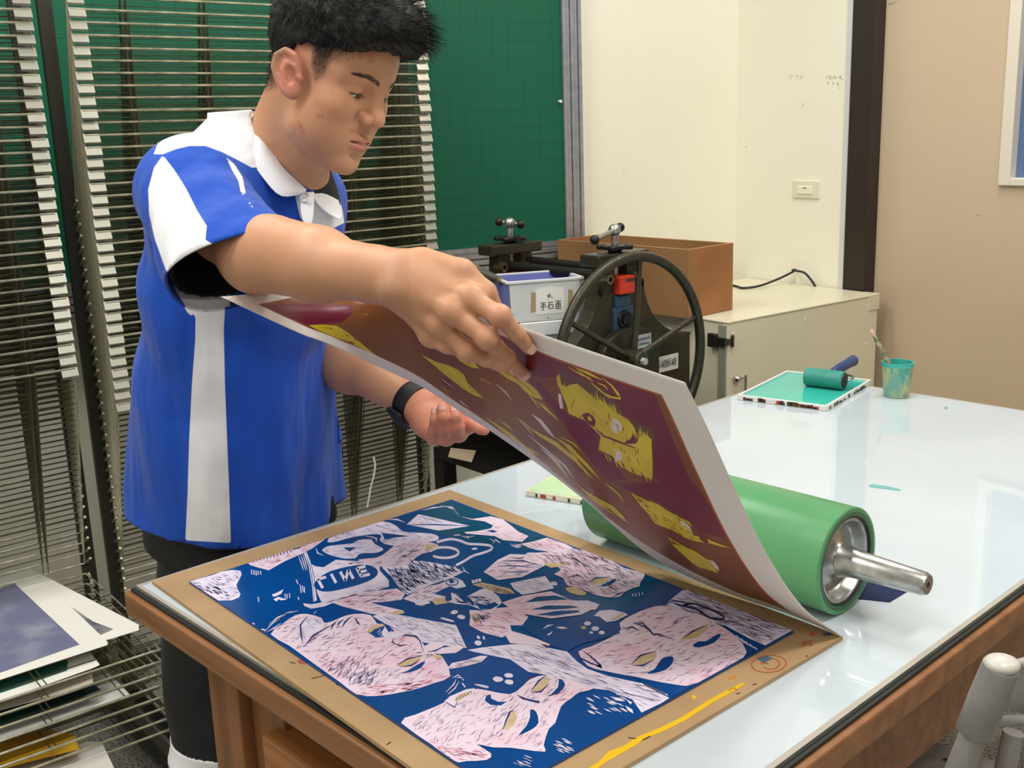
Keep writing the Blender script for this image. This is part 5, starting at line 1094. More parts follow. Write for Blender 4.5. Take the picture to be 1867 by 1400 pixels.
e3 = spline3(E3, NU); e1 = spline3(E1, NU); e2 = spline3(E2, NV); e4 = spline3(E4, NV)
uu = np.linspace(0, 1, NU)[:, None, None]; vv = np.linspace(0, 1, NV)[None, :, None]
SH = (1-vv)*e3[:, None]+vv*e1[:, None]+(1-uu)*e2[None]+uu*e4[None]-((1-uu)*(1-vv)*e3[0]+uu*(1-vv)*e3[-1]+(1-uu)*vv*e1[0]+uu*vv*e1[-1])
du = np.gradient(SH, axis=0); dv = np.gradient(SH, axis=1); SN = np.cross(du, dv); SN /= np.linalg.norm(SN, axis=2, keepdims=True)
toc = np.array([0, 0, CAMZ])-SH
if (SN*toc).sum() < 0: SN = -SN                 # towards the printed (camera) side
pxy = np.array([[proj(SH[i, j]) for j in range(NV)] for i in range(NU)])
def bil(G, u, v):
    x = min(max(u, 0), 1)*(NU-1); y = min(max(v, 0), 1)*(NV-1); i = min(int(x), NU-2); j = min(int(y), NV-2); a = x-i; b_ = y-j
    return G[i, j]*(1-a)*(1-b_)+G[i+1, j]*a*(1-b_)+G[i, j+1]*(1-a)*b_+G[i+1, j+1]*a*b_
def inv(x, y):
    d = (pxy[:, :, 0]-x)**2+(pxy[:, :, 1]-y)**2; k = np.unravel_index(int(d.argmin()), d.shape); u, v = k[0]/(NU-1), k[1]/(NV-1)
    for _ in range(4):
        p = bil(pxy, u, v); h = 0.004; ux = (bil(pxy, min(1, u+h), v)-bil(pxy, max(0, u-h), v))/(min(1, u+h)-max(0, u-h)); vx = (bil(pxy, u, min(1, v+h))-bil(pxy, u, max(0, v-h)))/(min(1, v+h)-max(0, v-h))
        J = np.array([ux, vx]).T; r = np.array([x, y])-p
        try: s = np.linalg.solve(J, r)
        except Exception: break
        n = np.linalg.norm(s); s = s*min(1, 0.05/max(n, 1e-9)); u = min(max(u+s[0], 0), 1); v = min(max(v+s[1], 0), 1)
    return u, v
def spt(u, v, o): p = bil(SH, u, v); n = bil(SN, u, v); return V(p+n/np.linalg.norm(n)*o)
m_sheet = mat('thick_print_paper', (232, 228, 224), 0.65)
mb = MB(); idx = lambda i, j: i*NV+j
front = (SH+SN*0.00015).reshape(-1, 3); back = (SH-SN*0.00015).reshape(-1, 3); o_ = NU*NV
vs = [tuple(p) for p in front]+[tuple(p) for p in back]; fs = []
flip = np.dot(np.cross(du[5, 5], dv[5, 5]), SN[5, 5]) < 0
for i in range(NU-1):
    for j in range(NV-1):
        q = (idx(i, j), idx(i+1, j), idx(i+1, j+1), idx(i, j+1)); q = q[::-1] if flip else q
        fs.append(q); fs.append(tuple(k+o_ for k in q[::-1]))
bd_ = [idx(i, 0) for i in range(NU)]+[idx(NU-1, j) for j in range(1, NV)]+[idx(i, NV-1) for i in range(NU-2, -1, -1)]+[idx(0, j) for j in range(NV-2, 0, -1)]
for a, b_ in zip(bd_, bd_[1:]+bd_[:1]): fs.append((a, b_, b_+o_, a+o_) if flip else (b_, a, a+o_, b_+o_))
mb.add(vs, fs)
printo = obj('lino_print', mb, m_sheet, smooth=True)
tag(printo, 'large paper print in maroon and yellow lifted off the block by the person', 'print')
m_pbrown = mat('brown_ink', (126, 80, 40), 0.32, spec=0.4, noise=3.5, rgb2=(132, 72, 42), ramp=(0.35, 0.7))
m_pmar = mat('maroon_ink', (112, 30, 56), 0.32, spec=0.4, noise=4, rgb2=(118, 42, 54)); m_pdark = mat('dark_red_ink', (108, 26, 32), 0.32, noise=5, rgb2=(120, 48, 36)); m_pbr2 = mat('dark_brown_ink', (104, 68, 48), 0.32)
m_py = mat('yellow_ink', (226, 204, 52), 0.35, noise=30, rgb2=(206, 184, 48)); m_pw = mat('pale_ink_gap_and_sheen', (226, 214, 214), 0.45); m_por = mat('orange_ink_edge', (176, 92, 30), 0.35)
PMATS = [m_pbrown, m_pmar, m_pdark, m_py, m_pw, m_pbr2, m_por]
art = MB(); _pz = [0]
ul, vl = inv(1437, 1113); uA, vA = inv(474, 556); uB, vB = inv(1187, 716)
_vm = sorted(inv(x, y) for x, y in ((1437, 1113), (1340, 1078), (1190, 1000), (1117, 936), (811, 717), (779, 695), (678, 643), (622, 620), (474, 556)))
_vu = [a for a, b_ in _vm]; _vv = [min(max(b_, .04), .21) for a, b_ in _vm]
def V0f(u): return float(np.interp(u, _vu, _vv))
U0, U1, V1 = min(max(ul, .02), .12), min(max(uA, .85), .985), min(max(vB, .8), .97)
# the inked rectangle as a fine grid
def gridart(u0, u1, v0, v1, nu, nv, mi, o):
    vs = []; fs = []
    for i in range(nu+1):
        u = u0+(u1-u0)*i/nu; a = V0f(u)+v0
        vs += [spt(u, a+(v1-a)*j/nv, o) for j in range(nv+1)]
    for i in range(nu):
        for j in range(nv):
            q = (i*(nv+1)+j, (i+1)*(nv+1)+j, (i+1)*(nv+1)+j+1, i*(nv+1)+j+1); fs.append(q[::-1] if flip else q)
    art.add(vs, fs, mi)
gridart(U0-.004, U1+.003, -.005, V1+.006, 110, 70, 6, 0.00022)
gridart(U0, U1, 0, V1, 110, 70, 0, 0.00030)
import bmesh
def pshape(px, mi, sm=0, jag=0.0):
    if sm: px = [tuple(p) for p in smooth_poly(px, sm)]
    uv = [inv(x, y) for x, y in px]; uv = [(min(max(u, U0), U1), min(max(v, V0f(u)), V1)) for u, v in uv]
    bm = bmesh.new(); vsb = [bm.verts.new((u, v, 0)) for u, v in uv]
    try: bm.faces.new(vsb)
    except Exception: bm.free(); return
    bmesh.ops.triangulate(bm, faces=bm.faces[:])
    for _ in range(5):
        lg = [e for e in bm.edges if math.hypot((e.verts[0].co.x-e.verts[1].co.x)*0.95, (e.verts[0].co.y-e.verts[1].co.y)*0.5) > 0.013]
        if not lg: break
        bmesh.ops.subdivide_edges(bm, edges=lg, cuts=1); bmesh.ops.triangulate(bm, faces=[f for f in bm.faces if len(f.verts) > 3])
    bm.verts.index_update(); _pz[0] += 1; o = 0.00034+0.0000022*_pz[0]
    vs = [spt(v.co.x, v.co.y, o) for v in bm.verts]; fs = []
    for f in bm.faces:
        q = [v.index for v in f.verts]; n = (vs[q[1]]-vs[q[0]]).cross(vs[q[2]]-vs[q[0]]); c = V((0, 0, CAMZ))-vs[q[0]]
        fs.append(tuple(q) if n.dot(c) > 0 else tuple(q[::-1]))
    art.add(vs, fs, mi); bm.free()
def pstroke(px, mi, w0=3.0, w1=0.5):
    n = len(px); l = []; r_ = []
    for i in range(n):
        a, b_ = px[max(0, i-1)], px[min(n-1, i+1)]; dx, dy = b_[0]-a[0], b_[1]-a[1]; d = math.hypot(dx, dy) or 1
        w = (w1+(w0-w1)*math.sin(math.pi*i/(n-1)) if n > 2 else w0)*0.5
        l.append((px[i][0]-dy/d*w, px[i][1]+dx/d*w)); r_.append((px[i][0]+dy/d*w, px[i][1]-dx/d*w))
    pshape(l+r_[::-1], mi)
C_ = lambda p: [(700+x/2.6667, 350+y/2.6667) for x, y in p]
D_ = lambda p: [(380+x/4.6675, 480+y/4.6675) for x, y in p]
PB, PM, PD, PY, PW, PB2, PO = range(7)
random.seed(5)
pshape(C_([(640, 750), (720, 760), (850, 800), (1060, 880), (1310, 975), (1480, 1380), (1530, 1480), (1420, 1480), (1330, 1400), (1240, 1290), (1045, 1250), (1050, 1190), (980, 1110), (900, 1080), (880, 1010), (830, 900), (790, 860), (730, 890), (700, 900), (690, 850)]), PM)
pshape(B_([(640, 0), (760, 0), (905, 0), (1000, 130), (1080, 275), (1030, 270), (940, 240), (840, 160), (720, 90)]), PM)
pshape(B_([(520, 0), (640, 0), (720, 90), (600, 50)]), PM)
pshape(C_([(700, 900), (760, 930), (850, 1030), (900, 1090), (980, 1130), (1040, 1190), (1040, 1260), (1110, 1300), (1180, 1400), (1080, 1400), (960, 1240), (840, 1080), (760, 990)]), PM)
pshape(D_([(430, 357), (640, 345), (900, 345), (1220, 350), (1230, 420), (1140, 500), (960, 515), (850, 525), (640, 445)]), PM)
pshape(C_([(270, 900), (340, 900), (420, 960), (490, 1030), (500, 1090), (440, 1095), (370, 1030), (300, 960)]), PD, 2)
pshape(C_([(640, 760), (720, 780), (745, 830), (720, 845), (680, 810)]), PD)
pshape(C_([(840, 860), (960, 900), (1080, 960), (1120, 1010), (1180, 1090), (1300, 1150), (1320, 1190), (1260, 1290), (1240, 1180), (1150, 1080), (1050, 1000), (940, 940), (860, 930)]), PB2)
# yellow shapes
pshape(D_([(855, 525), (960, 520), (1090, 530), (1190, 590), (1290, 670), (1240, 662), (1330, 720), (1415, 772), (1370, 752), (1240, 692), (1180, 662), (1080, 632), (960, 582), (880, 542)]), PY)
for q in ([(960, 545), (1060, 548), (1120, 560), (1040, 562)], [(1150, 590), (1210, 625), (1180, 618)], [(1145, 662), (1220, 665), (1250, 682), (1190, 684)], [(1210, 615), (1280, 662), (1240, 648)]): pshape(D_(q), PB)
for k in range(9): pstroke(D_([(905+k*26, 560+k*12), (895+k*26, 545+k*11)]), PB, 1.0, 0.6)
pshape(D_([(1635, 400), (1670, 385), (1700, 400), (1690, 415), (1650, 415)]), PY); pshape(D_([(1310, 435), (1355, 432), (1350, 438)]), PY)
pshape(C_([(182, 790), (250, 822), (310, 840), (360, 862), (392, 890), (405, 925), (440, 960), (484, 1000), (440, 988), (385, 955), (330, 900), (350, 905), (310, 868), (240, 828)]), PY)
pshape(C_([(400, 930), (430, 958), (445, 978), (420, 965)]), PB)
pshape(C_([(300, 752), (335, 748), (380, 775), (420, 800), (465, 858), (425, 852), (372, 822), (335, 782)]), PY); pshape(C_([(372, 762), (440, 800), (500, 857), (470, 845), (420, 808)]), PY)
for q in ([(320, 765), (390, 810), (440, 850), (400, 825)], [(345, 762), (400, 800), (380, 792)]): pshape(C_(q), PB)
pshape(C_([(478, 768), (500, 772), (560, 815), (610, 850), (640, 900), (700, 925), (745, 962), (775, 1008), (735, 1000), (690, 972), (650, 930), (600, 905), (550, 868), (505, 815)]), PY)
pstroke(C_([(500, 790), (560, 850), (620, 900)]), PB, 2.4); pstroke(C_([(560, 830), (610, 880), (660, 920)]), PB, 2.0); pstroke(C_([(585, 838), (610, 860), (632, 890)]), PW, 2.4); pstroke(C_([(640, 900), (700, 950), (740, 990)]), PB, 1.4)
for s_, w in (([(690, 960), (720, 1000), (758, 1052)], 3.0), ([(735, 1010), (790, 1055), (848, 1108)], 3.4), ([(760, 1015), (800, 1060), (840, 1098)], 2.0), ([(495, 1095), (560, 1140), (620, 1182), (700, 1250), (738, 1278)], 5.0), ([(555, 1100), (600, 1135), (632, 1168)], 3.0), ([(640, 1092), (680, 1120), (722, 1152)], 2.6), ([(560, 1150), (640, 1210), (720, 1255), (760, 1280)], 3.6),
              ([(700, 1140), (760, 1180), (840, 1225), (930, 1300), (1020, 1395)], 8.0), ([(830, 1190), (900, 1235), (990, 1330), (1050, 1395)], 6.0), ([(860, 1190), (920, 1220), (960, 1260)], 3.0), ([(470, 905), (520, 930)], 1.2), ([(860, 1200), (940, 1300), (1000, 1390)], 3)): pstroke(C_(s_), PY, w, 0.6)
for s_, w in (([(720, 1080), (760, 1110), (800, 1160), (832, 1195)], 7.0), ([(660, 1110), (700, 1150), (730, 1190)], 2.0), ([(548, 935), (590, 970), (622, 1010)], 2.6), ([(600, 1180), (700, 1260), (800, 1340), (860, 1400)], 5), ([(760, 1240), (840, 1310), (900, 1390)], 6), ([(700, 1180), (800, 1260), (860, 1320)], 3.5), ([(820, 1270), (880, 1330), (930, 1398)], 4), ([(640, 1200), (720, 1270), (780, 1330)], 3)): pstroke(C_(s_), PW, w, 0.6)  # pale streaks: partly uninked paper, partly the ink's gloss painted in as colour
# large flame-edged face
flame = [(838, 902), (852, 880), (862, 930), (880, 950), (905, 935), (915, 960), (940, 930), (952, 975), (975, 958), (985, 1000), (1010, 988), (1030, 1012), (1058, 1012), (1075, 1048), (1112, 1060), (1122, 1092), (1110, 1110), (1105, 1140), (1130, 1166), (1158, 1160), (1175, 1130), (1192, 1108), (1198, 1150), (1222, 1148), (1240, 1190), (1262, 1182), (1282, 1186), (1302, 1200), (1262, 1262), (1252, 1312), (1276, 1370), (1308, 1400), (1270, 1382), (1210, 1366), (1150, 1330), (1110, 1282), (1045, 1250), (1055, 1185), (1020, 1150), (980, 1110), (900, 1076), (888, 1030), (870, 990), (850, 942)]
pshape(C_(flame), PY)
pshape(C_([(1112, 1102), (1140, 1110), (1158, 1142), (1135, 1172), (1104, 1158)]), PW, 2); pshape(C_([(1122, 1245), (1150, 1258), (1160, 1298), (1120, 1312), (1130, 1280)]), PW); pshape(C_([(848, 978), (862, 982), (874, 1050), (858, 1052), (850, 1010)]), PW)
pshape(C_([(962, 1088), (975, 1076), (1000, 1074), (1030, 1108), (1024, 1140), (1000, 1128), (980, 1108)]), PM, 2); pshape(C_([(980, 1092), (1004, 1088), (1014, 1112), (995, 1110)]), PY)
pshape(C_([(1208, 1138), (1232, 1160), (1242, 1186), (1225, 1222), (1168, 1218), (1200, 1198), (1212, 1170)]), PM, 2); pstroke(C_([(1030, 1150), (1070, 1185), (1150, 1215), (1225, 1245)]), PM, 3.6, 1.5)
for k in range(26):
    x = random.uniform(900, 1240); y = 1000+(x-900)*0.66+random.uniform(-60, 90); pstroke(C_([(x, y), (x+random.uniform(-4, 8), y+14), (x+random.uniform(0, 10), y+random.uniform(22, 40))]), PM, 1.6, 0.4)
for k in range(44):
    t = k/43; x = 850+t*440; y = 935+t*255+25*math.sin(t*9)+random.uniform(-14, 10); l = random.uniform(26, 62)
    pstroke(C_([(x, y+14), (x-l*.10, y-l*.4), (x-l*.22, y-l)]), PY, random.uniform(2.2, 4.2), 0.4)
for k in range(16):
    x = 1060+k*16; y = 1260+k*8+random.uniform(-6, 10); pstroke(C_([(x, y), (x+8, y+18), (x+18, y+38)]), PY if k % 3 else PM, 2.4, 0.4)
# arcs above it
for s_, w in (([(830, 812), (920, 838), (1000, 880), (1062, 912)], 7.0), ([(1062, 900), (1110, 940), (1140, 980), (1152, 1002), (1110, 996), (1060, 970)], 5.0), ([(1010, 925), (1050, 960), (1100, 1002)], 3.0), ([(900, 850), (960, 885), (1010, 905)], 3.0), ([(1040, 925), (1075, 940), (1090, 960)], 3), ([(940, 860), (990, 900), (1020, 920)], 2.4)): pstroke(C_(s_), PY, w, 1.0)
pshape(B_([(600, 52), (640, 92), (690, 88), (722, 100), (765, 128), (800, 150), (835, 190), (880, 224), (900, 255), (960, 270), (1020, 295), (1085, 318), (1040, 312), (970, 292), (920, 288), (860, 268), (800, 232), (745, 212), (715, 200), (700, 165), (668, 140), (640, 108)]), PY)
pshape(B_([(832, 182), (858, 192), (885, 215), (897, 248), (880, 252), (856, 222)]), PW); pshape(B_([(922, 236), (950, 250), (978, 288), (958, 302), (930, 272)]), PD)
pshape(B_([(768, 258), (800, 298), (840, 308), (900, 328), (952, 362), (990, 388), (1024, 442), (980, 426), (925, 412), (895, 392), (850, 350), (808, 312)]), PY); pshape(B_([(972, 374), (1000, 382), (1024, 410), (1028, 432), (1000, 412)]), PW)
for s_, w in (([(360, 30), (430, 80), (500, 120), (550, 165), (580, 195)], 9.0), ([(330, 0), (390, 60), (450, 110), (520, 160)], 4), ([(500, 20), (540, 60), (560, 90)], 3), ([(470, 0), (500, 25), (520, 45)], 3)): pstroke(B_(s_), PY, w, 0.8)
for k in range(26):
    t = k/25; x = 610+t*280; y = 62+t*140; l = random.uniform(14, 34); pstroke(B_([(x+6, y+14), (x, y), (x-l*.7, y-l*.75)]), PY, random.uniform(1.6, 3.2), 0.3)
for k in range(14):
    t = k/13; x = 790+t*190; y = 275+t*110; l = random.uniform(12, 26); pstroke(B_([(x+6, y+12), (x, y), (x-l*.8, y-l*.6)]), PY, random.uniform(1.6, 2.8), 0.3)
for k in range(22):
    x = random.uniform(640, 900); y = 100+(x-640)*0.62+random.uniform(-18, 50); pstroke(B_([(x, y), (x+10, y+10), (x+22, y+16)]), PB, 1.3, 0.4)
for k in range(26):
    x = random.uniform(0, 1); px0 = (790+x*330+random.uniform(-10, 10), 690+x*300+random.uniform(-12, 12)); pstroke([px0, (px0[0]+7, px0[1]+6), (px0[0]+16, px0[1]+12)], random.choice((PW, PB, PY)), 1.2, 0.3)
arto = obj('printed_image', art, PMATS, printo, smooth=True)
# ================================================================== implicit-surface toolkit (the person's body and clothes)
A3 = lambda v: np.array(v, dtype=np.float32)
def sph(P, c, r): return np.linalg.norm(P-A3(c), axis=1)-r
def elp(P, c, r, M=None):
    q = P-A3(c)
    if M is not None: q = q @ np.asarray(M, np.float32)
    k0 = np.linalg.norm(q/A3(r), axis=1); k1 = np.linalg.norm(q/(A3(r)**2), axis=1); return k0*(k0-1)/np.maximum(k1, 1e-9)
def rcone(P, a, b_, r1, r2):
    a, b_ = A3(a), A3(b_); ba = b_-a; t = np.clip(((P-a)@ba)/max(float(ba@ba), 1e-12), 0, 1)
    return np.linalg.norm(P-a-t[:, None]*ba, axis=1)-(r1+(r2-r1)*t)
def chain(P, pts, rs, k=0.0):
    d = None
    for i in range(len(pts)-1):
        e = rcone(P, pts[i], pts[i+1], rs[i], rs[i+1]); d = e if d is None else (np.minimum(d, e) if k == 0 else smin(d, e, k))
    return d
def smin(a, b_, k):
    h = np.maximum(k-np.abs(a-b_), 0)/k; return np.minimum(a, b_)-h*h*k*0.25
def smax(a, b_, k): return -smin(-a, -b_, k)
def surface_net(f, lo, hi, h, block=12):
    """mesh of f = 0 inside the box lo..hi with cell size h; f is only evaluated near the surface"""
    lo = np.array(lo, np.float64); n = np.ceil((np.array(hi)-lo)/h/block).astype(int)*block
    nb = n//block
    cs = np.stack(np.meshgrid(*[np.arange(k) for k in nb], indexing='ij'), -1).reshape(-1, 3)
    cc = (lo+(cs+0.5)*block*h).astype(np.float32)
    dc = f(cc); R = block*h*0.5*math.sqrt(3)*1.5+2*h
    act = cs[np.abs(dc) < R]
    G = np.full(tuple(n+1), 1.0, np.float32)
    # coarse sign everywhere
    sgn = np.sign(dc).reshape(tuple(nb)).astype(np.float32)
    G[:-1, :-1, :-1] = np.repeat(np.repeat(np.repeat(sgn, block, 0), block, 1), block, 2)
    off = np.stack(np.meshgrid(*[np.arange(block+1)]*3, indexing='ij'), -1).reshape(-1, 3)
    step = max(1, 400000//len(off))
    for i in range(0, len(act), step):
        a = act[i:i+step]; id_ = (a[:, None, :]*block+off[None]).reshape(-1, 3)
        v = f((lo+id_*h).astype(np.float32)); G[id_[:, 0], id_[:, 1], id_[:, 2]] = v
    ins = G < 0; c = np.zeros(tuple(n), np.int8)
    for dx in (0, 1):
        for dy in (0, 1):
            for dz in (0, 1): c += ins[dx:n[0]+dx, dy:n[1]+dy, dz:n[2]+dz]
    cells = np.argwhere((c > 0) & (c < 8))
    if len(cells) == 0: return np.zeros((0, 3)), []
    vid = np.full(tuple(n), -1, np.int64); vid[cells[:, 0], cells[:, 1], cells[:, 2]] = np.arange(len(cells))
    acc = np.zeros((len(cells), 3)); cnt = np.zeros(len(cells))
    corners = [(x, y, z) for x in (0, 1) for y in (0, 1) for z in (0, 1)]
    for a in corners:
        for ax in range(3):
            if a[ax]: continue
            b_ = list(a); b_[ax] = 1
            va = G[cells[:, 0]+a[0], cells[:, 1]+a[1], cells[:, 2]+a[2]]; vb = G[cells[:, 0]+b_[0], cells[:, 1]+b_[1], cells[:, 2]+b_[2]]
            m = (va < 0) != (vb < 0); t = np.where(m, va/np.where(m, va-vb, 1), 0)
            p = np.array(a, float)[None]+np.zeros((len(cells), 3)); p[:, ax] += t; acc[m] += p[m]; cnt[m] += 1
    Vt = lo+(cells+acc/cnt[:, None])*h
    quads = []
    for ax in range(3):
        o1, o2 = (ax+1) % 3, (ax+2) % 3
        sl0 = [slice(1, n[k]) for k in range(3)]; sl0[ax] = slice(0, n[ax]); sl1 = list(sl0); sl1[ax] = slice(1, n[ax]+1)
        A, B2 = ins[tuple(sl0)], ins[tuple(sl1)]; e = np.argwhere(A != B2)
        if len(e) == 0: continue
        s = A[e[:, 0], e[:, 1], e[:, 2]]; base = e.copy()
        for k in (o1, o2): base[:, k] += 1
        def cell(d1_, d2_):
            q = base.copy(); q[:, o1] += d1_; q[:, o2] += d2_; return vid[q[:, 0], q[:, 1], q[:, 2]]
        q = np.stack([cell(-1, -1), cell(0, -1), cell(0, 0), cell(-1, 0)], 1)
        q[~s] = q[~s][:, ::-1]; quads.append(q[(q >= 0).all(1)])
    Q = np.concatenate(quads)
    # settle the vertices on the surface
    P = Vt.astype(np.float32)
    for _ in range(2):
        e = 0.4*h; g = np.stack([f(P+A3(d)*e)-f(P-A3(d)*e) for d in ((1, 0, 0), (0, 1, 0), (0, 0, 1))], 1)/(2*e)
        d0 = f(P); s = np.clip(d0/np.maximum((g*g).sum(1), 0.05), -0.6*h, 0.6*h); P = P-g*s[:, None]
    return P, Q
def np_mesh(name, Vt, Q, mats, parent=None, colors=None, attrs=None):
    """numpy vertices and quads as one smooth object"""
    me = bpy.data.meshes.new(name); Vt = np.asarray(Vt, np.float64)
    if parent is not None:
        inv_ = np.array(wm(parent).inverted()); Vt = Vt @ inv_[:3, :3].T+inv_[:3, 3]
    Q = np.asarray(Q); k = Q.shape[1]
    me.vertices.add(len(Vt)); me.vertices.foreach_set('co', Vt.astype(np.float32).ravel())
    me.loops.add(Q.size); me.loops.foreach_set('vertex_index', Q.astype(np.int32).ravel())
    me.polygons.add(len(Q)); me.polygons.foreach_set('loop_start', (np.arange(len(Q))*k).astype(np.int32)); 
    me.update(calc_edges=True); me.validate()
    me.polygons.foreach_set('use_smooth', [True]*len(me.polygons))
    if colors is not None:
        ca = me.color_attributes.new('tint', 'FLOAT_COLOR', 'POINT'); c = np.ones((len(Vt), 4), np.float32); c[:, :3] = colors; ca.data.foreach_set('color', c.ravel())
    for nm, vals in (attrs or {}).items():
        a = me.attributes.new(nm, 'FLOAT', 'POINT'); a.data.foreach_set('value', np.asarray(vals, np.float32))
    for m in (mats if isinstance(mats, (list, tuple)) else [mats]): me.materials.append(m)
    o = bpy.data.objects.new(name, me); COL.objects.link(o)
    if parent is not None: o.parent = parent
    return o
def compact(Vt, Q):
    u, inv_ = np.unique(Q.ravel(), return_inverse=True); return Vt[u], inv_.reshape(Q.shape), u
def polysd(px, poly):                    # signed distance (negative inside) of 2D points to a polygon
    poly = np.array(poly, float); d = np.full(len(px), 1e9); s = np.zeros(len(px), bool); n = len(poly)
    for i in range(n):
        a, b_ = poly[i], poly[(i+1) % n]; e = b_-a; w = px-a; t = np.clip((w@e)/max(e@e, 1e-12), 0, 1); q = w-t[:, None]*e; d = np.minimum(d, (q*q).sum(1))
        c1 = px[:, 1] >= a[1]; c2 = px[:, 1] < b_[1]; c3 = e[0]*w[:, 1] > e[1]*w[:, 0]; s ^= ((c1 & c2 & c3) | (~c1 & ~c2 & ~c3))
    d = np.sqrt(d); return np.where(s, -d, d)
def projN(P):
    v = (np.asarray(P, float)-np.array([0, 0, CAMZ])) @ CR.T; return np.stack([CX+FPX*v[:, 0]/v[:, 2], CY-FPX*v[:, 1]/v[:, 2]], 1)
def vnoise(P, s, seed=0):                # cheap smooth noise
    r = np.random.RandomState(seed); o = np.zeros(len(P))
    for k in range(5):
        w = r.normal(size=3); w = w/np.linalg.norm(w)*s*(0.7+0.5*k*0.6); o += np.sin(P@w+r.uniform(0, 6.28))/(1+0.6*k)
    return o/2.2
# ================================================================== the person
# ---- head pose: local x forward, y to his left, z up; origin between the ears
def rotm(a, b_, c):
    ca, sa, cb, sb, cc, sc = math.cos(a), math.sin(a), math.cos(b_), math.sin(b_), math.cos(c), math.sin(c)
    return np.array([[ca, -sa, 0], [sa, ca, 0], [0, 0, 1]]) @ np.array([[cb, 0, sb], [0, 1, 0], [-sb, 0, cb]]) @ np.array([[1, 0, 0], [0, cc, -sc], [0, sc, cc]])
HM = rotm(rad(-29.4), rad(25.5), rad(-6.0)); HT = np.array([-0.247, 1.606, 1.502])
def tohead(P): return (P-HT.astype(np.float32)) @ HM.astype(np.float32)
def fromhead(q): return V(tuple(HM @ np.array(q, float)+HT))
def hq(P):                                # the face a little shorter and flatter than the plain model
    q = tohead(P).copy(); x, z = q[:, 0], q[:, 2]
    q[:, 0] = np.where(x > 0, x*1.065, x); q[:, 2] = np.where(z < -.01, -.01+(z+.01)*1.075, z); return q
def head_sdf(P):
    q = hq(P); q[:, 1] = np.abs(q[:, 1])
    d = elp(q, (-.012, 0, .050), (.092, .074, .080))
    d = smin(d, elp(q, (.030, 0, .045), (.060, .062, .062)), .03)
    d = smin(d, elp(q, (.036, 0, -.018), (.048, .058, .060)), .03)
    d = smin(d, elp(q, (.056, .040, -.014), (.026, .024, .022)), .024)
    d = smin(d, rcone(q, (.012, .049, -.070), (.068, .015, -.098), .012, .015), .050)
    d = smin(d, elp(q, (.040, .034, -.052), (.036, .026, .038)), .026)
    d = smin(d, elp(q, (.064, 0, -.060), (.028, .034, .034)), .020)
    d = smin(d, sph(q, (.079, 0, -.098), .0155), .018)
    d = smin(d, rcone(q, (.079, .012, .033), (.058, .050, .031), .0105, .009), .016)
    d = smax(d, -elp(q, (.093, .032, .012), (.016, .019, .0115)), .014)
    # lids over the eyeball
    d = smin(d, sph(q, (.0680, .0318, .0125), .0150), .005)
    d = smax(d, -elp(q, (.0835, .0318, .0070), (.0085, .0142, .0027)), .0012)
    # nose
    d = smin(d, rcone(q, (.083, 0, .024), (.1005, 0, -.010), .0075, .0105), .016)
    d = smin(d, sph(q, (.1050, 0, -.0160), .0106), .008)
    d = smin(d, elp(q, (.0935, .0150, -.0205), (.0110, .0072, .0086)), .005)
    d = smax(d, -elp(q, (.0995, .0080, -.0290), (.0065, .0036, .0030)), .003)
    d = smax(d, -elp(q, (.0860, .0235, -.0215), (.0060, .0018, .0085)), .004)
    # lips
    d = smin(d, chain(q, [(.0955, 0, -.0515), (.0925, .010, -.0510), (.0800, .0245, -.0560)], [.0052, .0052, .0030]), .006)
    d = smin(d, chain(q, [(.0935, 0, -.0640), (.0905, .011, -.0630), (.0800, .0230, -.0585)], [.0064, .0058, .0030]), .006)
    d = smax(d, -chain(q, [(.1010, 0, -.0574), (.0965, .011, -.0568), (.0830, .0255, -.0582)], [.0012, .0012, .0016]), .0035)
    d = smax(d, -elp(q, (.0950, 0, -.0765), (.0070, .014, .0050)), .010)
    d = smax(d, -rcone(q, (.1015, 0, -.034), (.1000, 0, -.045), .0016, .0022), .004)
    # ear
    e = np.stack([q[:, 0]*math.cos(.25)+q[:, 2]*math.sin(.25)+.006, q[:, 1]-.0765-(.006-q[:, 0])*.42, -q[:, 0]*math.sin(.25)+q[:, 2]*math.cos(.25)-.001], 1)
    er = elp(e, (-.002, 0, .001), (.0175, .0055, .0315)); er = smin(er, elp(e, (.004, -.002, -.023), (.0095, .005, .011)), .008)
    rim = [(.010, .000, .014), (.006, .002, .025), (-.005, .004, .030), (-.015, .005, .021), (-.018, .005, .005), (-.013, .003, -.012), (-.005, .001, -.024)]
    er = smin(er, chain(e, rim, [.0030, .0034, .0038, .0040, .0036, .0032, .0030]), .004)
    er = smax(er, -elp(e, (.002, .0065, -.001), (.0085, .0085, .0130)), .003)
    er = smax(er, -chain(e, [(.006, .007, .016), (-.005, .008, .021), (-.0115, .008, .012), (-.011, .007, 0)], [.0034, .0036, .0034, .0026]), .002)
    er = smin(er, chain(e, [(-.004, .003, .014), (-.0065, .004, .004), (-.002, .003, -.012)], [.0022, .0026, .0024]), .004)
    er = smin(er, sph(e, (.0135, .000, -.003), .0045), .004)
    d = smin(d, er, .006)
    return d
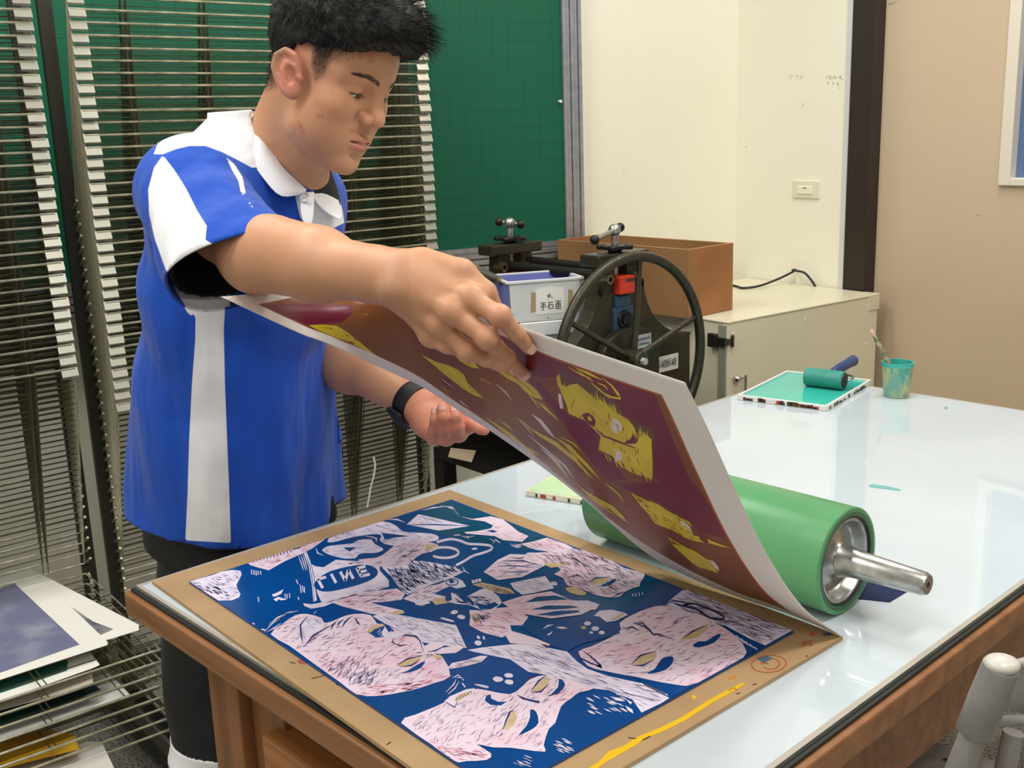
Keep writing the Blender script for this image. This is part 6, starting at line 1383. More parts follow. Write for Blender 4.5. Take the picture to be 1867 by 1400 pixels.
# ---- skeleton in the world
FAZ = az(106); RT = V((FAZ.y, -FAZ.x, 0))          # the way he faces, and his right
NB = atd(512, 318, 1.690)                          # base of the neck
SHR = atd(352, 350, 1.585); SHL = atd(556, 362, 1.925)
ELR = atd(468, 466, 1.415); FMR = atd(580, 486, 1.325); WRR = atd(722, 503, 1.240)
PEL = V((-0.485, 1.875, 0.90)); CHS = (SHR+SHL)/2; CHS.z -= 0.16
HIPR = PEL+RT*0.09; HIPL = PEL-RT*0.09
def neck_torso(P):
    d = rcone(P, fromhead((-.030, 0, -.015)), NB+V((-.018, .006, 0.0)), .054, .058)
    d = smin(d, rcone(P, fromhead((.02, 0, -.062)), NB+FAZ*0.022+V((0, 0, -.01)), .034, .038), .03)
    d = smin(d, chain(P, [NB+RT*.02+V((0, 0, -.03)), SHR+V((0, 0, .0))], [.050, .052]), .05)
    d = smin(d, chain(P, [NB-RT*.02+V((0, 0, -.03)), SHL], [.050, .052]), .05)
    d = smin(d, chain(P, [NB+V((0, 0, -.09)), CHS, PEL+V((0, 0, .12)), PEL], [.080, .100, .095, .105]), .05)
    return d
def legs(P):
    d = None
    for s, hp in ((1, HIPR), (-1, HIPL)):
        kn = V((hp.x-.030, hp.y-0.02, 0.47)); an = V((kn.x-.015, kn.y+.03, 0.09)); e = chain(P, [hp, kn], [.085, .056]); e = smin(e, chain(P, [kn, kn.lerp(an, .35)+V((-.012, .0, 0)), an], [.054, .055, .036]), .02)
        e = smin(e, rcone(P, an+V((0, 0, -.05)), an+FAZ*.15+V((0, 0, -.065)), .036, .028), .03)
        d = e if d is None else smin(d, e, .02)
    return d
# ---- right arm and hand
def sheet_pt(px, py, o): u, v = inv(px, py); return spt(u, v, o)
IT = sheet_pt(972, 626, 0.0075); MT = sheet_pt(962, 672, 0.0085)
kI, kM, kR, kP = atd(858, 545, 1.196), atd(824, 568, 1.192), atd(803, 592, 1.205), atd(786, 611, 1.225)
RF = [  # finger joints: knuckle, middle, end, tip
    ([kI, atd(912, 576, 1.172), IT.lerp(atd(912, 576, 1.172), .42)+V((0, -.003, .001)), IT], [.0118, .0104, .0090, .0078]),
    ([kM, atd(889, 617, 1.176), MT.lerp(atd(889, 617, 1.176), .46)+V((0, -.003, .001)), MT], [.0118, .0106, .0092, .0080]),
    ([kR, atd(853, 640, 1.196), atd(890, 655, 1.205), atd(915, 668, 1.215)], [.0112, .0100, .0085, .0074]),
    ([kP, atd(815, 628, 1.215), atd(843, 641, 1.222), atd(866, 652, 1.228)], [.0100, .0088, .0075, .0066])]
_tb = sheet_pt(905, 598, -0.012)
RTH = ([atd(775, 478, 1.238), atd(842, 497, 1.222), atd(884, 534, 1.218), atd(905, 575, 1.228), _tb], [.0165, .0150, .0128, .0112, .0095])
def rhand(P):
    d = None
    for pts, rs in RF:
        e = chain(P, pts, rs, .004); wr = WRR.lerp(pts[0], .22); e = smin(e, rcone(P, wr, pts[0], .0190, .0128), .012)
        d = e if d is None else smin(d, e, .0065)
    e = chain(P, RTH[0], RTH[1], .006); d = smin(d, e, .014)
    d = smin(d, elp(P, (kI+kR)*.25+WRR*.5+V((0, .004, 0)), (.034, .022, .030)), .02)
    # webs and knuckle bumps
    for (pts, rs), k in zip(RF, (.0012, .0012, .001, .0008)):
        d = smin(d, sph(P, pts[0]+V((0, -.0015, .0018)), rs[0]*1.0), .010)
        d = smin(d, sph(P, pts[1]+V((0, -.0006, .0008)), rs[1]*1.03), .008)
    return d
def rarm(P):
    d = chain(P, [SHR, SHR.lerp(ELR, .5)+V((0, 0, -.004)), ELR, FMR, WRR], [.048, .047, .046, .041, .0295], .02)
    d = smin(d, rcone(P, ELR+V((.03, -.02, .012)), FMR+V((0, 0, .008)), .036, .032), .03)         # brachioradialis
    dirw = (WRR-FMR).normalized(); d = smin(d, rcone(P, WRR-dirw*.03+V((.0, .0, -.004)), WRR+dirw*.012+V((0, 0, -.004)), .0275, .0245), .02)
    d = smin(d, sph(P, atd(716, 527, 1.212), .0115), .014)       # ulna head
    return smin(d, rhand(P), .022)
# ---- left arm and hand, palm up under the sheet
ELL = atd(550, 610, 1.925); WRL = atd(752, 733, 1.725); FML = ELL.lerp(WRL, .45)
LFp = atd(806, 768, 1.685)                                # centre of the palm
LK = [atd(792, 795, 1.660), atd(813, 797, 1.656), atd(836, 790, 1.656), atd(853, 775, 1.662)]     # pinky, ring, middle, index knuckles
LF = [([LK[0], atd(791, 783, 1.634), atd(793, 765, 1.626), atd(794, 749, 1.632)], [.0098, .0088, .0076, .0066]),
      ([LK[1], atd(811, 783, 1.626), atd(808, 762, 1.618), atd(806, 742, 1.624)], [.0108, .0098, .0085, .0074]),
      ([LK[2], atd(833, 778, 1.626), atd(830, 760, 1.622), atd(828, 744, 1.628)], [.0110, .0100, .0086, .0076]),
      ([LK[3], atd(862, 773, 1.644), atd(876, 781, 1.636), atd(883, 784, 1.634)], [.0110, .0102, .0092, .0082])]
LTH = ([atd(775, 730, 1.720), atd(808, 728, 1.705), atd(838, 735, 1.685), atd(858, 745, 1.665)], [.0165, .0145, .0118, .0095])
def lhand(P):
    d = None
    for pts, rs in LF:
        e = chain(P, pts, rs, .004); e = smin(e, rcone(P, WRL.lerp(pts[0], .25), pts[0], .0200, .0135), .012); d = e if d is None else smin(d, e, .0055)
    d = smin(d, elp(P, LFp+V((-.012, 0, -.002)), (.030, .020, .026)), .018)
    d = smin(d, chain(P, LTH[0], LTH[1], .005), .012)
    d = smin(d, elp(P, atd(778, 772, 1.692), (.024, .016, .020)), .014)
    return d
def larm(P):
    d = chain(P, [SHL, SHL.lerp(ELL, .5), ELL, FML, WRL], [.054, .050, .047, .042, .0290], .03)
    d = smin(d, rcone(P, ELL+V((.02, 0, 0)), FML, .044, .040), .03)
    return smin(d, lhand(P), .02)
def neckhead(P): return smin(head_sdf(P), neck_torso(P), .034)
def body_all(P): return smin(smin(neck_torso(P), legs(P), .05), smin(rarm(P), larm(P), .03), .03)

def bbox(pts, m):
    a = np.array([tuple(p) for p in pts]); return a.min(0)-m, a.max(0)+m
parts = []
lo, hi = bbox([fromhead((x, y, z)) for x in (-.115, .125) for y in (-.09, .09) for z in (-.12, .14)], .01); lo[2] = NB.z-.02
parts.append(('head', surface_net(neckhead, lo, hi, 0.00135)))
hpts = [p for f_ in RF for p in f_[0]]+RTH[0]; 
lo, hi = bbox(hpts+[WRR], .022); xs = WRR.x-.012; lo[0] = xs
parts.append(('rhand', surface_net(rarm, lo, hi, 0.0014)))
lo2, hi2 = bbox([SHR, ELR, FMR, WRR], .065); hi2[0] = xs+.003
parts.append(('rarm', surface_net(lambda P: smin(rarm(P), neck_torso(P), .03), lo2, hi2, 0.0026)))
lo, hi = bbox([p for f_ in LF for p in f_[0]]+LTH[0]+[WRL], .022); xl = WRL.x-.015; lo[0] = xl
parts.append(('lhand', surface_net(larm, lo, hi, 0.0015)))
lo2, hi2 = bbox([ELL, WRL], .06); hi2[0] = xl+.003; lo2[0] = min(lo2[0], ELL.x-.1)
parts.append(('larm', surface_net(larm, lo2, hi2, 0.0028)))
lo, hi = bbox([PEL, NB, SHR, SHL, CHS], .13); lo[2] = -.005
trunk = lambda P: smin(smin(neck_torso(P), legs(P), .05), smin(chain(P, [SHR, SHR.lerp(ELR, .4)], [.05, .05]), chain(P, [SHL, SHL.lerp(ELL, .5), ELL], [.05, .048, .045]), .03), .03)+.003
tv = surface_net(trunk, lo, hi, 0.009); parts.append(('trunk', tv))
VV, QQ, CC = [], [], []; base = 0
SK = np.array(lin((203, 153, 121))[:3]); SKD = np.array(lin((184, 130, 97))[:3]); PINK = np.array(lin((226, 150, 130))[:3]); LIPC = np.array(lin((206, 132, 122))[:3]); NAILC = np.array(lin((240, 190, 176))[:3]); DK = np.array(lin((40, 30, 26))[:3]); REDSP = np.array(lin((168, 92, 72))[:3])
def mixc(C, col, w): return C*(1-w[:, None])+col[None]*w[:, None]
def bump_(d, r0, r1): return np.clip(1-(d-r0)/(r1-r0), 0, 1)
# hairline on the side of the head (local x -> lowest z of the hair)
def hairz(L_):
    x = L_[:, 0]; ay = np.abs(L_[:, 1])
    side = np.interp(x, [-.12, -.085, -.060, -.040, -.026, -.016, .010, .018, .026, .036, .044, .060, .075, .10], [-.062, -.060, -.050, -.032, .010, .034, .036, .012, .002, .008, .036, .055, .068, .080])
    return side
random.seed(21); rs_ = np.random.RandomState(4)
spots = [((.052, -.06, -.038), .004), ((.058, -.055, -.036), .003), ((.030, -.06, -.064), .005), ((.036, -.055, -.070), .004), ((.025, -.06, -.060), .003), ((.072, -.045, .060), .004), ((.078, -.03, .066), .0035), ((.082, -.02, .060), .003), ((.066, -.05, .055), .003), ((.070, -.045, .070), .003), ((.08, -.012, .070), .003), ((.084, -.018, .076), .0025), ((.048, -.058, .050), .002), ((.054, -.056, .044), .002), ((.062, -.052, .050), .002), ((.087, -.010, -.042), .002), ((.045, -.06, -.022), .002)]
for nm, (Pv, Qv) in parts:
    if nm == 'trunk':
        Pv = np.asarray(Pv)
    C = np.tile(SK, (len(Pv), 1)); C = mixc(C, SKD, np.clip(0.25+0.3*vnoise(Pv, 45, 2), 0, 1))
    if nm in ('head',):
        L_ = hq(Pv.astype(np.float32)); q = L_.copy(); q[:, 1] = np.abs(q[:, 1])
        e = np.linalg.norm((q-A3((-.008, .080, .002)))/A3((.022, .016, .036)), axis=1); C = mixc(C, PINK, 0.75*bump_(e, .75, 1.25))
        C = mixc(C, PINK, 0.35*bump_(np.linalg.norm(q-A3((.062, .044, -.030)), axis=1), .008, .030)); C = mixc(C, PINK, 0.35*bump_(np.linalg.norm(q-A3((.106, 0, -.016)), axis=1), .008, .022))
        lip = np.minimum(chain(q, [(.0985, 0, -.0530), (.0950, .010, -.0525), (.0815, .0240, -.0568)], [.0048, .0046, .0022]), chain(q, [(.0965, 0, -.0645), (.0930, .011, -.0635), (.0815, .0225, -.0590)], [.0066, .0056, .0022]))
        C = mixc(C, LIPC, 0.8*bump_(lip, -.0005, .0022))
        C = mixc(C, np.array(lin((92, 42, 38))[:3]), 0.8*bump_(chain(q, [(.1010, 0, -.0574), (.0965, .011, -.0568), (.0830, .0255, -.0582)], [.001, .001, .0012]), .0002, .0018))
        # lash line and nostrils
        C = mixc(C, DK, 0.92*bump_(chain(q, [(.0800, .0180, .0078), (.0840, .0318, .0102), (.0765, .0470, .0095)], [.0006, .0012, .0008]), .0001, .0012))
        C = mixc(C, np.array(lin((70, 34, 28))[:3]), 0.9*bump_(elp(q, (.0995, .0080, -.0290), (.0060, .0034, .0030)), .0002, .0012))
        C = mixc(C, np.array(lin((140, 70, 56))[:3]), 0.55*bump_(elp(q, (.002, .088, -.001), (.0075, .009, .011)), -.001, .003))  # shade in the hollow of the ear, mixed into the skin tint
        for c, r in spots:
            dd = np.sqrt((L_[:, 0]-c[0])**2+(L_[:, 2]-c[2])**2)+np.where(L_[:, 1] > 0, 1, 0); C = mixc(C, REDSP, 0.5*bump_(dd, r*.3, r*1.3))
        # short hair on the scalp: the fade
        hz = hairz(L_); w = np.clip((L_[:, 2]-hz+.005*vnoise(L_, 260, 9))/.040+0.12, 0, 1); C = mixc(C, DK, np.where(L_[:, 2] > -.075, w*0.93, 0))
        C = mixc(C, np.array(lin((120, 84, 66))[:3]), 0.14*bump_(np.linalg.norm((q-A3((.094, 0, -.044)))/A3((.01, .02, .006)), axis=1), .5, 1.3))
    if nm in ('rhand', 'lhand'):
        FG = RF if nm == 'rhand' else LF
        for pts, rs in FG:
            for k in (0, 1): C = mixc(C, PINK, 0.45*bump_(np.linalg.norm(Pv-A3(pts[k]), axis=1), .006, .017))
            C = mixc(C, PINK, 0.5*bump_(np.linalg.norm(Pv-A3(pts[3]), axis=1), .004, .020))
        if nm == 'lhand': C = mixc(C, np.array(lin((214, 128, 112))[:3]), np.full(len(C), .45))
    if nm == 'trunk': pass
    VV.append(Pv); QQ.append(Qv+base); CC.append(C); base += len(Pv)
m_skin = mat('skin', (224, 176, 140), 0.46, spec=0.4, bump=(420, 0.12), sss=0.10)
nt, N, L, b = nodes(m_skin)
at = N.new('ShaderNodeVertexColor'); at.layer_name = 'tint'; L.new(at.outputs['Color'], b.inputs['Base Color'])
b.inputs['Subsurface Radius'].default_value = (0.006, 0.0025, 0.0015)
person = np_mesh('person', np.concatenate(VV), np.concatenate(QQ), m_skin, None, np.concatenate(CC))
tag(person, 'young man with short black hair in a blue and white polo shirt lifting a print', 'person')
# fingernails
m_nail = mat('fingernail', (238, 190, 178), 0.25)
def nail(pts, rs, side, ln=.0105):
    tip, prv = pts[3], pts[2]; d = (tip-prv).normalized(); n = V(side); n = (n-d*n.dot(d)).normalized(); w = d.cross(n); vs = []; r = rs[3]
    for i in range(7):
        t = i/6; c = tip-d*ln*(0.62-t)*1.0
        for j in range(7):
            a = (j/6-.5)*1.5; rr = r*1.02+.0004+(.0003 if t > .8 else 0); s_ = 1-(abs(t-.5)*2)**4*.25
            vs.append(c+n*math.cos(a*s_)*rr+w*math.sin(a*s_)*rr)
    mb = MB(); mb.add(vs, [(i*7+j, i*7+j+1, i*7+j+8, i*7+j+7) for i in range(6) for j in range(6)]); return obj('fingernail', mb, m_nail, person, smooth=True)
tocam = lambda p: (V((0, 0, CAMZ))-p).normalized()
nail(*RF[0], tocam(IT)+V((.35, 0, -.15))); nail(*RF[1], tocam(MT)+V((.25, 0, -.25)))
for k in (0, 1, 2): nail(*LF[k], V((0.0, .9, .35))*-1 if False else tocam(LF[k][0][3])+V((0, 0, .5)), .008)
# ---- eyes
m_eye = mat('eye_white', (226, 216, 206), 0.12, coat=0.4); m_iris = mat('dark_iris', (38, 24, 18), 0.1, coat=0.6); 
for s, nm in ((-1, 'eye'), (1, 'eye')):
    c = fromhead((.0680/1.065, .0318*s, .0125)); mb = MB(); mb.sphere(c, .0137, 24); e_ = obj(nm, mb, m_eye, person, smooth=True)
    g = V(tuple(HM @ np.array([.90, .05, -.40]))).normalized(); mb = MB(); mb.lathe(c+g*.01232, g, [(.0, .0066), (.0008, .0062), (.0016, .004), (.0020, 0)], 20); obj('iris', mb, m_iris, e_, smooth=True)
# ---- hair: a thick cap and thousands of strands
m_hair = mat('black_hair', (9, 8, 8), 0.5, spec=0.3)
def capthick(q):
    z, x = q[:, 2], q[:, 0]; t = np.interp(z, [-.08, -.03, .02, .06, .095, .13], [.001, .003, .005, .010, .018, .024]); return t+np.where(z > .07, np.clip((x+.02)/.1, 0, 1)*.010, 0)
def hair_sdf(P):
    q = tohead(P); qa = q.copy(); qa[:, 1] = np.abs(qa[:, 1])
    d = elp(qa, (-.012, 0, .050), (.092, .074, .080)); d = smin(d, elp(qa, (.030, 0, .045), (.060, .062, .062)), .03)
    d = smin(d, rcone(P, fromhead((-.030, 0, -.015)), NB+V((-.018, .006, 0.0)), .050, .050), .02)
    d = d-capthick(q)-.0016*vnoise(q, 300, 3)-.002*vnoise(q, 120, 5)
    # mass at the front, swept forward
    d = smin(d, elp(qa, (.052, 0, .118), (.058, .050, .030)), .02)
    d = smin(d, elp(qa, (.088, .004, .106), (.030, .042, .018)), .018)
    low = np.interp(q[:, 0], [-.06, -.03, .0, .04, .07, .09], [-.03, .02, .050, .058, .066, .074]); cut = np.maximum(hairz(q)+.006, low)-q[:, 2]+.004*vnoise(q, 420, 8)
    return smax(d, cut, .006)
lo, hi = bbox([fromhead((x, y, z)) for x in (-.125, .135) for y in (-.1, .1) for z in (-.08, .165)], .01)
Ph, Qh = surface_net(hair_sdf, lo, hi, 0.0024)
hair = np_mesh('hair', Ph, Qh, m_hair, person)
# strands rooted on the cap
e = .0015; G = np.stack([hair_sdf(Ph+A3(d)*e)-hair_sdf(Ph-A3(d)*e) for d in ((1, 0, 0), (0, 1, 0), (0, 0, 1))], 1); G /= np.maximum(np.linalg.norm(G, axis=1, keepdims=True), 1e-9)
Lh = tohead(Ph.astype(np.float32)); hzv = hairz(Lh)
ok = np.where((Lh[:, 2] > hzv+.012))[0]; rs_ = np.random.RandomState(8); sel = rs_.choice(ok, 9500)
vs = []; fs = []
HMt = HM
for k in sel:
    p = Ph[k].astype(float); n = G[k].astype(float); l = Lh[k]; top = np.clip((l[2]-.05)/.06, 0, 1); fr = np.clip((l[0]-.02)/.08, 0, 1)
    fwd = HMt @ np.array([0.75+.5*fr, 0.15*np.sign(l[1])*(1-top), .15-.35*fr*(1-top)]); dn = HMt @ np.array([-.15, 0, -1.0])
    d = n*(.55*top+.18)+fwd*(.85*top)+dn*(.9*(1-top))+rs_.normal(size=3)*.28
    d /= np.linalg.norm(d); ln = (.006+.018*top-.002*top*fr)*rs_.uniform(.6, 1.3)
    bend = (fwd*.5+np.array([0, 0, -.5]))*top*.35; w = rs_.uniform(.00025, .0005)
    sd = np.cross(d, n+rs_.normal(size=3)*.4); sd /= max(np.linalg.norm(sd), 1e-6)
    b0 = len(vs); p0 = p-n*.001
    for t in (0, .5, 1.0):
        c = p0+d*ln*t+bend*ln*t*t; ww = w*(1-t*.85); vs.append(c-sd*ww); vs.append(c+sd*ww)
    fs += [(b0, b0+1, b0+3, b0+2), (b0+2, b0+3, b0+5, b0+4)]
hs = np_mesh('hair_strands', np.array(vs), np.array(fs), m_hair, hair)
vs = []; fs = []
bm_ = np.concatenate([parts[0][1][0]]); lb_ = hq(bm_.astype(np.float32)); hzb = hairz(lb_); low = np.interp(lb_[:, 0], [-.06, -.03, .0, .04, .07, .09], [-.03, .02, .050, .058, .066, .074])
okb = np.where((lb_[:, 2] > hzb+.002) & (lb_[:, 2] < low+.02) & (lb_[:, 2] > -.07))[0]
selb = rs_.choice(okb, 5200); pb = bm_[selb].astype(np.float32); gb = np.stack([head_sdf(pb+A3(d)*e)-head_sdf(pb-A3(d)*e) for d in ((1, 0, 0), (0, 1, 0), (0, 0, 1))], 1); gb /= np.maximum(np.linalg.norm(gb, axis=1, keepdims=True), 1e-9)
for p, n, k in zip(pb.astype(float), gb.astype(float), selb):
    t = np.clip((lb_[k, 2]-hzb[k])/.04, 0, 1)
    if rs_.uniform() > .25+.75*t: continue
    d = n*.45+(HM @ np.array([-.25, 0, -1.0]))*.8+rs_.normal(size=3)*.25; d /= np.linalg.norm(d); ln = (.0025+.007*t)*rs_.uniform(.6, 1.2); sd = np.cross(d, n); sd /= max(np.linalg.norm(sd), 1e-6); b0 = len(vs)
    for tt in (0, .5, 1.0):
        c = p+d*ln*tt; ww = .00018*(1-.8*tt); vs.append(c-sd*ww); vs.append(c+sd*ww)
    fs += [(b0, b0+1, b0+3, b0+2), (b0+2, b0+3, b0+5, b0+4)]
np_mesh('short_side_hair', np.array(vs), np.array(fs), m_hair, hair)
# eyebrows
vs = []; fs = []
for s in (-1, 1):
    for k in range(210):
        t = rs_.uniform(); x0 = np.interp(t, [0, .4, 1], [.0905, .0855, .063]); y0 = np.interp(t, [0, .4, 1], [.012, .028, .051]); z0 = np.interp(t, [0, .5, 1], [.0315, .0380, .0355])+rs_.uniform(-1, 1)*np.interp(t, [0, .3, 1], [.0032, .0034, .0012])
        p = np.array([x0, y0*s, z0]); 
        # push to the surface along x
        lo_, hi_ = .03, .11
        for _ in range(14):
            m_ = (lo_+hi_)/2; P_ = np.array([tuple(fromhead((m_, p[1], p[2])))], np.float32); lo_, hi_ = (m_, hi_) if head_sdf(P_)[0] < 0 else (lo_, m_)
        p[0] = lo_+.0003; dr = np.array([-.25-.5*t, s*.9, .45-.55*t+rs_.normal()*.15]); dr /= np.linalg.norm(dr); ln = rs_.uniform(.004, .008)
        b0 = len(vs); u_ = np.cross(dr, np.array([1., 0, 0])); u_ /= np.linalg.norm(u_)
        for tt in (0, .5, 1):
            c = p+dr*ln*tt+np.array([.0005+.0006*tt, 0, 0]); ww = .0002*(1-.7*tt); vs += [tuple(fromhead(c-u_*ww)), tuple(fromhead(c+u_*ww))]
        fs += [(b0, b0+1, b0+3, b0+2), (b0+2, b0+3, b0+5, b0+4)]
np_mesh('eyebrows', np.array(vs), np.array(fs), mat('brow_hair', (48, 36, 30), 0.6), person)
# ---- clothes
TF = az(105); TR_ = V((TF.y, -TF.x, 0))
SEC = [(.70, -.500, 1.868, .184, .205), (.76, -.504, 1.866, .175, .203), (.85, -.500, 1.858, .172, .196), (1.0, -.482, 1.830, .162, .180), (1.13, -.458, 1.800, .147, .172), (1.27, -.430, 1.768, .145, .170), (1.34, -.418, 1.748, .130, .166), (1.40, -.405, 1.722, .105, .140), (1.46, -.385, 1.71, .06, .08)]
SZ = [s[0] for s in SEC]
def section(P, grow=0.0):
    z = P[:, 2]; g = [np.interp(z, SZ, [s[k] for s in SEC]) for k in (1, 2, 3, 4)]
    x, y = P[:, 0]-g[0], P[:, 1]-g[1]; u = x*TF.x+y*TF.y; v = x*TR_.x+y*TR_.y
    a, b_ = g[2]+grow, g[3]+grow; k = (np.abs(u/a)**2.3+np.abs(v/b_)**2.3)**(1/2.3); d = (k-1)*np.minimum(a, b_)
    return np.maximum(d*.9, P[:, 2]-1.47), u, v
_T, _B, _N = atd(477, 396, 1.395), atd(341, 550, 1.480), atd(358, 452, 1.395)
SLE = (_T+_B)/2; SLN = (_B-_T).cross(_N-_T).normalized(); SLN = SLN if SLN.dot(SLE-SHR) > 0 else -SLN; SLE = SLE+SLN*.024
SLL = SHL.lerp(ELL, .62); SLLN = (SLL-SHL).normalized()
NCUT = [NB+V((-.012, .006, -.035)), NB+V((.012, -.006, .06))]
def tidy(Pv, Qv, base, cut):
    ed = np.sort(np.concatenate([Qv[:, [0, 1]], Qv[:, [1, 2]], Qv[:, [2, 3]], Qv[:, [3, 0]]]), axis=1); u, c = np.unique(ed, axis=0, return_counts=True); bv = np.unique(u[c == 1])
    P = Pv[bv].astype(np.float32); h = .0015
    grad = lambda f: np.stack([f(P+A3(d)*h)-f(P-A3(d)*h) for d in ((1, 0, 0), (0, 1, 0), (0, 0, 1))], 1)/(2*h)
    for _ in range(4):
        for f in (cut, base):
            g = grad(f); n2 = np.maximum((g*g).sum(1), .1); s_ = np.clip(f(P)/n2, -.006, .006); P = P-g*s_[:, None]
    Pv = np.array(Pv); Pv[bv] = P; return Pv
def core(P, neck=False):
    d = chain(P, [NB+RT*.02+V((0, 0, -.03)), SHR], [.050, .050])
    if neck: d = smin(d, rcone(P, fromhead((-.030, 0, -.015)), NB+V((-.018, .006, 0.0)), .054, .058), .03); d = smin(d, rcone(P, NB+FAZ*.0+V((0, 0, -.0)), NB+FAZ*0.022+V((0, 0, -.02)), .05, .044), .03)
    d = smin(d, chain(P, [NB-RT*.02+V((0, 0, -.03)), SHL], [.050, .050]), .05)
    return smin(d, chain(P, [NB+V((0, 0, -.09)), CHS], [.080, .100]), .05)
def shirt_base(P):
    d, u, v = section(P)
    z = P[:, 2]
    # hanging folds: vertical at the front and pulled towards the arm at the side
    f = .0050*np.sin(u*62+2.2*np.sin(z*6)+v*18)*np.clip((1.28-z)/.35, 0, 1)*np.clip((u+.02)/.10, 0, 1)
    f = f+.0060*np.sin(v*48+z*13+1.2*np.sin(z*9+u*10))*np.clip((1.15-z)/.4, 0, 1)
    f = f+.0065*np.sin((z*.8+u*.55)*62+1.5*np.sin(z*14))*np.exp(-((z-1.17)/.12)**2)*np.clip((v)/.10, 0, 1)
    f = f+.004*vnoise(P, 16, 6)+.0016*vnoise(P, 45, 16)
    d = d+f
    d = smin(d, chain(P, [NB+TR_*.045+V((-.012, 0, -.030)), SHR+V((-.004, .002, .000))], [.062, .069]), .05)
    d = smin(d, chain(P, [NB-TR_*.045+V((-.012, 0, -.030)), SHL+V((0, 0, -.006))], [.060, .062]), .06)
    w = (P-A3(SHR))@A3((SLE-SHR).normalized())
    sl = chain(P, [SHR+V((0, -.004, 0)), SHR.lerp(SLE, 1.35)], [.071, .084])+.0034*np.sin(w*85+(P[:, 2]-1.3)*40)*np.clip(w/.05, 0, 1)+.003*vnoise(P, 34, 12)
    sl = smin(sl, rcone(P, SHR, ELR, .058, .0575), .02)
    d = smin(d, core(P)-.0095, .02); d = smin(d, sl, .035); d = smin(d, chain(P, [SHL, SHL.lerp(SLL, 1.25)], [.062, .072]), .035)
    return d
def shirt_cut(P):
    _u = section(P)[1]; hem = (.783-.16*_u+.006*vnoise(P*np.array([1, 1, 0], np.float32), 14, 5))-P[:, 2]
    ax_ = (SLE-SHR).normalized(); t = np.clip((P-A3(SHR))@A3(ax_), 0, .4); rr = np.linalg.norm(P-A3(SHR)-t[:, None]*A3(ax_), axis=1)
    c2 = np.where(rr < .125, (P-A3(SLE))@A3(SLN), -1.0)
    axl = (SLL-SHL).normalized(); t = np.clip((P-A3(SHL))@A3(axl), 0, .4); rl = np.linalg.norm(P-A3(SHL)-t[:, None]*A3(axl), axis=1)
    c3 = np.where((rl < .095) & (section(P)[2] < -.135), (P-A3(SLL))@A3(SLLN), -1.0)
    c4 = -rcone(P, NCUT[0], NCUT[1], .064, .066); c4 = np.maximum(c4, -rcone(P, NB+TF*.05+V((0, 0, .0)), NB+TF*.105+V((0.0, 0, -.062)), .022, .004))
    return np.maximum(np.maximum(hem, c2), np.maximum(c3, c4))
lo = np.array([-.74, 1.36, .735]); hi = np.array([-.16, 2.10, 1.50])
Ps, Qs = surface_net(lambda P: np.maximum(shirt_base(P), shirt_cut(P)), lo, hi, 0.0046)
keepv = shirt_base(Ps.astype(np.float32)) > -.0016
Qs = Qs[keepv[Qs].sum(1) >= 3]; Ps, Qs, _u_ = compact(Ps, Qs); Ps = tidy(Ps, Qs, shirt_base, shirt_cut)
WPOLY = [
 [(370, 436), (400, 450), (425, 490), (425, 535), (345, 562), (340, 520)],
 [(357, 535), (412, 530), (408, 600), (410, 700), (414, 800), (418, 900), (421, 990), (338, 985), (342, 900), (345, 800), (350, 700), (356, 620)],
 [(297, 283), (318, 310), (340, 345), (360, 385), (377, 412), (374, 440), (362, 480), (356, 520), (416, 520), (420, 560), (345, 575), (318, 530), (298, 480), (282, 435), (272, 390), (270, 345), (281, 305)],
 [(297, 281), (280, 281), (296, 240), (330, 205), (380, 180), (425, 165), (475, 150), (500, 300), (460, 306), (434, 292), (405, 277), (375, 266), (345, 266), (320, 272)],
 [(412, 286), (428, 300), (442, 322), (448, 352), (440, 356), (435, 330), (422, 308)], [(452, 362), (463, 380), (455, 374)],
 [(537, 350), (576, 350), (572, 395), (561, 418), (547, 396)], [(572, 320), (600, 330), (640, 400), (600, 420), (575, 425), (565, 400)]]
pxs = projN(Ps); tz = (Ps-np.array([0, 0, CAMZ])); dist = np.linalg.norm(tz, axis=1)
sdv = np.full(len(Ps), 1e3)
for poly in WPOLY: sdv = np.minimum(sdv, polysd(pxs, poly))
# only the half towards his right side carries the traced panels; the far half mirrors plainly in blue with a white yoke
vv_ = section(Ps.astype(np.float32))[2]
sdm = np.where(vv_ > -.02, sdv*dist/FPX, np.where((Ps[:, 2] > 1.40), -.01, .02))
m_shirt = mat('blue_and_white_polo_knit', (30, 84, 196), 0.75, spec=0.25, bump=(900, 0.25))
nt, N, L, b = nodes(m_shirt)
at = N.new('ShaderNodeAttribute'); at.attribute_name = 'panel'; mr = N.new('ShaderNodeMapRange'); mr.inputs[1].default_value = -.0006; mr.inputs[2].default_value = .0006
L.new(at.outputs['Fac'], mr.inputs[0]); mx = N.new('ShaderNodeMixRGB'); mx.inputs[1].default_value = lin((238, 240, 246)); mx.inputs[2].default_value = lin((20, 78, 190)); L.new(mr.outputs[0], mx.inputs[0]); L.new(mx.outputs[0], b.inputs['Base Color'])
b.inputs['Sheen Weight'].default_value = 0.15
n9 = N.new('ShaderNodeTexNoise'); n9.inputs['Scale'].default_value = 7.0; n9.inputs['Detail'].default_value = 2.0; tc9 = N.new('ShaderNodeTexCoord'); mp9 = N.new('ShaderNodeMapping'); mp9.inputs['Scale'].default_value = (2.2, 2.2, .8)
L.new(tc9.outputs['Object'], mp9.inputs[0]); L.new(mp9.outputs[0], n9.inputs['Vector']); b9 = N.new('ShaderNodeBump'); b9.inputs['Strength'].default_value = .55; b9.inputs['Distance'].default_value = .03; L.new(n9.outputs['Fac'], b9.inputs['Height'])
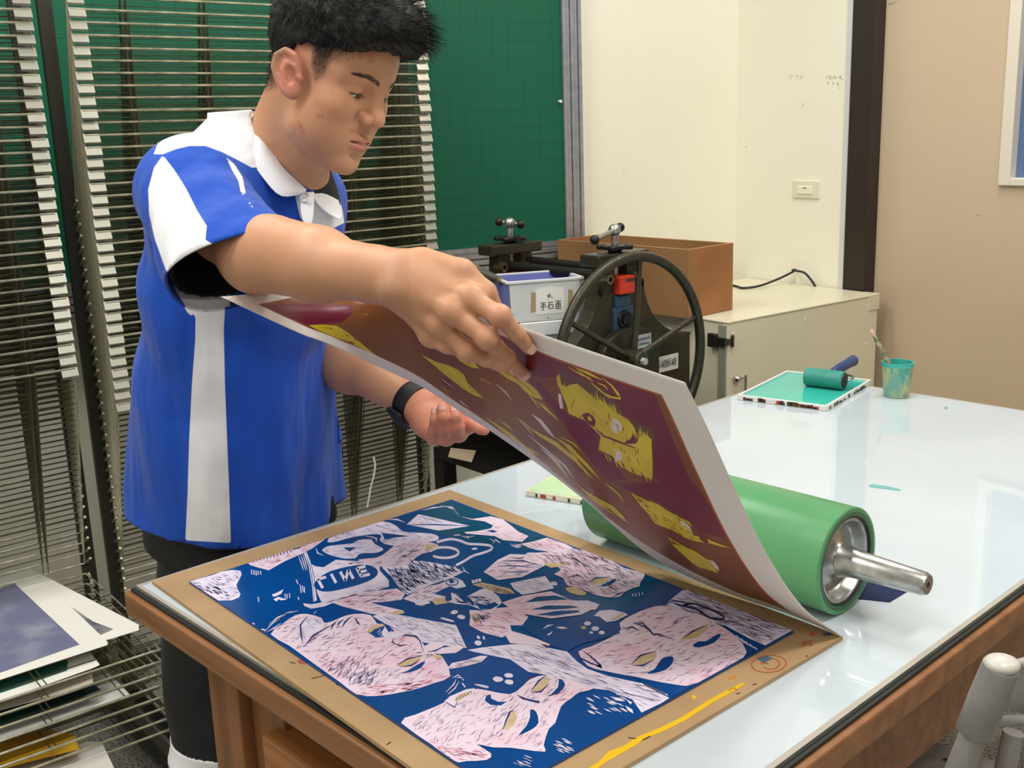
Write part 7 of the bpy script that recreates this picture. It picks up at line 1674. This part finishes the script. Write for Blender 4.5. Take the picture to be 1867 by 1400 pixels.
L.new(b.inputs['Normal'].links[0].from_socket, b.inputs['Normal']); L.new(b9.outputs[0], b.inputs['Normal'].links[0].from_node.inputs['Normal'])
shirt = np_mesh('polo_shirt', Ps, Qs, m_shirt, person, attrs={'panel': sdm}); shirt['label'] = 'blue polo shirt with white side panels, yoke and collar'
md = shirt.modifiers.new('cloth thickness', 'SOLIDIFY'); md.thickness = 0.0022; md.offset = -1
# hems: a narrow turned edge round the sleeve and the bottom
m_whitek = mat('white_knit', (238, 240, 246), 0.75, spec=0.25, bump=(700, 0.2)); m_black = mat('black_jersey', (16, 17, 20), 0.8, noise=40, rgb2=(24, 25, 28))
# collar: the near leaf, the far leaf and the band behind the neck
def loft(cols, n, m, th=.0022, name='collar', sm=True):
    """strip between several 3D polylines, resampled; given a thickness"""
    C_n = [spline3([tuple(p) for p in c], n) for c in cols]; A = np.stack(C_n, 0); out = np.stack([spline3(A[:, i], m) for i in range(n)], 0)
    nn = np.cross(np.gradient(out, axis=0), np.gradient(out, axis=1)); nn /= np.maximum(np.linalg.norm(nn, axis=2, keepdims=True), 1e-9)
    f_, b2 = out+nn*th/2, out-nn*th/2; vs = [tuple(p) for p in f_.reshape(-1, 3)]+[tuple(p) for p in b2.reshape(-1, 3)]; o_ = n*m; fs = []
    for i in range(n-1):
        for j in range(m-1): q = (i*m+j, (i+1)*m+j, (i+1)*m+j+1, i*m+j+1); fs += [q, tuple(k+o_ for k in q[::-1])]
    bd = [i*m for i in range(n)]+[(n-1)*m+j for j in range(1, m)]+[i*m+m-1 for i in range(n-2, -1, -1)]+[j for j in range(m-2, 0, -1)]
    for a, c in zip(bd, bd[1:]+bd[:1]): fs.append((a, a+o_, c+o_, c))
    mb = MB(); mb.add(vs, fs); return mb
P3 = lambda l: [atd(*p) for p in l]
near = loft([P3([(452, 212, 1.720), (466, 212, 1.668), (488, 262, 1.622), (512, 302, 1.606), (540, 330, 1.612), (559, 346, 1.628)]),
             P3([(446, 208, 1.724), (458, 207, 1.672), (478, 262, 1.607), (502, 308, 1.589), (532, 336, 1.594), (558, 347, 1.612)]),
             P3([(438, 220, 1.724), (446, 230, 1.664), (466, 276, 1.596), (492, 322, 1.578), (524, 348, 1.580), (557, 350, 1.603)]),
             P3([(428, 232, 1.722), (430, 252, 1.660), (452, 284, 1.592), (484, 330, 1.574), (512, 357, 1.572), (555, 353, 1.600)])], 28, 10)
colo = obj('collar', near, m_whitek, shirt, smooth=True, auto=60)
far = loft([P3([(559, 346, 1.632), (566, 330, 1.655), (574, 312, 1.700), (572, 300, 1.745)]), P3([(572, 362, 1.624), (584, 345, 1.650), (589, 325, 1.700), (584, 304, 1.755)]), P3([(590, 384, 1.620), (604, 366, 1.650), (604, 342, 1.705), (592, 312, 1.765)]), P3([(618, 400, 1.618), (622, 392, 1.640), (612, 352, 1.705), (598, 318, 1.768)])], 20, 9)
obj('collar', far, m_whitek, shirt, smooth=True, auto=60)
back = loft([P3([(452, 212, 1.722), (455, 212, 1.765), (500, 235, 1.800), (572, 300, 1.747)]), P3([(446, 208, 1.726), (448, 208, 1.775), (500, 232, 1.812), (584, 304, 1.757)]), P3([(428, 232, 1.724), (436, 236, 1.790), (500, 262, 1.830), (598, 318, 1.770)])], 20, 6)
obj('collar_back', back, m_whitek, shirt, smooth=True, auto=60)
# placket with a button
pk = loft([P3([(556, 352, 1.608), (548, 372, 1.590), (551, 398, 1.582), (560, 416, 1.580)]), P3([(573, 352, 1.615), (572, 372, 1.598), (570, 398, 1.588), (563, 416, 1.582)])], 12, 4)
obj('placket', pk, m_whitek, shirt, smooth=True, auto=60)
bp0 = atd(554, 362, 1.592); mb = MB(); mb.lathe(bp0, tocam(bp0), [(0, 0.0), (0, .0052), (.0018, .0056), (.0022, .0042), (.0012, .0030), (.0012, 0)], 18); obj('button', mb, mat('pearl_button', (220, 222, 224), 0.2), shirt, smooth=True, auto=50)
# black undershirt seen in the neck opening and in the sleeve
def under(P):
    d = section(P, -.014)[0]; d = smin(d, chain(P, [NB+TR_*.045+V((-.012, 0, -.042)), SHR], [.052, .058]), .06); d = smin(d, chain(P, [NB-TR_*.045+V((-.012, 0, -.042)), SHL], [.050, .054]), .06)
    d = smin(d, chain(P, [SHR, SHR.lerp(SLE, 1.05)], [.058, .072]), .03)
    d = smin(d, rcone(P, NB+V((-.005, .003, -.05)), NB+V((.006, -.003, .005)), .066, .0595), .02); return smin(d, core(P, True)-.0045, .02)+.0012*vnoise(P, 60, 2)
def ucut(P):
    ax_ = (SLE-SHR).normalized(); t = np.clip((P-A3(SHR))@A3(ax_), 0, .4); rr = np.linalg.norm(P-A3(SHR)-t[:, None]*A3(ax_), axis=1)
    c2 = np.where(rr < .11, (P-A3(SLE-SLN*.018))@A3(SLN), -1.0); return np.maximum(np.maximum(c2, .95-P[:, 2]), P[:, 2]-NB.z-.012)
Pu, Qu = surface_net(lambda P: np.maximum(under(P), ucut(P)), np.array([-.70, 1.38, .94]), np.array([-.2, 2.05, 1.46]), .0065)
kv = under(Pu.astype(np.float32)) > -.002; Qu = Qu[kv[Qu].sum(1) >= 3]; Pu, Qu, _u_ = compact(Pu, Qu)
us = np_mesh('undershirt', Pu, Qu, m_black, person); us['label'] = 'black undershirt'
md = us.modifiers.new('cloth thickness', 'SOLIDIFY'); md.thickness = 0.002; md.offset = -1
# shorts
KNR = V((HIPR.x-.030, HIPR.y-.02, .47)); KNL = V((HIPL.x-.030, HIPL.y-.02, .47))
SHB = .352
def shorts(P):
    z = P[:, 2]; g0 = np.interp(z, [.70, .85, 1.0], [-.502, -.497, -.487]); g1 = np.interp(z, [.70, .85, 1.0], [1.872, 1.860, 1.832]); x, y = P[:, 0]-g0, P[:, 1]-g1; u = x*TF.x+y*TF.y; v = x*TR_.x+y*TR_.y
    ra = np.interp(z, [.70, .80, .88], [.168, .160, .145])
    d = ((np.abs(u/ra)**2.3+np.abs(v/.170)**2.3)**(1/2.3)-1)*.14; d = np.maximum(np.maximum(d, .74-z), z-.90)
    for kn, hp in ((KNR, HIPR), (KNL, HIPL)):
        lw = kn.lerp(hp, -.35); top_ = V((hp.x*.75+-.5*.25-.012, hp.y*.75+1.86*.25, .76)); e = chain(P, [top_, V((kn.x, kn.y, .30))], [.114, .106])+.004*np.sin((P[:, 0]*40+P[:, 1]*26)+z*16+2*np.sin(z*17))+.0025*vnoise(P, 30, 3); d = smin(d, e, .035)
    return d
scut = lambda P: np.maximum(SHB-P[:, 2], P[:, 2]-.895)
Pk, Qk = surface_net(lambda P: np.maximum(shorts(P), scut(P)), np.array([-.76, 1.55, .34]), np.array([-.22, 2.15, 1.0]), .006)
kv = shorts(Pk.astype(np.float32)) > -.002; Qk = Qk[kv[Qk].sum(1) >= 3]; Pk, Qk, _u_ = compact(Pk, Qk); Pk = tidy(Pk, Qk, shorts, scut)
m_short = mat('black_sports_fabric', (24, 26, 29), 0.55, spec=0.35, noise=20, rgb2=(30, 32, 35), bump=(500, .15))
sh = np_mesh('shorts', Pk, Qk, m_short, person); sh['label'] = 'black sports shorts with white hem bands'
md = sh.modifiers.new('cloth thickness', 'SOLIDIFY'); md.thickness = 0.002; md.offset = -1
bcut = lambda P: np.maximum(SHB-.004-P[:, 2], P[:, 2]-(SHB+.036))
Pb, Qb = surface_net(lambda P: np.maximum(shorts(P)-.0016, bcut(P)), np.array([-.76, 1.55, .335]), np.array([-.22, 2.15, .41]), .005)
kv = shorts(Pb.astype(np.float32)) > -.0005; Qb = Qb[kv[Qb].sum(1) >= 3]; Pb, Qb, _u_ = compact(Pb, Qb)
hb = np_mesh('hem_band', Pb, Qb, m_whitek, sh); md = hb.modifiers.new('cloth thickness', 'SOLIDIFY'); md.thickness = 0.002; md.offset = -1
# piping down the side of the shorts
# black watch band on the left wrist
wc = WRL; wd = (LFp-FML).normalized(); a_ = wd.orthogonal().normalized(); b2_ = wd.cross(a_)
def wr(P): return larm(P)
ring_ = []
for k in range(48):
    t = 2*math.pi*k/48; dirv = a_*math.cos(t)+b2_*math.sin(t); lo_, hi_ = .01, .07
    for _ in range(16):
        m_ = (lo_+hi_)/2; Pq = np.array([tuple(wc+dirv*m_)], np.float32); lo_, hi_ = (m_, hi_) if larm(Pq)[0] < 0 else (lo_, m_)
    ring_.append((dirv, lo_))
vs = []; prof = [(-.0135, .0002), (-.0135, .0026), (-.012, .0036), (.012, .0036), (.0135, .0026), (.0135, .0002)]
for dirv, r_ in ring_:
    for h, o in prof: vs.append(wc+wd*h+dirv*(min(r_, .036)+o))
mb = MB(); n_ = len(prof); mb.add(vs, [(i*n_+j, i*n_+(j+1) % n_, ((i+1) % 48)*n_+(j+1) % n_, ((i+1) % 48)*n_+j) for i in range(48) for j in range(n_)])
m_band = mat('matte_black_band', (14, 14, 16), 0.55)
wb = obj('wristband', mb, m_band, person, smooth=True, auto=50); wb['label'] = 'black band with a small case on the left wrist'
sd_ = min(range(48), key=lambda k: (ring_[k][0]-V((-.35, -.6, -.7)).normalized()).length); dv_ = ring_[sd_][0]; rr_ = min(ring_[sd_][1], .036)
mb = MB(); fx = wd; fyv = dv_.cross(wd)
M_ = Matrix.Identity(4)
for i in range(3): M_[i][0], M_[i][1], M_[i][2], M_[i][3] = fx[i], fyv[i], dv_[i], (wc+dv_*(rr_+.001))[i]
mb.box((-.017, -.022, 0), (.017, .022, .009), frame=M_, bev=.003); obj('watch_case', mb, m_band, wb)
